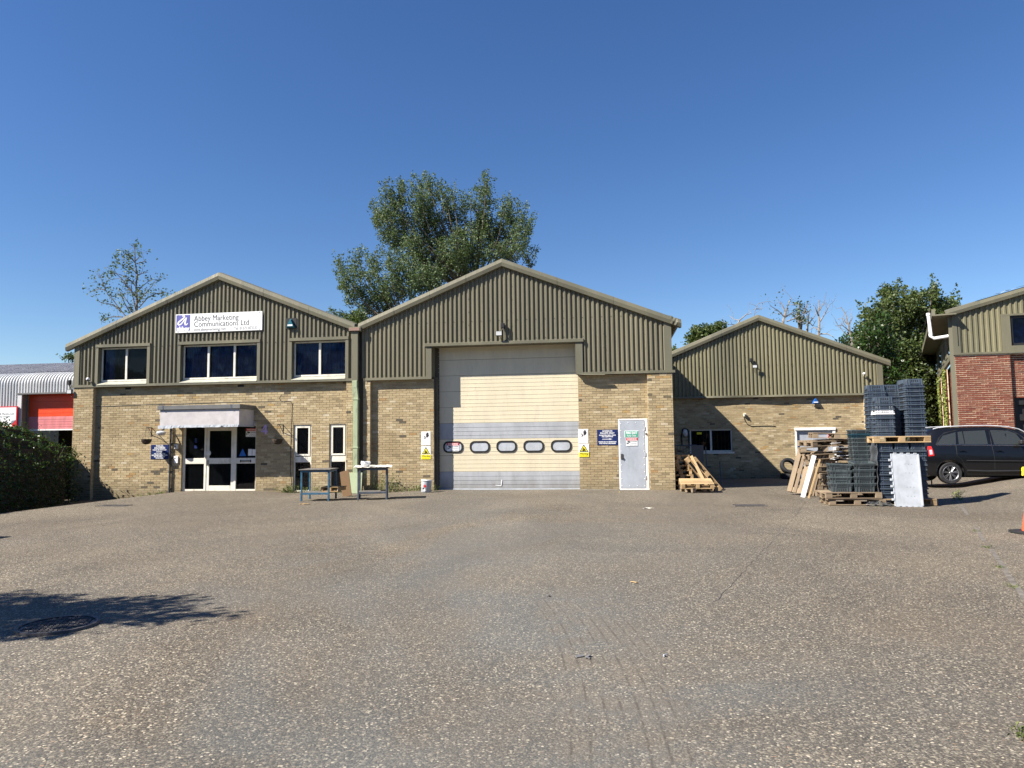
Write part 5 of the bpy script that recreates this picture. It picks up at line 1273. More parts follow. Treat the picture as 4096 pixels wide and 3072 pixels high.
def cctv_sign(x0, x1, z0, z1, y, label):
    t = board('camera_warning_sign', label, 'sign', (x0, x1, z0, z1), y, 'signwhite', .005); w_ = x1-x0; h_ = z1-z0; yy = y-.007
    b = MB(); b.box(x0+.004, x1-.004, yy-.001, yy, z0+h_*.68, z1-.004); b.build('red_band', 'red', t)
    text('WARNING', (x0+x1)/2, z0+h_*.83, h_*.24, yy-.002, 'signwhite', t, bold=.002, width=w_*.82)
    text('24 HOURS', x0+w_*.44, z0+h_*.52, h_*.15, yy, 'ink', t, 'LEFT', bold=.001, width=w_*.5); text('MONITORED BY', x0+w_*.42, z0+h_*.3, h_*.09, yy, 'ink', t, 'LEFT', width=w_*.52); text('SECURITY CAMERAS', x0+w_*.3, z0+h_*.12, h_*.09, yy, 'ink', t, 'LEFT', width=w_*.64)
    b = MB(); P = lambda u, v: (x0+w_*u, z0+h_*v)
    b.prism([P(.10, .52), P(.16, .64), P(.40, .55), P(.34, .40)], yy-.001, yy); b.stroke([P(.08, .22), P(.08, .44)], .02, yy-.002); b.stroke([P(.08, .33), P(.22, .33), P(.22, .45)], .018, yy-.002); b.build('camera_symbol', 'ink', t)
ye = FB+.06+.047
cctv_sign(x_(968.5, 1720), x_(1013, 1720), z_(990, 1747), z_(990, 1713), ye, 'red and white 24-hour camera sticker high in the right pane of the entrance')
q = zr(GY, 306, 1041, 412, 1118); cctv_sign(q[0], q[1], q[2], q[3], GY-.012, 'red and white camera sticker in the leftmost window of the loading door')
def zq(y, a, b_, c, d): return rect(y, 2250+a/2.764, 1450+b_/2.764, 2250+c/2.764, 1450+d/2.764)
q = zq(FB-.03, 703, 832, 831, 923); cctv_sign(q[0], q[1], q[2], q[3], FB-.036, 'curling red and white camera sign below the fire exit plate on the grey door')
q = zq(FB-.03, 687, 754, 841, 829); t = board('fire_exit_sign', 'green FIRE EXIT keep clear plate on the grey steel door', 'sign', q, FB-.034, 'signwhite', .006)
b = MB(); b.box(q[0]+.012, q[1]-.012, FB-.0415, FB-.0405, q[2]+.012, q[3]-.012); b.build('green_field', 'green', t)
text('FIRE EXIT', (q[0]+q[1])/2, q[2]+(q[3]-q[2])*.66, .10, FB-.0425, 'signwhite', t, bold=.004, width=(q[1]-q[0])*.80); text('Keep Clear', (q[0]+q[1])/2, q[2]+(q[3]-q[2])*.27, .07, FB-.0425, 'signwhite', t, bold=.001, width=(q[1]-q[0])*.66)
q = (rd[0]+1.28, rd[0]+1.66, 1.18, 1.62); cctv_sign(q[0], q[1], q[2], q[3], FB2+.05, 'red and white notice on the grey double door behind the pallets')
# numeral
nx0, nx1 = x_(1036, 1720), x_(1063.5, 1720); nz0, nz1 = z_(1050, 1737), z_(1050, 1699)
NUM = thing('house_number', 'large lilac numeral 4 on the brick right of the porch', 'number', ((nx0+nx1)/2, FB, (nz0+nz1)/2))
P = lambda u, v: (nx0+(nx1-nx0)*u, nz0+(nz1-nz0)*v)
b = MB(); b.prism([P(.0, .25), P(.60, 1), P(.86, 1), P(.86, .38), P(1, .38), P(1, .22), P(.86, .22), P(.86, 0), P(.62, 0), P(.62, .22), P(0, .22)], FB-.03, FB-.012); b.build('digit', 'lilac', NUM)
b = MB(); b.prism([P(.28, .385), P(.615, .385), P(.615, .80)], FB-.0312, FB-.030); b.build('counter', 'mortar', NUM)
# neighbour's sign
z6 = lambda a, c: (a/6.9125, 1600+c/6.9125)
SX1 = on(WY-.1, 69, 1660).x; a0, a1 = on(WY-.1, 60, 1707).z, on(WY-.1, 60, 1625).z
t = board('company_sign', 'white company board in a red border on the ribbed white wall', 'sign', (SX1-2.2, SX1, a0, a1), WY-.06, 'red', .05)
b = MB(); yy = WY-.112; b.prism([(SX1-2.15, a0+.04), (SX1-.26, a0+.04), (SX1-.045, a0+.24), (SX1-.045, a1-.04), (SX1-2.15, a1-.04)], yy, yy+.004); b.build('white_panel', 'signwhite', t)
b = MB(); b.add([(SX1-.26, yy-.002, a0+.04), (SX1-.045, yy-.002, a0+.24), (SX1-.19, yy-.02, a0+.22)], [(0, 1, 2)]); b.build('page_curl', 'sheet', t)
hh = a1-a0
text('er & Plastics Ltd', SX1-.13, a0+hh*.63, .105, yy-.002, 'grey', t, 'RIGHT'); text('l Display Division', SX1-.28, a0+hh*.50, .085, yy-.002, 'grey', t, 'RIGHT')
text('8641', SX1-.62, a0+hh*.34, .08, yy-.002, 'ink', t, 'RIGHT'); text('ne.co.uk', SX1-.50, a0+hh*.24, .08, yy-.002, 'ink', t, 'RIGHT')

# ================================================================ WALL FITTINGS
def bell_box(name, label, cx, cz, w_, h_, y, mat, plate=True, word=None):
    t = thing(name, label, 'alarm', (cx, y, cz)); b = MB()
    if plate: b.box(cx-w_*.62, cx+w_*.62, y-.01, y, cz-h_*.55, cz+h_*.62); b.build('back_plate', 'plastic', t)
    b = MB(); A = [(cx-w_/2, cz-h_/2), (cx+w_/2, cz-h_/2), (cx+w_*.10, cz+h_/2), (cx-w_*.10, cz+h_/2)]; B = [(cx-w_*.40, cz-h_*.36), (cx+w_*.40, cz-h_*.36), (cx+w_*.06, cz+h_*.38), (cx-w_*.06, cz+h_*.38)]
    b.add([(x, y-.012, z) for x, z in A]+[(x, y-.10, z) for x, z in B], [(0, 1, 2, 3), (4, 5, 6, 7)]+[(i, (i+1) % 4, 4+(i+1) % 4, 4+i) for i in range(4)]); b.build('cover', mat, t)
    b = MB(); b.box(cx-w_*.28, cx+w_*.28, y-.104, y-.10, cz-h_*.30, cz-h_*.14); b.build('label_strip', 'signwhite', t)
q = on(F, 1166, 1295); bell_box('alarm_box', 'dark teal triangular alarm box on the cladding right of the company sign', q.x, q.z, .30, .30, F-.01, 'teal_alarm')
q = on(F2-.02, 3263, 1601.5); bell_box('alarm_box', 'blue triangular alarm box just under the cladding of the set-back unit', q.x, q.z-.02, .30, .25, FB2-.06, 'blue', False)

def floodlight(label, px, py, y, w_=.22, h_=.16, pir=(.04, .30)):
    q = on(y-.16, px, py); t = thing('floodlight', label, 'floodlight', (q.x, y, q.z)); b = MB()
    b.bbox(q.x-w_/2, q.x+w_/2, y-.20, y-.14, q.z-h_/2, q.z+h_/2, .012, None); b.build('lamp_body', 'plastic', t)
    b = MB(); b.box(q.x-w_*.4, q.x+w_*.4, y-.206, y-.201, q.z-h_*.38, q.z+h_*.38); b.build('lamp_glass', 'lampglass', t)
    b = MB(); sx = q.x+pir[0]; sz = q.z+pir[1]
    b.bbox(sx-.07, sx+.05, y-.13, y-.02, sz-.08, sz+.08, .015); b.build('sensor', 'plastic', t)
    b = MB(); b.tube([(sx, y-.02, sz), (sx+.02, y-.12, sz-.1), (q.x+.05, y-.14, q.z+.05)], .02, 6); b.tube([(q.x, y-.14, q.z-.05), (q.x+.07, y-.1, q.z-.2), (sx+.05, y-.03, q.z-.15), (sx+.02, y-.02, sz-.05)], .009, 5); b.build('bracket', 'plastic', t); return t
floodlight('square floodlight and black sensor on the central gable above the loading door', 1996, 1334, F, pir=(.12, .26))
floodlight('black floodlight on a bent arm in the middle of the set-back gable', 3019, 1466, F2, .20, .13, (-.10, .28))
t = floodlight('small floodlight at the corner of the white neighbouring unit above the red door', 280, 1567, F-.2+.3, .19, .15, (-.10, .33))
def dome(label, px, py, y):
    q = on(y-.12, px, py); t = thing('security_camera', label, 'camera', (q.x, y, q.z)); b = MB()
    b.tube([(q.x+.01, y, q.z-.07), (q.x+.01, y-.10, q.z-.05)], .02, 8); b.build('bracket', 'white', t)
    b = MB(); b.lathe([(.001, .07), (.04, .06), (.06, .03), (.06, 0), (.05, -.02)], 14, Matrix.Translation((q.x, y-.12, q.z))); b.build('housing', 'white', t, smooth=True)
    b = MB(); b.lathe([(.048, -.018), (.035, -.05), (.001, -.06)], 12, Matrix.Translation((q.x, y-.12, q.z))); b.build('lens_dome', 'black', t, smooth=True)
dome('small white dome camera low on the cladding near the left corner of the office unit', 352, 1518, F); dome('small white dome camera near the right edge of the set-back gable', 3457, 1496, F2)
def zl(a, c): return (600+a/3.951, 1580+c/3.951)
# bulkhead lantern
q = on(FB-.35, *zl(175, 600)); t = thing('wall_lantern', 'oval bulkhead lantern on an arm under the left end of the porch', 'lamp', (q.x, FB, q.z))
b = MB(); b.lathe([(.001, -.09), (.08, -.085), (.12, -.05), (.13, -.01)], 16, Matrix.Translation(q) @ Matrix.Diagonal((1.1, 1, 1, 1))); b.build('diffuser', 'lampglass', t, smooth=True)
b = MB(); b.lathe([(.137, -.012), (.137, .02), (.10, .055), (.05, .07), (.001, .075)], 16, Matrix.Translation(q) @ Matrix.Diagonal((1.1, 1, 1, 1))); b.build('hood', 'sheet', t, smooth=True)
b = MB(); b.tube([q+Vector((0, 0, .06)), q+Vector((.05, .12, .16)), q+Vector((.10, .34, .18))], .028, 6); b.build('arm', 'iron', t)
def hanging(label, bx, bz, side, basket_px, wx):
    """wall bracket holding a basket on three chains"""
    y = FB; t = thing('hanging_basket', label, 'hanging basket', (bx, y, bz)); hx = wx
    b = MB(); b.tube([(bx, y-.01, bz+.02), (bx, y-.01, bz-.28)], .014, 6); b.tube([(bx, y-.01, bz), (hx, y-.40, bz+.02)], .012, 6); b.tube([(bx, y-.01, bz-.24), ((bx*1+hx)/2, y-.2, bz-.05), ((bx+hx*2)/3, y-.30, bz+.0)], .010, 6); b.build('bracket', 'iron', t)
    zb = z_(*basket_px, y=FB-.4); b = MB()
    for k in range(3): an = 2*PI*k/3+.4; b.tube([(hx, y-.40, bz+.02), (hx+.16*math.cos(an), y-.40+.16*math.sin(an), zb+.04)], .004, 4)
    b.build('chain', 'iron', t)
    b = MB(); T_ = Matrix.Translation((hx, y-.40, zb))
    b.lathe([(.165, .05), (.16, .0), (.13, -.07), (.07, -.12), (.001, -.13)], 14, T_); b.lathe([(.16, .045), (.12, .03), (.001, .02)], 14, T_); b.build('basket', 'wicker', t)
    b = MB()
    for k in range(60):
        an = random.uniform(0, 2*PI); rr = random.uniform(.05, .17); z = random.uniform(-.1, .06); b.tube([(hx+rr*math.cos(an), y-.40+rr*math.sin(an), zb+z), (hx+rr*math.cos(an+.5)*1.08, y-.40+rr*math.sin(an+.5)*1.08, zb+z+random.uniform(-.03, .06))], .004, 3)
    b.build('dry_twigs', 'wicker', t, kind='stuff')
q = on(FB, 300+1085/3.53, 1540+605/3.53); hx_ = on(FB-.4, 300+1008/3.53, 1540+780/3.53).x
hanging('dried-up hanging basket on a bracket left of the PARCEL DELIVERIES sign', q.x, q.z, 1, (300+1008/3.53, 1540+785/3.53), hx_)
q = on(FB, 600+1608/3.017, 1500+605/3.017); hx_ = on(FB-.4, 600+1540/3.017, 1500+780/3.017).x
hanging('dried-up hanging basket in the porch shadow right of the numeral', q.x, q.z, 1, (600+1540/3.017, 1500+790/3.017), hx_)
# black downpipe, cables, intercoms
bx = x_(684.5, 1850, FB); t = thing('downpipe', 'slim black round downpipe left of the entrance', 'drainpipe', (bx, FB, 0)); b = MB(); b.tube([(bx, FB-.06, 2.33), (bx, FB-.06, G(bx, F)-.02)], .035, 10); b.build('pipe', 'pipe_dk', t, smooth=True)
b = MB()
for z in (.05, .62, 1.55): b.tube([(bx, FB-.06, z), (bx, FB-.06, z+.04)], .045, 10); b.box(bx-.06, bx+.06, FB-.03, FB-.001, z, z+.03)
b.build('pipe_clip', 'pipe_dk', t)
for nm, a in (('upper grey intercom box with a round speaker left of the entrance', (383, 780, 440, 853)), ('lower white intercom panel left of the entrance', (378, 968, 442, 1078))):
    r = rect(FB-.04, *zl(a[0], a[1]), *zl(a[2], a[3])); t = thing('intercom', nm, 'intercom', ((r[0]+r[1])/2, FB, r[2])); b = MB(); b.bbox(r[0], r[1], FB-.05, FB-.008, r[2], r[3], .006); b.build('case', 'signwhite' if a[0] == 378 else 'frame_w', t)
    b = MB(); b.bbox(r[0]+.02, r[0]+.06, FB-.056, FB-.05, r[3]-.09, r[3]-.05, .004); b.build('button', 'plastic', t)
def cable(name, label, P, r_=.008, y=FB-.01, mat='black'):
    t = thing(name, label, 'cable', (P[0][0], y, P[0][1])); b = MB(); b.tube([(x, y, z) for x, z in P], r_, 5); b.build('line', mat, t); return t
zc1 = [(x_(px, 1624), z_(px, py)) for px, py in ((292, 1627), (400, 1625), (500, 1621), (600, 1617), (700, 1616), (800, 1612), (950, 1608), (1080, 1606), (1120, 1607), (1145, 1604), (1158, 1606), (1162, 1618), (1160, 1700), (1158, 1800), (1157, 1880), (1163, 1935), (1155, 1950), (1147, 1945))]
cable('cable', 'thin black cable run along the office brickwork above the porch and down to the ground', zc1, .009)
cable('cable', 'short curled end of cable above the narrow office windows', [(x_(px, 1600), z_(px, py)) for px, py in ((1117, 1579), (1110, 1592), (1115, 1602), (1130, 1608))], .007)
q = on(FB2, 2978, 1660); t = thing('junction_box', 'small cream switch box on the set-back wall with a looped cable', 'switch', (q.x, FB2, q.z)); b = MB(); b.bbox(q.x-.05, q.x+.05, FB2-.12, FB2-.005, q.z-.06, q.z+.06, .008); b.build('box', 'frame', t); b = MB(); b.tube([(q.x, FB2-.12, q.z), (q.x, FB2-.16, q.z)], .03, 8); b.build('dial', 'black', t)
cable('cable', 'black cable looping from the switch box and ending along the set-back wall', [(x_(px, py, FB2), z_(px, py, FB2)) for px, py in ((2975, 1668), (2980, 1683), (2990, 1698), (3005, 1705), (3040, 1704), (3085, 1703), (3101, 1705))], .014, FB2-.02)
q = on(FB2, 2740, 1732); t = thing('wall_lamp', 'oval lamp with two hanging hoses in the shaded corner of the set-back wall', 'lamp', (q.x, FB2, q.z)); b = MB(); b.lathe([(.001, .02), (.10, .0), (.14, -.06)], 14, Matrix.Translation((q.x, FB2-.12, q.z)) @ Matrix.Rotation(PI/2, 4, 'X') @ Matrix.Diagonal((.8, 1.25, 1, 1))); b.build('cover', 'lampglass', t, smooth=True)
b = MB(); b.tube([(q.x-.14, FB2-.06, q.z-.55), (q.x-.16, FB2-.06, q.z-.1), (q.x-.1, FB2-.06, q.z+.15), (q.x, FB2-.06, q.z+.2), (q.x+.12, FB2-.06, q.z+.13), (q.x+.16, FB2-.06, q.z-.1), (q.x+.14, FB2-.06, q.z-.62)], .03, 6); b.build('hose', 'black', t)
# ivy on the red unit's side
IV = thing('ivy', 'yellow-green ivy climbing the side of the red brick unit', 'climbing plant', tuple(TS @ Vector((-10, 0, -.2)))); P = []
for _ in range(2600):
    z = rng.uniform(-.2, zc-.1); s_ = random.choice((-11.35, -10.75, -6.1, -5.6)); P.append(TS @ Vector((s_+rng.normal()*.13, -.06-rng.uniform(0, .08), z)))
leaves('leaves', [tuple(p) for p in P], .11, 'leaf_ivy', IV)
# ================================================================ PALLETS
used = {}
ORD = ['topmost', 'second', 'third', 'fourth', 'fifth', 'sixth', 'seventh', 'eighth', 'ninth', 'tenth', 'eleventh', 'twelfth', 'thirteenth', 'fourteenth', 'fifteenth']
def make_pallet(wood):
    r = bpy.data.objects.new('pallet', None); COL.objects.link(r); r['category'] = 'pallet'; r.empty_display_size = .1
    def part(name, boxes):
        me = None
        for (x0, x1, y0, y1, z0, z1) in boxes:
            cx, cy, cz = (x0+x1)/2, (y0+y1)/2, (z0+z1)/2; key = (round(x1-x0, 3), round(y1-y0, 3), round(z1-z0, 3))
            if key not in cache:
                b = MB(); b.bbox(-key[0]/2, key[0]/2, -key[1]/2, key[1]/2, -key[2]/2, key[2]/2, .004)
                m = bpy.data.meshes.new(name); m.from_pydata(b.v, [], b.f); m.materials.append(M[wood]); cache[key] = m
            o = bpy.data.objects.new(name, cache[key]); COL.objects.link(o); o.parent = r
            o.matrix_basis = Matrix.Translation((cx, cy, cz)) @ Matrix.Rotation(random.uniform(-.012, .012), 4, 'Z')
    cache = {}
    part('deck_board', [(-.6, .6, y-w_/2, y+w_/2, .122, .144) for y, w_ in ((-.3275, .145), (-.165, .1), (0, .145), (.165, .1), (.3275, .145))])
    part('stringer_board', [(x-.07, x+.07, -.4, .4, .1, .122) for x in (-.53, 0, .53)])
    part('block', [(x-.07, x+.07, y-w_/2, y+w_/2, .022, .1) for x in (-.53, 0, .53) for y, w_ in ((-.35, .1), (0, .145), (.35, .1))])
    part('bottom_board', [(-.6, .6, y-w_/2, y+w_/2, 0, .022) for y, w_ in ((-.35, .1), (0, .145), (.35, .1))])
    return r
PA, PB = make_pallet('wood'), make_pallet('wood_old'); firsts = {PA: True, PB: True}
def put(proto, label, Mx, group='wooden pallets'):
    if firsts.get(proto): o = proto; firsts[proto] = False
    else: o = copy_tree(proto)
    o['label'] = label; o['group'] = group; o.matrix_basis = Mx; return o
def TRS(x, y, z, rz=0, rx=0, ry=0): return Matrix.Translation((x, y, z)) @ Matrix.Rotation(rz, 4, 'Z') @ Matrix.Rotation(rx, 4, 'X') @ Matrix.Rotation(ry, 4, 'Y')
def axes(o, ex, ez):
    ex = Vector(ex).normalized(); ez = Vector(ez); ez = (ez-ex*ez.dot(ex)).normalized(); ey = ez.cross(ex)
    return Matrix.Translation(o) @ Matrix((ex, ey, ez)).transposed().to_4x4()
# pile beside the centre unit
px0 = on(22.12, 2768, 1900).x; gz = G(2.4, 22.9)
for i in range(7):
    sh = (0, .03, .08, .05, -.06, -.08, -.02)[i]
    put(PA, f'{ORD[6-i]} pallet of the neat stack in the corner beside the central unit', TRS(px0-.35+sh*.8, 22.74+.01*i, gz+.012+i*.1475, PI/2+random.uniform(-.02, .02)) @ Matrix.Diagonal((1, .82, 1, 1)))
b0 = gnd(2865, 1979, G(2.9, 21.6)); b1 = gnd(2890, 1981, G(3.2, 21.6))
for (bx, n_, dx) in ((2864, 'inner', 0), (2893, 'outer', 0)):
    p = on(21.75, bx, 1979); dirv = Vector((-.62, .03, .78)); c = Vector((p.x, 22.15, G(p.x, 21.9)+.05))+dirv*.6
    put(PA, f'{n_} of the two pallets standing on end and leaning left against the neat stack', axes(c, dirv, (-.78, 0, -.62)))
p = on(21.75, 2822, 1975)
b = MB(); b.bbox(-.6, .6, -.05, .05, -.011, .011, .003, axes((p.x-.12, 21.75, G(2.6, 21.7)+.48), (-.42, .1, .9), (-.5, -.8, -.1)))
b.build('loose_board', 'wood', None, label='loose plank leaning in the gap left of the leaning pallets', cat='plank')
p = on(21.2, 2785, 1960)
put(PB, 'broken pallet lying askew underneath the tilted low one in front', TRS(p.x+.08, 21.25, G(2.5, 21.2)+.012, .5) @ Matrix.Diagonal((.72, .8, .9, 1)))
put(PA, 'low pallet tipped towards the yard in front of the neat stack', TRS(p.x, 21.15, G(2.5, 21.2)+.165, .02, rad(9)) @ Matrix.Diagonal((.76, .85, 1.1, 1)))
# jumbled pile left of the crates
gx_, gy_ = on(20.2, 3318, 1900).x, 20.2
sp = [(.12, 0, 0, 0), (.10, .15, .02, 0), (.05, -.2, -.01, .02), (.1, .25, .02, -.02), (-.02, .35, -.03, -.04), (.04, -.35, .06, .02), (-.08, .12, .02, -.05), (-.14, -.12, -.03, -.04), (-.05, .25, .03, -.04), (.16, -.10, .0, .05)]
zz = G(gx_, gy_)+.01
for i, (dx, a, rx_, ry_) in enumerate(sp):
    put(PB, f'{ORD[len(sp)-1-i]} pallet from the top of the collapsing pile left of the crates', TRS(gx_+dx, gy_+random.uniform(-.08, .08), zz, a, rx_, ry_)); zz += .150+abs(rx_)*.25+abs(ry_)*.35
# leaning ones
p = gnd(3178, 1982, 0); d = Vector((.30, .12, .95)); c = Vector((p.x+.24, p.y+.1, .01))+d.normalized()*.60
put(PB, 'weathered pallet standing on end and leaning right, nearest the tyres', axes(c, d, (-.72, -.68, .3)))
p = gnd(3226, 1988, 0); d = Vector((.36, .10, .93)); c = Vector((p.x+.12, p.y+.25, .01))+d.normalized()*.60
put(PB, 'second weathered pallet leaning right, between the pale plank and the thin batten', axes(c+Vector((.12, .12, 0)), d, (.25, -.92, .2)) @ Matrix.Diagonal((1, .62, 1, 1)))
a_, c_ = gnd(3211, 1990, 0), on(gnd(3211, 1990, 0).y+.12, 3257, 1822); dd_ = (c_-Vector((a_.x, a_.y, 0)))
b = MB(); b.bbox(-.5*dd_.length, .5*dd_.length, -.055, .055, -.014, .014, .004, axes((a_+c_)/2, dd_, (-.1, -1, .2))); b.build('pale_plank', 'crate_white', None, label='long off-white plank leaning against the pallets left of the crates', cat='plank')
a_, c_ = gnd(3234, 1994, 0), on(gnd(3234, 1994, 0).y+.12, 3280, 1838); dd_ = (c_-Vector((a_.x, a_.y, 0)))
b = MB(); b.bbox(-.5*dd_.length, .5*dd_.length, -.022, .022, -.016, .016, .004, axes((a_+c_)/2, dd_, (-.1, -1, .2))); b.build('batten', 'wood', None, label='thin batten leaning right of the off-white plank', cat='plank')
# pallets under the crates
YF = 16.95; ysc = YF+.4
xa = on(YF, 3331, 2010).x; xb_ = on(YF, 3533, 2010).x; g1_ = G(xa+.5, YF)
put(PB, 'lower of the two pallets under the short crate stacks', TRS((xa+xb_)/2, ysc, g1_+.008, .0))
put(PB, 'upper of the two pallets under the short crate stacks', TRS((xa+xb_)/2-.09, ysc-.02, g1_+.156, .03))
ya = YF+.05; rx0, rx1 = on(ya, 3518, 1900).x, on(ya, 3713, 1900).x; rc = (rx0+rx1)/2; g2_ = G(rc, ya)
put(PA, 'ground-level pallet under the film-wrapped block of crates', TRS(rc+.06, ya+.4, g2_+.008, 0))

# ================================================================ CRATES
def make_crate(hx, hy, h, mat, lab=True):
    r = bpy.data.objects.new('crate', None); COL.objects.link(r); r['category'] = 'crate'; r.empty_display_size = .1
    bx_, by_ = hx*.84, hy*.87; T1 = .008
    b = MB()
    def ring(x, y, z): return [(-x, -y, z), (x, -y, z), (x, y, z), (-x, y, z)]
    O0, O1, I1, I0 = ring(bx_, by_, 0), ring(hx*.915, hy*.94, h-.03), ring(hx*.90, hy*.925, h-.001), ring(bx_-T1, by_-T1, .01)
    b.add(O0+O1+I0+I1, [(3, 2, 1, 0), (8, 9, 10, 11)]+[(i, (i+1) % 4, 4+(i+1) % 4, 4+i) for i in range(4)]+[(8+i, 12+i, 12+(i+1) % 4, 8+(i+1) % 4) for i in range(4)]+[(4+i, 4+(i+1) % 4, 12+(i+1) % 4, 12+i) for i in range(4)])
    b.build('body', mat, r, local=True)
    b = MB(); A, B, C, D = ring(hx, hy, h-.03), ring(hx, hy, h), ring(hx*.90, hy*.925, h), ring(hx*.915, hy*.94, h-.03)
    b.add(A+B+C+D, [(i, (i+1) % 4, 4+(i+1) % 4, 4+i) for i in range(4)]+[(4+i, 4+(i+1) % 4, 8+(i+1) % 4, 8+i) for i in range(4)]+[(12+i, 12+(i+1) % 4, (i+1) % 4, i) for i in range(4)])
    b.build('rim', mat, r, local=True)
    b = MB()                                                        # ribs and ledges on all four sides
    for s in (-1, 1):
        for u in (-.78, -.52, .52, .78):
            b.add([(u*hx-.006, s*(by_-.004), .01), (u*hx+.006, s*(by_-.004), .01), (u*hx+.006, s*(hy*.97), h-.03), (u*hx-.006, s*(hy*.97), h-.03), (u*hx-.006, s*(by_+.012), .01), (u*hx+.006, s*(by_+.012), .01), (u*hx+.006, s*(hy*.985), h-.03), (u*hx-.006, s*(hy*.985), h-.03)], [(4, 5, 6, 7), (0, 4, 7, 3), (1, 2, 6, 5)])
            b.add([(s*(bx_-.004), u*hy-.006, .01), (s*(bx_-.004), u*hy+.006, .01), (s*(hx*.97), u*hy+.006, h-.03), (s*(hx*.97), u*hy-.006, h-.03), (s*(bx_+.012), u*hy-.006, .01), (s*(bx_+.012), u*hy+.006, .01), (s*(hx*.985), u*hy+.006, h-.03), (s*(hx*.985), u*hy-.006, h-.03)], [(4, 5, 6, 7), (0, 4, 7, 3), (1, 2, 6, 5)])
        zm = h*.52; k = .5
        b.box(-hx*.5, hx*.5, s*hy*.90, s*hy*.965, zm, zm+.008); b.box(s*hx*.90, s*hx*.965, -hy*.5, hy*.5, zm, zm+.008)
        b.box(-hx*.97, hx*.97, s*hy*.93, s*hy*.985, h-.058, h-.05); b.box(s*hx*.93, s*hx*.985, -hy*.97, hy*.97, h-.058, h-.05)
    b.build('rib', mat, r, kind='stuff', local=True)
    for s in (-1, 1):
        b = MB()
        yy0, yy1 = -hy*.26, hy*.18; x = s*hx*.955
        b.box(x-.014, x+.006, yy0, yy1, h-.075, h-.062); b.box(x-.014, x+.006, yy0, yy0+.012, h-.12, h-.075); b.box(x-.012, x+.002, yy0+.012, yy1, h-.10, h-.075)
        b.build('handle', 'plastic', r, local=True, kind='stuff')
    b = MB()
    for u in (-.30, -.1, .1, .30): b.box(u*hx-.004, u*hx+.004, -by_-.012, -by_-.002, h*.12, h*.36)
    b.build('vent_slot', 'black', r, kind='stuff', local=True)
    if lab:
        b = MB(); b.box(-hx*.985, -hx*.95, -.05*hy, hy*.26, h-.058, h-.032); b.box(-hx*1.004, -hx*.99, -.02*hy, hy*.24, h-.026, h-.006)
        b.build('label_sticker', 'crate_white', r, local=True)
    return r
C46 = make_crate(.2, .3, .20, 'crate'); C43 = make_crate(.2, .16, .20, 'crate', False); CW = make_crate(.2, .16, .20, 'crate_white', False)
CG = make_crate(.235, .2, .20, 'crate2', False); CM = make_crate(.2, .2, .17, 'crate2', False); CT = make_crate(.2, .2, .17, 'teal', False)
for c in (C46, C43, CW, CG, CM, CT): firsts[c] = True
def inv(x, y, z, h=.20, rz=0): return Matrix.Translation((x, y, z+h)) @ Matrix.Rotation(rz, 4, 'Z') @ Matrix.Rotation(PI, 4, 'Y')
def jit(a=.006): return random.uniform(-a, a)
PZ = z_(3600, 1771, ya)                       # underside of the raised pallet
z0c = g2_+.152; rows = 11; pit = (PZ-.002-.20-z0c)/(rows-1)
BW = (rx1-rx0)/1.2
for c, (nm, xc) in enumerate((('left-hand', rx0+.2*BW), ('middle', rx0+.6*BW), ('right-hand', rx0+1.0*BW))):
    for i in range(rows):
        put(C46, f'{ORD[rows-1-i]} grey crate in the {nm} column of the film-wrapped block', inv(xc+jit(), ya+.32+jit(), z0c+i*pit) @ Matrix.Diagonal((BW*.985, 1, 1, 1)), 'dark grey crates stacked upside down')
put(PA, 'raised pallet lying on the wrapped block and carrying the tall crate stacks', TRS(rc-.0, ya+.38, PZ+.001, 0))
zt_ = PZ+.147; pt = .0985
fl_x = on(ya+.05, 3400+740/5.184, 1700).x; bl_x = on(ya+.38, 3400+575/5.184, 1600).x; bm_x = on(ya+.42, 3400+870/5.184, 1600).x; r_x = on(ya+.02, 3400+1385/5.184, 1650).x
for i in range(8):
    put(CW if i == 5 else C43, ('off-white crate third from the top of the front-left stack on the raised pallet' if i == 5 else f'{ORD[7-i]} grey crate of the shorter front-left stack on the raised pallet'), inv(fl_x+jit(), ya+.20+jit(), zt_+i*pt), 'dark grey crates stacked upside down')
for i in range(11):
    put(C43, f'{ORD[10-i]} grey crate of the back-left stack on the raised pallet', inv(bl_x+jit(), ya+.55+jit(), zt_+i*pt), 'dark grey crates stacked upside down')
for i in range(11):
    put(C43, f'{ORD[10-i]} grey crate of the middle back stack on the raised pallet', inv(bm_x+jit(), ya+.58+jit(), zt_+i*pt), 'dark grey crates stacked upside down')
for i in range(12):
    put(C46, f'{ORD[11-i]} grey crate of the tallest right-hand stack on the raised pallet', inv(r_x+jit(), ya+.34+jit(), zt_+i*pt), 'dark grey crates stacked upside down')
# upright crates on the left pallets
zl_ = g1_+.302; sx_ = on(YF+.1, 3369, 1930).x
for i in range(4):
    put(CG, f'{ORD[3-i]} open crate of the short stack at the left end of the lower pallets', Matrix.Translation((sx_+jit()-.004*i, YF+.27+jit(), zl_+i*.142)) @ Matrix.Rotation(rad(-4)+jit(.02), 4, 'Z') @ Matrix.Rotation(rad(3) if i == 3 else 0, 4, 'Y') , 'upright open crates')
mx_ = on(YF+.1, 3457, 1930).x
for i in range(4):
    put(CG, f'{ORD[3-i]} open crate of the front stack right of the short one', Matrix.Translation((mx_+jit(), YF+.24+jit(), zl_+i*.155)) @ Matrix.Rotation(rad(3)+jit(.02), 4, 'Z') @ Matrix.Rotation(rad(7) if i == 3 else 0, 4, 'X'), 'upright open crates')
m2 = on(YF+.6, 3450, 1800).x; topz = z_(3440, 1718, YF+.5); n = 14; pp = (topz-.17-zl_)/(n-1)
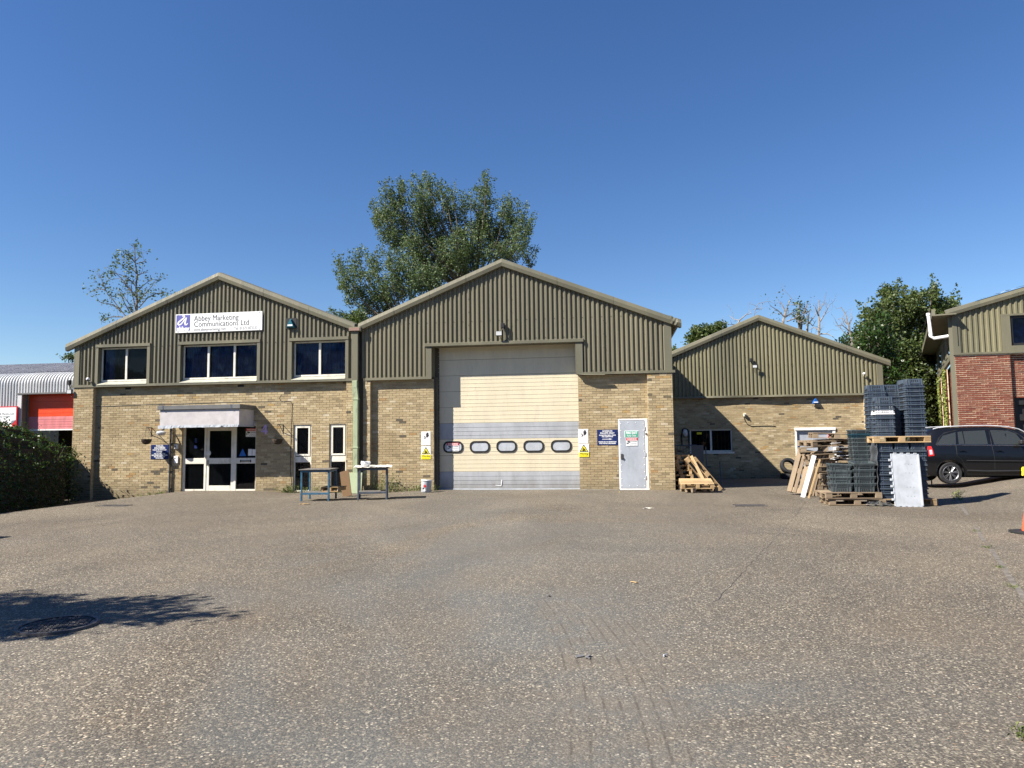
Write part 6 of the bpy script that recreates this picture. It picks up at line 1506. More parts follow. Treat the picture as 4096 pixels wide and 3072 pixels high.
for i in range(n):
    f = i/(n-1)
    put(CT if i == n-2 else CM, ('teal-blue crate second from the top of the tall leaning stack' if i == n-2 else f'{ORD[n-1-i]} crate of the tall stack leaning left behind the open crates'), Matrix.Translation((m2-.06*f+jit(), YF+.66+jit(), zl_+i*pp)) @ Matrix.Rotation(jit(.02), 4, 'Z'), 'upright open crates')
# big grey lid leaning on the wrapped block
y0_, y1_ = ya-.20, ya-.005; BL_, BR_ = gnd(3580, 2027, G(rc, y0_)), gnd(3694, 2027, G(rc, y0_)); TL_, TR_ = on(ya-.02, 3561, 1817), on(ya-.02, 3675, 1814)
c0 = Vector(((BL_.x+BR_.x)/2, BL_.y, G(rc, y0_)+.005)); c1 = (TL_+TR_)/2; ex = (c1-c0); Lh = ex.length; Wl = (BR_.x-BL_.x+TR_.x-TL_.x)/2
LT = axes((c0+c1)/2, ex, (0, -1, .1)) @ Matrix.Rotation(-PI/2, 4, 'Z')          # local x across, local y up the sheet, z out of it
t = bpy.data.objects.new('container_lid', None); COL.objects.link(t); t.matrix_basis = LT; t['label'] = 'large pale grey plastic lid leaning against the wrapped block of crates'; t['category'] = 'lid'
def lb(bx, nm, mat):
    b = MB()
    for v in bx: b.bbox(*v[:6], .003)
    b.build(nm, mat, t, local=True, kind='stuff' if len(bx) > 1 else None)
lb([(-Wl/2, Wl/2, -Lh/2, Lh/2, -.012, .004)], 'panel', 'sheet')
lb([(Wl/2-.035, Wl/2-.005, -Lh/2+.02, Lh/2-.02, .004, .03), (-Wl/2+.005, -Wl/2+.02, -Lh/2, Lh/2, .004, .012)], 'raised_edge', 'sheet')
lb([(-Wl/2-.05, -Wl/2, -Lh/2+.12+k*Lh*.125, -Lh/2+.17+k*Lh*.125, -.02, .02) for k in range(7)]+[(-Wl/2+.06+k*.14, -Wl/2+.13+k*.14, Lh/2, Lh/2+.022, -.01, .012) for k in range(4)]+[(-Wl/2+.03+k*.12, -Wl/2+.10+k*.12, -Lh/2-.012, -Lh/2, -.01, .02) for k in range(5)], 'clip', 'sheet')
lb([(x, x+.018, y_, y_+.008, .003, .0055) for y_ in (Lh*.30, Lh*.13, -.14*Lh, -.31*Lh) for x in (-.02, .05, .12)], 'slot', 'black')
# stretch film hanging off the wrapped block, and crumpled on the ground
def film(name, label, pts_fn, nu, nv, cat='plastic film'):
    b = MB(); b.v = [tuple(pts_fn(i/(nu-1), j/(nv-1))) for j in range(nv) for i in range(nu)]
    b.f = [(j*nu+i, j*nu+i+1, (j+1)*nu+i+1, (j+1)*nu+i) for j in range(nv-1) for i in range(nu-1)]
    return b.build(name, 'film', None, label=label, cat=cat, smooth='full', origin=b.v[0])
fx = rx0-.012
film('stretch_film', 'clear stretch film clinging to the left side of the wrapped crate block', lambda u, v: (fx-.02-.012*math.sin(u*9+v*5)-.01*math.sin(v*31+u*3), ya-.02+u*.66, g2_+.1+v*(PZ-g2_+.05)), 14, 40)
fc = gnd(3500, 2020, g1_)
film('crumpled_film', 'crumpled clear film spilling off the low pallets onto the ground', lambda u, v: (fc.x-.28+u*.6+.03*math.sin(v*17), YF-.12+v*.26+.02*math.sin(u*23), g1_+.02+.16*math.sin(u*PI)*v+.012*math.sin(u*21+v*6)), 40, 16)
# litter between the pallets
def scrap(name, label, P, mat, s=.08, n=7, cat='litter', h=.01):
    b = MB(); c = Vector(P)
    for _ in range(n):
        q = c+Vector((random.uniform(-s, s), random.uniform(-s*.5, s*.5), random.uniform(0, h))); a = random.uniform(0, PI); l = s*random.uniform(.3, .7)
        b.bbox(-l, l, -l*.4, l*.4, -.003, .003, .001, Matrix.Translation(q) @ Matrix.Rotation(a, 4, 'Z') @ Matrix.Rotation(random.uniform(-.3, .3), 4, 'X'))
    o = b.build(name, mat, None, label=label, cat=cat, origin=c); o['kind'] = 'stuff'; return o
def gp(px, py): 
    p = gnd(px, py, 0)
    for _ in range(4): p = gnd(px, py, G(p.x, p.y))
    return p+Vector((0, 0, .006))
scrap('packing_scraps', 'white packing scraps at the left foot of the lower pallets', gp(3318, 2005), 'crate_white', .07, 6, h=.04)
scrap('packing_scraps', 'white paper caught between the pallets of the collapsing pile', (gx_+.2, 19.75, .95), 'crate_white', .22, 16, h=.45)
scrap('wood_splinters', 'orange wood splinters on the ground before the blue steel table', gp(1213, 2017), 'wood', .12, 12)
scrap('wood_offcut', 'thin pale wood offcut lying alone in the middle of the yard', gp(2527, 2329), 'wood', .09, 1)
scrap('rubber_scrap', 'torn flat grey rubber scrap in the foreground', gp(2335, 2632), 'grey', .055, 3)
scrap('pale_pebble', 'small pale scrap right of the rubber scrap in the foreground', gp(2655, 2625), 'sheet', .03, 2)
scrap('stick', 'dark splinter lying in the yard left of the pale wood offcut', gp(2190, 2387), 'iron', .035, 2)
scrap('packing_scraps', 'scatter of pale crumbs on the ground before the fire door', gp(2595, 2034), 'frame', .10, 8)
scrap('plastic_strip', 'small yellow strip on the ground at the grey door sill', gp(2478, 1970), 'yellow', .04, 1)
# ================================================================ TYRES
def tyre(label, Mx):
    t = bpy.data.objects.new('tyre', None); COL.objects.link(t); t.matrix_basis = Mx; t['label'] = label; t['category'] = 'tyre'; t['group'] = 'used tyres'
    prof = [(.21, -.085), (.235, -.105), (.29, -.112), (.325, -.095), (.338, -.05), (.340, 0), (.338, .05), (.325, .095), (.29, .112), (.235, .105), (.21, .085), (.215, .05), (.30, .04), (.30, -.04), (.215, -.05), (.21, -.085)]
    b = MB(); b.lathe(prof, 32); b.build('rubber', 'tyre', t, local=True, smooth=True)
    b = MB()
    for z in (-.035, .0, .035): b.lathe([(.336, z-.004), (.3415, z-.004), (.3415, z+.004), (.336, z+.004)], 32)
    b.build('tread_rib', 'plastic', t, local=True, kind='stuff')
q = on(30.2, 3158, 1870); gt = G(q.x, 30)
tyre('tyre lying flat against the set-back wall under the leaning one', TRS(q.x+.03, 30.45, gt+.115))
tyre('tyre propped upright on top of the flat one against the set-back wall', Matrix.Translation((q.x, 30.35, gt+.52)) @ Matrix.Rotation(rad(12), 4, 'Z') @ Matrix.Rotation(rad(66), 4, 'X'))
# ================================================================ STEEL TABLES
def table(label, fl, fr, depth, h, steel, top, over=.04, shelf=.22):
    fl, fr = Vector((fl.x, fl.y, 0)), Vector((fr.x, fr.y, 0)); ex = (fr-fl); W_ = ex.length; ex.normalize(); ey = Vector((-ex.y, ex.x, 0)); g = min(G(fl.x, fl.y), G(fr.x, fr.y))
    T_ = Matrix.Translation((fl.x, fl.y, g)) @ Matrix((ex, ey, Vector((0, 0, 1)))).transposed().to_4x4()
    t = bpy.data.objects.new('steel_table', None); COL.objects.link(t); t.matrix_basis = T_; t['label'] = label; t['category'] = 'table'
    for x in (0, W_-.045):
        for y in (0, depth-.045): b = MB(); b.bbox(x, x+.045, y, y+.045, 0, h-.002, .004); b.build('leg', steel, t, local=True)
    for nm, bx in (('front_rail', (.045, W_-.045, .002, .042, h-.06, h-.004)), ('back_rail', (.045, W_-.045, depth-.042, depth-.002, h-.06, h-.004)), ('side_rail', (.002, .042, .045, depth-.045, h-.06, h-.004)), ('side_rail', (W_-.042, W_-.002, .045, depth-.045, h-.06, h-.004)), ('shelf_rail', (.045, W_-.045, .002, .038, shelf-.05, shelf)), ('shelf_rail', (.045, W_-.045, depth-.04, depth-.002, shelf-.05, shelf))):
        b = MB(); b.bbox(*bx, .003); b.build(nm, steel, t, local=True)
    b = MB(); b.bbox(-over, W_+over, -over, depth+over, h, h+.02, .004); b.build('tabletop', top, t, local=True)
    b = MB(); b.bbox(.01, W_-.01, .04, depth-.04, shelf-.02, shelf+.004, .003); b.build('shelf', 'deck', t, local=True)
    return t, T_, W_
A1, A2 = gp(1201, 2005), gp(1332, 2001); A2.y = A1.y+.10
t1, T1_, W1_ = table('blue steel table with a worn dark top, in front of the narrow windows', A1, A2, .80, .83, 'steel_blue', 'deck')
B1, B2 = gp(1429, 2002), gp(1568, 1993); B2.y = B1.y+.22
t2, T2_, W2_ = table('grey steel table with a peeling cream top, beside the green downpipe', B1, B2, .62, .86, 'steel_grey', 'board')
b = MB(); nn_ = 16
for i in range(nn_):
    x0_ = -.10+(W2_+.22)*i/nn_; x1_ = -.10+(W2_+.22)*(i+1)/nn_; z_r = [.884+.010*math.sin(k*1.9)*(.5+abs(k-nn_/2)/nn_) for k in (i, i+1)]
    b.add([(x0_, -.06+random.uniform(-.02, .02), z_r[0]), (x1_, -.06+random.uniform(-.02, .02), z_r[1]), (x1_, .66, z_r[1]+.02), (x0_, .66, z_r[0]+.02), (x0_, -.05, z_r[0]+.010), (x1_, -.05, z_r[1]+.010), (x1_, .66, z_r[1]+.036), (x0_, .66, z_r[0]+.036)], [(0, 1, 5, 4), (4, 5, 6, 7), (0, 4, 7, 3), (1, 2, 6, 5)])
b.build('peeling_laminate', 'frame', t2, local=True)
q = T2_ @ Vector((.20, .15, .915)); t = thing('paper_bowl', 'crushed white bowl on the left end of the grey steel table', 'bowl', tuple(q)); b = MB(); b.lathe([(.001, 0), (.10, 0), (.125, .05), (.13, .12), (.12, .12), (.11, .02), (.001, .015)], 18, Matrix.Translation(q) @ Matrix.Rotation(.12, 4, 'Y')); b.lathe([(.128, .06), (.136, .065), (.128, .07)], 18, Matrix.Translation(q) @ Matrix.Rotation(.12, 4, 'Y')); b.build('bowl', 'white', t, smooth=True)
b = MB(); q = T1_ @ Vector((.60, .2, .225))
for k in range(4): b.bbox(q.x-.1, q.x+.46, q.y+k*.12, q.y+k*.12+.09, q.z+.12, q.z+.14, .003)
for x in (-.08, .16, .40): b.bbox(q.x+x-.03, q.x+x+.03, q.y, q.y+.45, q.z+.03, q.z+.12, .003)
b.bbox(q.x-.1, q.x+.46, q.y, q.y+.07, q.z, q.z+.028, .003)
o = b.build('half_pallet', 'wood', None, label='cut-down pallet lying on the shelf of the blue steel table', cat='pallet', origin=q); o['kind'] = 'stuff'
# board and panel leaning
p0 = gp(1392, 1990); b = MB(); b.bbox(-.145, .145, -.01, .01, 0, .80, .004, Matrix.Translation((p0.x-.20, 20.4, G(p0.x, 20.4))) @ Matrix.Rotation(rad(-14), 4, 'Y') @ Matrix.Rotation(rad(-16), 4, 'X')); b.build('brown_board', 'board', None, label='brown board leaning between the two steel tables', cat='board', origin=p0)
r = rect(F-.1, 1402, 1889, 1457, 1972); b = MB(); b.bbox(r[0], r[1], -.012, .012, 0, r[3]+.06, .004, Matrix.Translation((0, F-.36, -.06)) @ Matrix.Rotation(rad(-9), 4, 'X')); b.build('green_panel', 'pipe', None, label='pale green sheet leaning at the foot of the green downpipe', cat='panel', origin=(r[0], F-.3, 0))
# bucket
q = gp(1704, 1969); t = thing('paint_drum', 'dented white paint drum with hazard labels left of the big loading door', 'drum', (q.x, q.y, q.z)); Tq = Matrix.Translation(q) @ Matrix.Rotation(rad(3), 4, 'Y')
b = MB(); b.lathe([(.001, 0), (.145, 0), (.150, .01), (.158, .33), (.165, .335)], 24, Tq); b.build('body', 'sheet', t, smooth=True)
b = MB(); b.lathe([(.168, .335), (.172, .35), (.165, .372), (.14, .365), (.001, .36)], 24, Tq @ Matrix.Translation((0, 0, .0)) @ Matrix.Rotation(rad(-3), 4, 'X')); b.build('lid', 'white', t, smooth=True)
b = MB(); b.tube([Tq @ Vector((.16*math.cos(a), -.16+.0*a+.0, .20+.1*math.sin(a))) for a in np.linspace(PI, 2*PI, 9)], .004, 4); b.build('handle', 'iron', t)
def wrap(cx, cz, s, mat, nm):
    b = MB(); P = []
    for dx, dz in ((0, s), (s, 0), (0, -s), (-s, 0)):
        a = -PI/2+(cx+dx)/.156; P.append(Tq @ Vector((.1575*math.cos(a), .1575*math.sin(a), cz+dz)))
    c_ = Tq @ Vector((.1615*math.cos(-PI/2+cx/.156), .1615*math.sin(-PI/2+cx/.156), cz)); b.add([c_]+P, [(0, 1, 2), (0, 2, 3), (0, 3, 4), (0, 4, 1)]); b.build(nm, mat, t)
wrap(-.01, .19, .055, 'red', 'hazard_diamond'); wrap(.0, .075, .05, 'signwhite', 'hazard_diamond'); wrap(-.05, .19-.07, .03, 'ink', 'label_patch')
# ================================================================ JUNK CAGE in the shaded corner
cx_ = on(25.2, 2740, 1850).x; g3 = G(cx_, 25.2); RC = thing('roll_cage', 'rusty roll cage heaped with scrap in the shaded corner of the set-back unit', 'cage', (cx_, 25.2, g3))
x0_, x1_ = cx_-.5, on(25.2, 2793, 1850).x; zt = z_(2750, 1781, 25.2)
b = MB(); b.tube([(x0_, 25, g3+.1), (x0_, 25, zt), (x1_-.05, 25, zt), (x1_, 25, zt-.06), (x1_, 25, g3+.1)], .018, 6); b.build('front_frame', 'steel_grey', RC)
b = MB(); b.tube([(x0_, 25.7, g3+.1), (x0_, 25.7, zt), (x1_-.05, 25.7, zt), (x1_, 25.7, zt-.06), (x1_, 25.7, g3+.1)], .018, 6); b.build('back_frame', 'steel_grey', RC)
b = MB()
for k in range(9): xk = x0_+.06+k*(x1_-x0_-.1)/9; b.tube([(xk, 25, zt-.01), (xk, 25, zt-.55)], .006, 4)
b.build('mesh_bar', 'steel_grey', RC, kind='stuff')
b = MB(); b.bbox(x0_, x1_, 25, 25.7, g3+.08, g3+.14, .01); b.build('base', 'steel_grey', RC)
scr = MB()
for k in range(16):
    scr.bbox(-.3, .3, -.06, .06, -.01, .01, .003, Matrix.Translation((random.uniform(x0_+.2, x1_-.1), random.uniform(25.1, 25.6), random.uniform(g3+.5, zt-.1))) @ Matrix.Rotation(random.uniform(-.7, .7), 4, 'Y') @ Matrix.Rotation(random.uniform(0, 3), 4, 'Z'))
o = scr.build('scrap_boards', 'wood_old', None, label='jumble of offcuts heaped inside the roll cage', cat='scrap', origin=(cx_, 25.3, g3+.6)); o['kind'] = 'stuff'
b = MB(); b.bbox(-.2, .2, -.01, .01, -.3, .3, .004, Matrix.Translation((x1_-.05, 24.9, zt-.30)) @ Matrix.Rotation(.06, 4, 'X')); b.build('white_panel', 'grey', None, label='pale panel propped against the right end of the roll cage', cat='panel', origin=(x1_, 24.9, g3))
b = MB(); b.tube([(x1_+.25, 24.8, G(x1_, 24.8)), (x1_+.22, 24.85, 1.25)], .02, 6); b.tube([(x1_+.7, 24.9, G(x1_, 24.8)), (x1_+.68, 24.9, .75)], .02, 6); o = b.build('steel_posts', 'steel_grey', None, label='pair of thin upright posts right of the roll cage', cat='post', origin=(x1_+.3, 24.8, 0)); o['kind'] = 'stuff'
# ================================================================ GROUND IRONWORK, KERB, CRACK
mc = (gnd(85, 2512, .0)+gnd(378, 2508, .0))/2; rm = (gnd(378, 2508, 0)-gnd(85, 2512, 0)).length/2; zg = G(mc.x, mc.y)
MH = thing('manhole_cover', 'round cast-iron manhole cover in the left foreground', 'manhole cover', (mc.x, mc.y, zg))
b = MB(); b.lathe([(rm*.90, .02), (rm*.92, .026), (rm, .026), (rm*1.02, .0)], 40, Matrix.Translation((mc.x, mc.y, zg))); b.build('ring', 'iron', MH)
b = MB(); b.lathe([(.001, .014), (rm*.89, .014), (rm*.89, .0)], 40, Matrix.Translation((mc.x, mc.y, zg))); b.build('plate', 'iron', MH)
b = MB(); k = 0
for i in range(-9, 10):
    for j in range(-9, 10):
        x, y = i*.043+(j % 2)*.021, j*.043
        if x*x+y*y < (rm*.84)**2: b.bbox(mc.x+x-.017, mc.x+x+.017, mc.y+y-.007, mc.y+y+.007, zg+.013, zg+.022, .002, None)
b.build('tread_stud', 'iron', MH, kind='stuff')
def grate(label, px0_, px1_, py, dy):
    a, c = gp(px0_, py), gp(px1_, py); g = G((a.x+c.x)/2, a.y); L_ = c.x-a.x; t = thing('drain_grate', label, 'drain', ((a.x+c.x)/2, a.y, g)); b = MB(); n_ = int(L_/.05)
    for i in range(n_): x = a.x+L_*i/n_; b.add([(x, a.y-dy, g+.012), (x+.025, a.y-dy, g+.012), (x+.06, a.y+dy, g+.012), (x+.035, a.y+dy, g+.012)], [(0, 1, 2, 3)])
    b.build('bar', 'iron', t, kind='stuff')
    b = MB(); b.box(a.x-.03, c.x+.03, a.y-dy-.02, a.y-dy, g, g+.014); b.box(a.x-.03, c.x+.03, a.y+dy, a.y+dy+.02, g, g+.014); b.box(a.x, c.x, a.y-dy, a.y+dy, g+.002, g+.006); b.build('frame', 'iron', t)
grate('flat drain grate in the yard in front of the shaded recess', 2940, 3062, 2023, .16); grate('flat drain grate near the hedge corner', 402, 512, 2023, .14)
# broken concrete edging between the yard and the raised parking
KB = thing('kerb', 'line of sunken, broken concrete edging running towards the camera at the right', 'kerb', (kerb_x(12), 12, 0))
y = 7.0
while y < 21.5:
    l = random.uniform(.75, .95) if random.random() > .25 else random.uniform(.3, .5); y1__ = y+l
    x0k, x1k = kerb_x(y), kerb_x(y1__); off = random.uniform(-.015, .015); g0_, g1__ = G(x0k, y), G(x1k, y1__); h_ = random.uniform(.002, .01)
    w2 = .03; b = MB()
    b.add([(x0k-w2+off, y, g0_+h_), (x0k+w2+off, y, g0_+h_), (x1k+w2+off, y1__-.012, g1__+h_), (x1k-w2+off, y1__-.012, g1__+h_), (x0k-w2+off, y, g0_-.08), (x0k+w2+off, y, g0_-.08), (x1k+w2+off, y1__-.012, g1__-.08), (x1k-w2+off, y1__-.012, g1__-.08)], [(0, 1, 2, 3), (0, 4, 5, 1), (1, 5, 6, 2), (2, 6, 7, 3), (3, 7, 4, 0)])
    if random.random() > .35: b.build('edging_stone', 'kerb', KB)
    y = y1__
def ground_strip(name, label, P, wd, mat, cat='crack'):
    b = MB(); Q = []
    for i in range(len(P)-1):
        a, c = Vector(P[i]), Vector(P[i+1]); n_ = max(2, int((c-a).length/.12))
        for k in range(n_): q = a+(c-a)*k/n_; Q.append((q.x+random.uniform(-.02, .02), q.y))
    for i in range(len(Q)-1):
        (x0q, y0q), (x1q, y1q) = Q[i], Q[i+1]; d = Vector((x1q-x0q, y1q-y0q)).normalized(); w0 = wd*random.uniform(.5, 1.2); nx_, ny_ = -d.y*w0, d.x*w0
        b.add([(x0q-nx_, y0q-ny_, G(x0q, y0q)+.004), (x1q-nx_, y1q-ny_, G(x1q, y1q)+.004), (x1q+nx_, y1q+ny_, G(x1q, y1q)+.004), (x0q+nx_, y0q+ny_, G(x0q, y0q)+.004)], [(0, 1, 2, 3)])
    o = b.build(name, mat, None, label=label, cat=cat, origin=(P[0][0], P[0][1], 0)); return o
a_, c_ = gp(3225, 2005), gp(2850, 2420)
ground_strip('joint_crack', 'thin dark crack crossing the yard from the leaning pallets towards the foreground', [(a_.x, a_.y), ((a_.x+c_.x)/2+.05, (a_.y+c_.y)/2), (c_.x, c_.y)], .0025, 'iron')
a_, c_ = gp(2310, 2000), gp(2600, 1965)
# ================================================================ WEEDS
def weeds(name, label, spots, hmax, n, mat='weed', sp_=.10, ls=.05):
    b = MB(); P = []
    for (x, y) in spots:
        for _ in range(n):
            bx_, by_ = x+random.gauss(0, sp_), y+random.gauss(0, .05); g = G(bx_, by_); h_ = hmax*random.uniform(.3, 1); lx, ly = random.gauss(0, .3)*h_, random.gauss(0, .2)*h_
            pts_ = [(bx_, by_, g), (bx_+lx*.3, by_+ly*.3, g+h_*.5), (bx_+lx, by_+ly, g+h_*.95)]; b.tube(pts_, [.004, .003, .001], 3, cap=False)
            for k in range(7): f = random.random(); P.append((bx_+lx*f+random.gauss(0, .03), by_+ly*f+random.gauss(0, .03), g+h_*f))
    t = thing(name, label, 'weeds', (spots[0][0], spots[0][1], 0)); b.build('stem', 'weed', t, kind='stuff'); leaves('leaf', P, ls, mat, t, kind='stuff', up=.2); return t
wy = FB-.08
weeds('weeds', 'tall straggling weeds against the wall behind the grey steel table', [(x_(px), wy-random.uniform(0, .2)) for px in (1490, 1505, 1520, 1545, 1560, 1580, 1595)], .75, 7)
weeds('weeds', 'low weeds along the wall under the blue steel table', [(x_(px), wy-.05) for px in (1225, 1260, 1290, 1320, 1350, 1390)], .22, 8)
weeds('weeds', 'dry weeds at the left foot of the narrow office windows', [(x_(px), wy-.03) for px in (1135, 1150, 1165, 1178)], .32, 9)
weeds('weeds', 'small tufts at the wall foot left of the entrance', [(x_(px), wy) for px in (560, 600, 645)], .14, 8)
weeds('weeds', 'dark weeds beside the paint drum', [(x_(px), wy-.05) for px in (1620, 1650, 1672, 1735)], .26, 7)
weeds('weeds', 'straggly weeds on the broken edging behind the crates', [(kerb_x(y_)+.02, y_) for y_ in (18.6, 19.4)], .24, 7, sp_=.04)
weeds('weeds', 'small grass tufts in the edging at the right foreground', [(kerb_x(y_)-.03, y_) for y_ in (8.2, 9.4, 11.0, 12.8)], .035, 6, sp_=.02, ls=.018)
weeds('weeds', 'green tuft at the very right edge of the foreground', [(gp(4085, 2950).x+.04, gp(4085, 2950).y)], .05, 16, sp_=.03, ls=.02)
# ================================================================ TRAFFIC CONE
q = gp(4146, 2135); CN = thing('traffic_cone', 'orange and white traffic cone cut by the right edge, on a black base', 'cone', (q.x, q.y, q.z)); Tq = Matrix.Translation(q)
b = MB(); b.prism([(-.26, 0), (.26, 0), (.25, .04), (-.25, .04)], -.26, .26, Tq @ Matrix.Rotation(.3, 4, 'Z')); b.build('base', 'plastic', CN)
b = MB(); b.lathe([(.19, .04), (.185, .07), (.140, .34)], 24, Tq); b.lathe([(.095, .60), (.035, .98), (.001, .99)], 24, Tq); b.build('body', 'orange', CN, smooth=True)
b = MB(); b.lathe([(.1415, .342), (.0965, .598)], 24, Tq); b.build('reflective_sleeve', 'signwhite', CN, smooth=True)
qg = on(q.y-.05, 4090, 1880); t = thing('yellow_glove', 'yellow work glove pulled over the tip of the traffic cone at the right edge', 'glove', (q.x-.02, q.y, qg.z-.05))
b = MB(); b.bbox(qg.x+.03, q.x+.05, q.y-.06, q.y+.06, qg.z-.045, qg.z+.045, .02); b.tube([(qg.x+.03, q.y, qg.z-.03), (qg.x+.02, q.y-.01, qg.z-.09)], .016, 6); b.build('glove', 'yellow', t)
# ================================================================ CAR (people carrier, side on)
CYN = 22.30; wc = on(CYN, 3803, 1872); gc = G(wc.x+1.2, 23.0); R_w = .315
CAR = thing('parked_car', 'black people carrier with silver roof rails parked side-on before the red brick unit', 'car', (wc.x+1.35, CYN+.88, gc))
def cs(x):   # station x (m ahead of the rear bumper) -> half widths and heights
    prof = [(0, .42, .70, .97, .99, .50), (.02, .30, .80, .97, 1.06, .52), (.10, .22, .855, .97, 1.18, .54), (.28, .20, .875, .97, 1.42, .57), (.46, .19, .88, .97, 1.575, .60), (.75, .19, .885, .97, 1.625, .62), (1.3, .19, .89, .965, 1.65, .63),
            (1.9, .19, .89, .96, 1.655, .63), (2.4, .19, .89, .955, 1.63, .63), (2.75, .19, .888, .95, 1.56, .62), (3.1, .19, .885, .945, 1.40, .60), (3.45, .19, .88, .94, 1.20, .60), (3.62, .19, .875, .935, 1.08, .62), (3.9, .20, .85, .87, 1.00, .62), (4.2, .22, .80, .80, .90, .60), (4.38, .30, .70, .70, .76, .55), (4.45, .42, .60, .62, .66, .5)]
    for a, c in zip(prof[:-1], prof[1:]):
        if x <= c[0]: f = (x-a[0])/(c[0]-a[0]); return [a[i]+(c[i]-a[i])*f for i in range(1, 6)]
    return list(prof[-1][1:])
xr = wc.x-.80
stn = sorted(set([0, .02, .06, .10, .18, .28, .37, .46, .6, .75, 1, 1.3, 1.6, 1.9, 2.15, 2.4, 2.6, 2.75, 2.95, 3.1, 3.3, 3.45, 3.55, 3.62, 3.75, 3.9, 4.05, 4.2, 4.3, 4.38, 4.45]))
bm = bmesh.new(); rings = []
yc = CYN+.88
for s in stn:
    zb2, w_, bz, rz_, wr = cs(s); H = [(0, zb2), (w_*.85, zb2), (w_*.97, zb2+.05), (w_*1.0, zb2+.20), (w_*1.0, (zb2+bz)/2+.08), (w_*.985, bz-.10), (w_*.96, bz), (w_*.93*.5+wr*.5+.03, bz+(rz_-bz)*.45), (wr+.035, bz+(rz_-bz)*.86), (wr-.03, rz_-.012), (wr*.6, rz_+.012), (0, rz_+.02)]
    ring = [(-y_, z) for y_, z in H]+[(y_, z) for y_, z in H[::-1][1:-1]]
    rings.append([bm.verts.new((xr+s, yc+y_, gc+z)) for y_, z in ring])
for a, c in zip(rings[:-1], rings[1:]):
    for i in range(len(a)): bm.faces.new((a[i], a[(i+1) % len(a)], c[(i+1) % len(a)], c[i]))
bm.faces.new(rings[0]); bm.faces.new(rings[-1][::-1]); bmesh.ops.recalc_face_normals(bm, faces=bm.faces)
me = bpy.data.meshes.new('body_tmp'); bm.to_mesh(me); bm.free(); bo = bpy.data.objects.new('body_tmp', me); COL.objects.link(bo)
cutters = []
for s in (.80, 3.50):
    b = MB(); b.lathe([(.001, -1.2), (.375, -1.2), (.375, 1.2), (.001, 1.2)], 40, Matrix.Translation((xr+s, yc, gc+R_w+.01)) @ Matrix.Rotation(PI/2, 4, 'X')); c = b.build('cut', 'black'); cutters.append(c)
    md = bo.modifiers.new('b', 'BOOLEAN'); md.operation = 'DIFFERENCE'; md.solver = 'EXACT'; md.object = c
bpy.context.view_layer.update(); dg = bpy.context.evaluated_depsgraph_get(); me2 = bpy.data.meshes.new_from_object(bo.evaluated_get(dg))
for c in cutters: bpy.data.objects.remove(c)
bpy.data.objects.remove(bo)
me2.name = 'body'; me2.materials.clear(); me2.materials.append(M['carpaint'])
for v in me2.vertices: v.co -= CAR.location
for p_ in me2.polygons: p_.use_smooth = True
me2.set_sharp_from_angle(angle=rad(34)); bd = bpy.data.objects.new('body', me2); COL.objects.link(bd); bd.parent = CAR
def ysurf(x, z):
    zb2, w_, bz, rz_, wr = cs(x-xr); zz_ = z-gc
    P_ = [(w_*1.0, zb2+.2), (w_, (zb2+bz)/2+.08), (w_*.985, bz-.10), (w_*.96, bz), (w_*.93*.5+wr*.5+.03, bz+(rz_-bz)*.45), (wr+.035, bz+(rz_-bz)*.86), (wr-.03, rz_-.012)]
    if zz_ <= P_[0][1]: return yc-P_[0][0]
    for a, c in zip(P_[:-1], P_[1:]):
        if zz_ <= c[1]: f = (zz_-a[1])/(c[1]-a[1]); return yc-(a[0]+(c[0]-a[0])*f)
    return yc-P_[-1][0]
def cp(a, c, y=CYN+.08): q = on(y, 3700+a/2.8, 1660+c/2.8); return (q.x, q.z)
def side_patch(nm, poly, mat, off=.006, sub=6, th=.004):
    """panel following the side of the car"""
    from mathutils.geometry import tessellate_polygon
    P_ = []
    for i in range(len(poly)):
        a, c = poly[i], poly[(i+1) % len(poly)]
        for k in range(sub): P_.append((a[0]+(c[0]-a[0])*k/sub, a[1]+(c[1]-a[1])*k/sub))
    V3 = [Vector((x, ysurf(x, z)-off, z)) for x, z in P_]; tri = tessellate_polygon([[Vector((x, z, 0)) for x, z in P_]])
    n_ = len(V3); b = MB(); b.add([tuple(v) for v in V3]+[(v.x, v.y+off*2, v.z) for v in V3], [tuple(t_) for t_ in tri]+[(i, (i+1) % n_, n_+(i+1) % n_, n_+i) for i in range(n_)]); return b.build(nm, mat, CAR)
bl_ = gc+.985
def P4(*pts): return [cp(*p) for p in pts]
side_patch('window_surround', P4((120, 333), (165, 255), (235, 195), (370, 168), (700, 150), (960, 152), (1060, 200), (1130, 250), (1180, 335)), 'plastic', .004, 8)
side_patch('quarter_glass', P4((138, 330), (215, 232), (362, 193), (346, 328)), 'carglass', .010)
side_patch('rear_door_glass', P4((386, 190), (434, 183), (442, 328), (380, 328)), 'carglass', .010); side_patch('rear_door_glass', P4((448, 182), (693, 170), (704, 328), (452, 328)), 'carglass', .010)
side_patch('front_door_glass', P4((754, 168), (950, 172), (1040, 208), (1078, 270), (1085, 332), (775, 330)), 'carglass', .010)
def side_line(nm, pts, r_, mat, off=.004, n_=5):
    b = MB(); Q = []
    for i in range(len(pts)-1):
        for k in range(8): f = k/8; x = pts[i][0]+(pts[i+1][0]-pts[i][0])*f; z = pts[i][1]+(pts[i+1][1]-pts[i][1])*f; Q.append((x, ysurf(x, z)-off, z))
    x, z = pts[-1]; Q.append((x, ysurf(x, z)-off, z)); b.tube(Q, r_, n_); return b.build(nm, mat, CAR)
side_line('chrome_waist_strip', P4((130, 335), (345, 335), (740, 337), (1100, 343), (1180, 346)), .008, 'chrome', .008)
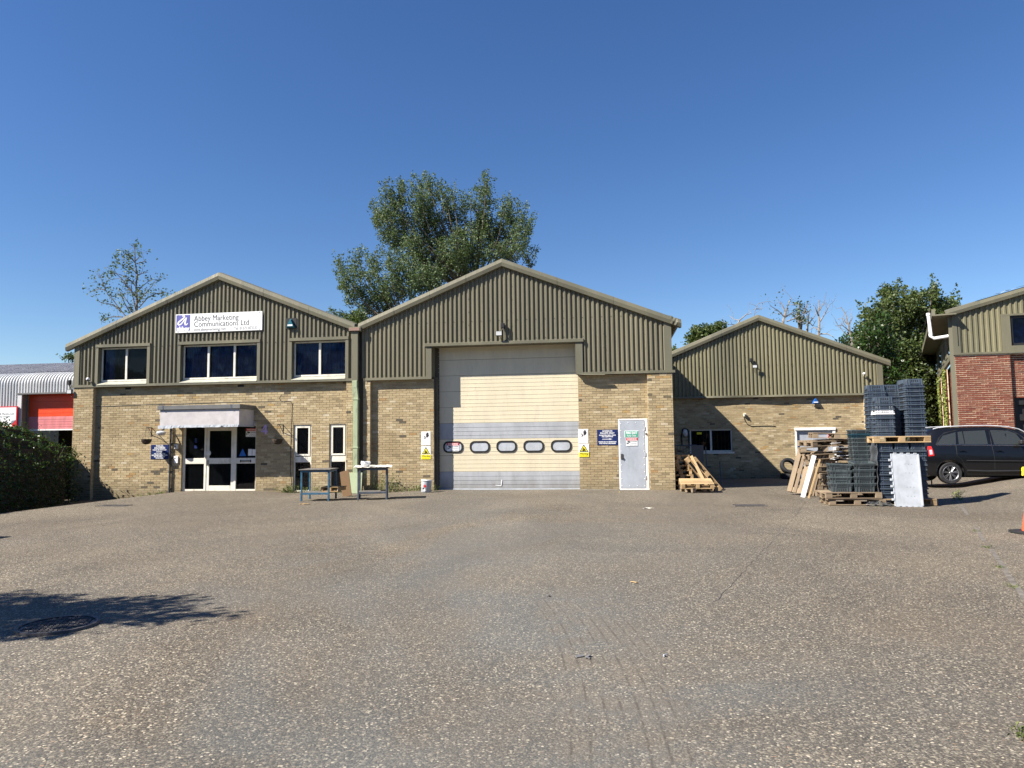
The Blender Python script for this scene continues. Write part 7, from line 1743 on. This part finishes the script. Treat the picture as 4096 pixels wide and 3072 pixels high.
side_line('rub_strip', P4((450, 510), (760, 514), (1109, 516), (1250, 517)), .018, 'plastic', .004)
side_line('door_gap', P4((345, 340), (345, 455), (400, 500), (450, 600)), .004, 'black', .0); side_line('door_gap', P4((742, 160), (745, 340), (765, 500), (765, 605)), .004, 'black', .0); side_line('door_gap', P4((1160, 345), (1170, 500), (1160, 600)), .004, 'black', .0)
for c_ in (405, 815): 
    pp_ = P4((c_-38, 402), (c_, 396), (c_+38, 404)); side_line('door_handle', pp_, .014, 'carpaint', .03, 8)
side_patch('tail_lamp', P4((26, 375), (35, 350), (70, 350), (82, 400), (92, 455), (30, 462)), 'redlamp', .012, 4); side_patch('tail_lamp_clear', P4((40, 392), (68, 388), (74, 440), (42, 444)), 'sheet', .016, 4)
side_line('sill', P4((455, 622), (690, 630), (1109, 625), (1250, 625)), .03, 'plastic', .0)
b = MB()
for sgn in (-1, 1):
    pts_ = []
    for s in (.50, .60, .9, 1.4, 2.0, 2.5, 2.8, 2.95):
        zb2, w_, bz, rz_, wr = cs(s); pts_.append((xr+s, yc+sgn*(wr-.01), gc+rz_+(.015 if s in (.50, 2.95) else .03)))
    bb = MB(); bb.tube(pts_, .017, 6); bb.build('roof_rail', 'silver', CAR, smooth=True)
for s in (.80, 3.50):
    for sgn in (-1, 1):
        cx2 = xr+s; cy2 = yc+sgn*.77; T_ = Matrix.Translation((cx2, cy2, gc+R_w)) @ Matrix.Rotation(PI/2 if sgn < 0 else -PI/2, 4, 'X')
        b = MB(); b.lathe([(.215, -.1), (.29, -.105), (.312, -.085), (.316, 0), (.312, .085), (.29, .108), (.215, .10), (.21, .06), (.21, -.1)], 36, T_); tw = b.build('wheel', 'tyre', CAR, smooth=True)
        b = MB(); b.lathe([(.218, .10), (.218, .085), (.20, .075), (.198, .02), (.001, .02)], 36, T_); b.build('wheel_dish', 'plastic', tw)
        b = MB(); b.lathe([(.219, .102), (.212, .106), (.198, .09), (.198, .07)], 36, T_); b.lathe([(.001, .092), (.03, .092), (.045, .08), (.045, .05)], 20, T_)
        for k in range(7):
            for d_ in (-.14, .14):
                a = 2*PI*k/7+.2; p0_ = T_ @ Vector((.04*math.cos(a+d_), .04*math.sin(a+d_), .075)); p1_ = T_ @ Vector((.203*math.cos(a+d_*.9), .203*math.sin(a+d_*.9), .088)); b.tube([p0_, p1_], [.012, .011], 5)
        b.build('rim', 'alu', tw)
side_line('wheel_arch_lip', [(xr+.80+.385*math.cos(a), gc+R_w+.01+.385*math.sin(a)) for a in np.linspace(-.15, PI+.15, 14)], .010, 'carpaint', .002)
b = MB(); q = cp(1065, 305); b.bbox(q[0]-.10, q[0]+.10, CYN-.16, CYN+.03, q[1]-.06, q[1]+.07, .03); b.build('door_mirror', 'plastic', CAR)
b = MB()
for sx2, sy2 in ((1.35, -.3), (1.35, .35), (2.2, -.35), (2.2, .35)): b.bbox(xr+sx2-.1, xr+sx2+.1, yc+sy2-.2, yc+sy2+.2, gc+.5, gc+1.12, .05); b.bbox(xr+sx2-.05, xr+sx2+.05, yc+sy2-.12, yc+sy2+.12, gc+1.12, gc+1.3, .04)
b.build('seats', 'plastic', CAR, kind='stuff')
# second dark car roof glimpsed behind is left to the first car's screen
b = MB(); q0_, q1_ = on(24.6, 3715, 1725), on(24.6, 3750, 1725); GT = thing('metal_gate', 'grey tubular gate glimpsed behind the rear of the black car', 'gate', (q0_.x, 24.6, G(q0_.x, 24.6)))
for nm, P_ in (('post', [(q0_.x, 24.6, G(q0_.x, 24.6)), (q0_.x, 24.6, q0_.z)]), ('post', [(q0_.x+.14, 24.6, .3), (q0_.x+.08, 24.6, q0_.z)]), ('top_rail', [(q0_.x, 24.6, q0_.z), (q0_.x+1.6, 24.6, q0_.z+.02)])):
    b = MB(); b.tube(P_, .02, 6); b.build(nm, 'steel_grey', GT)
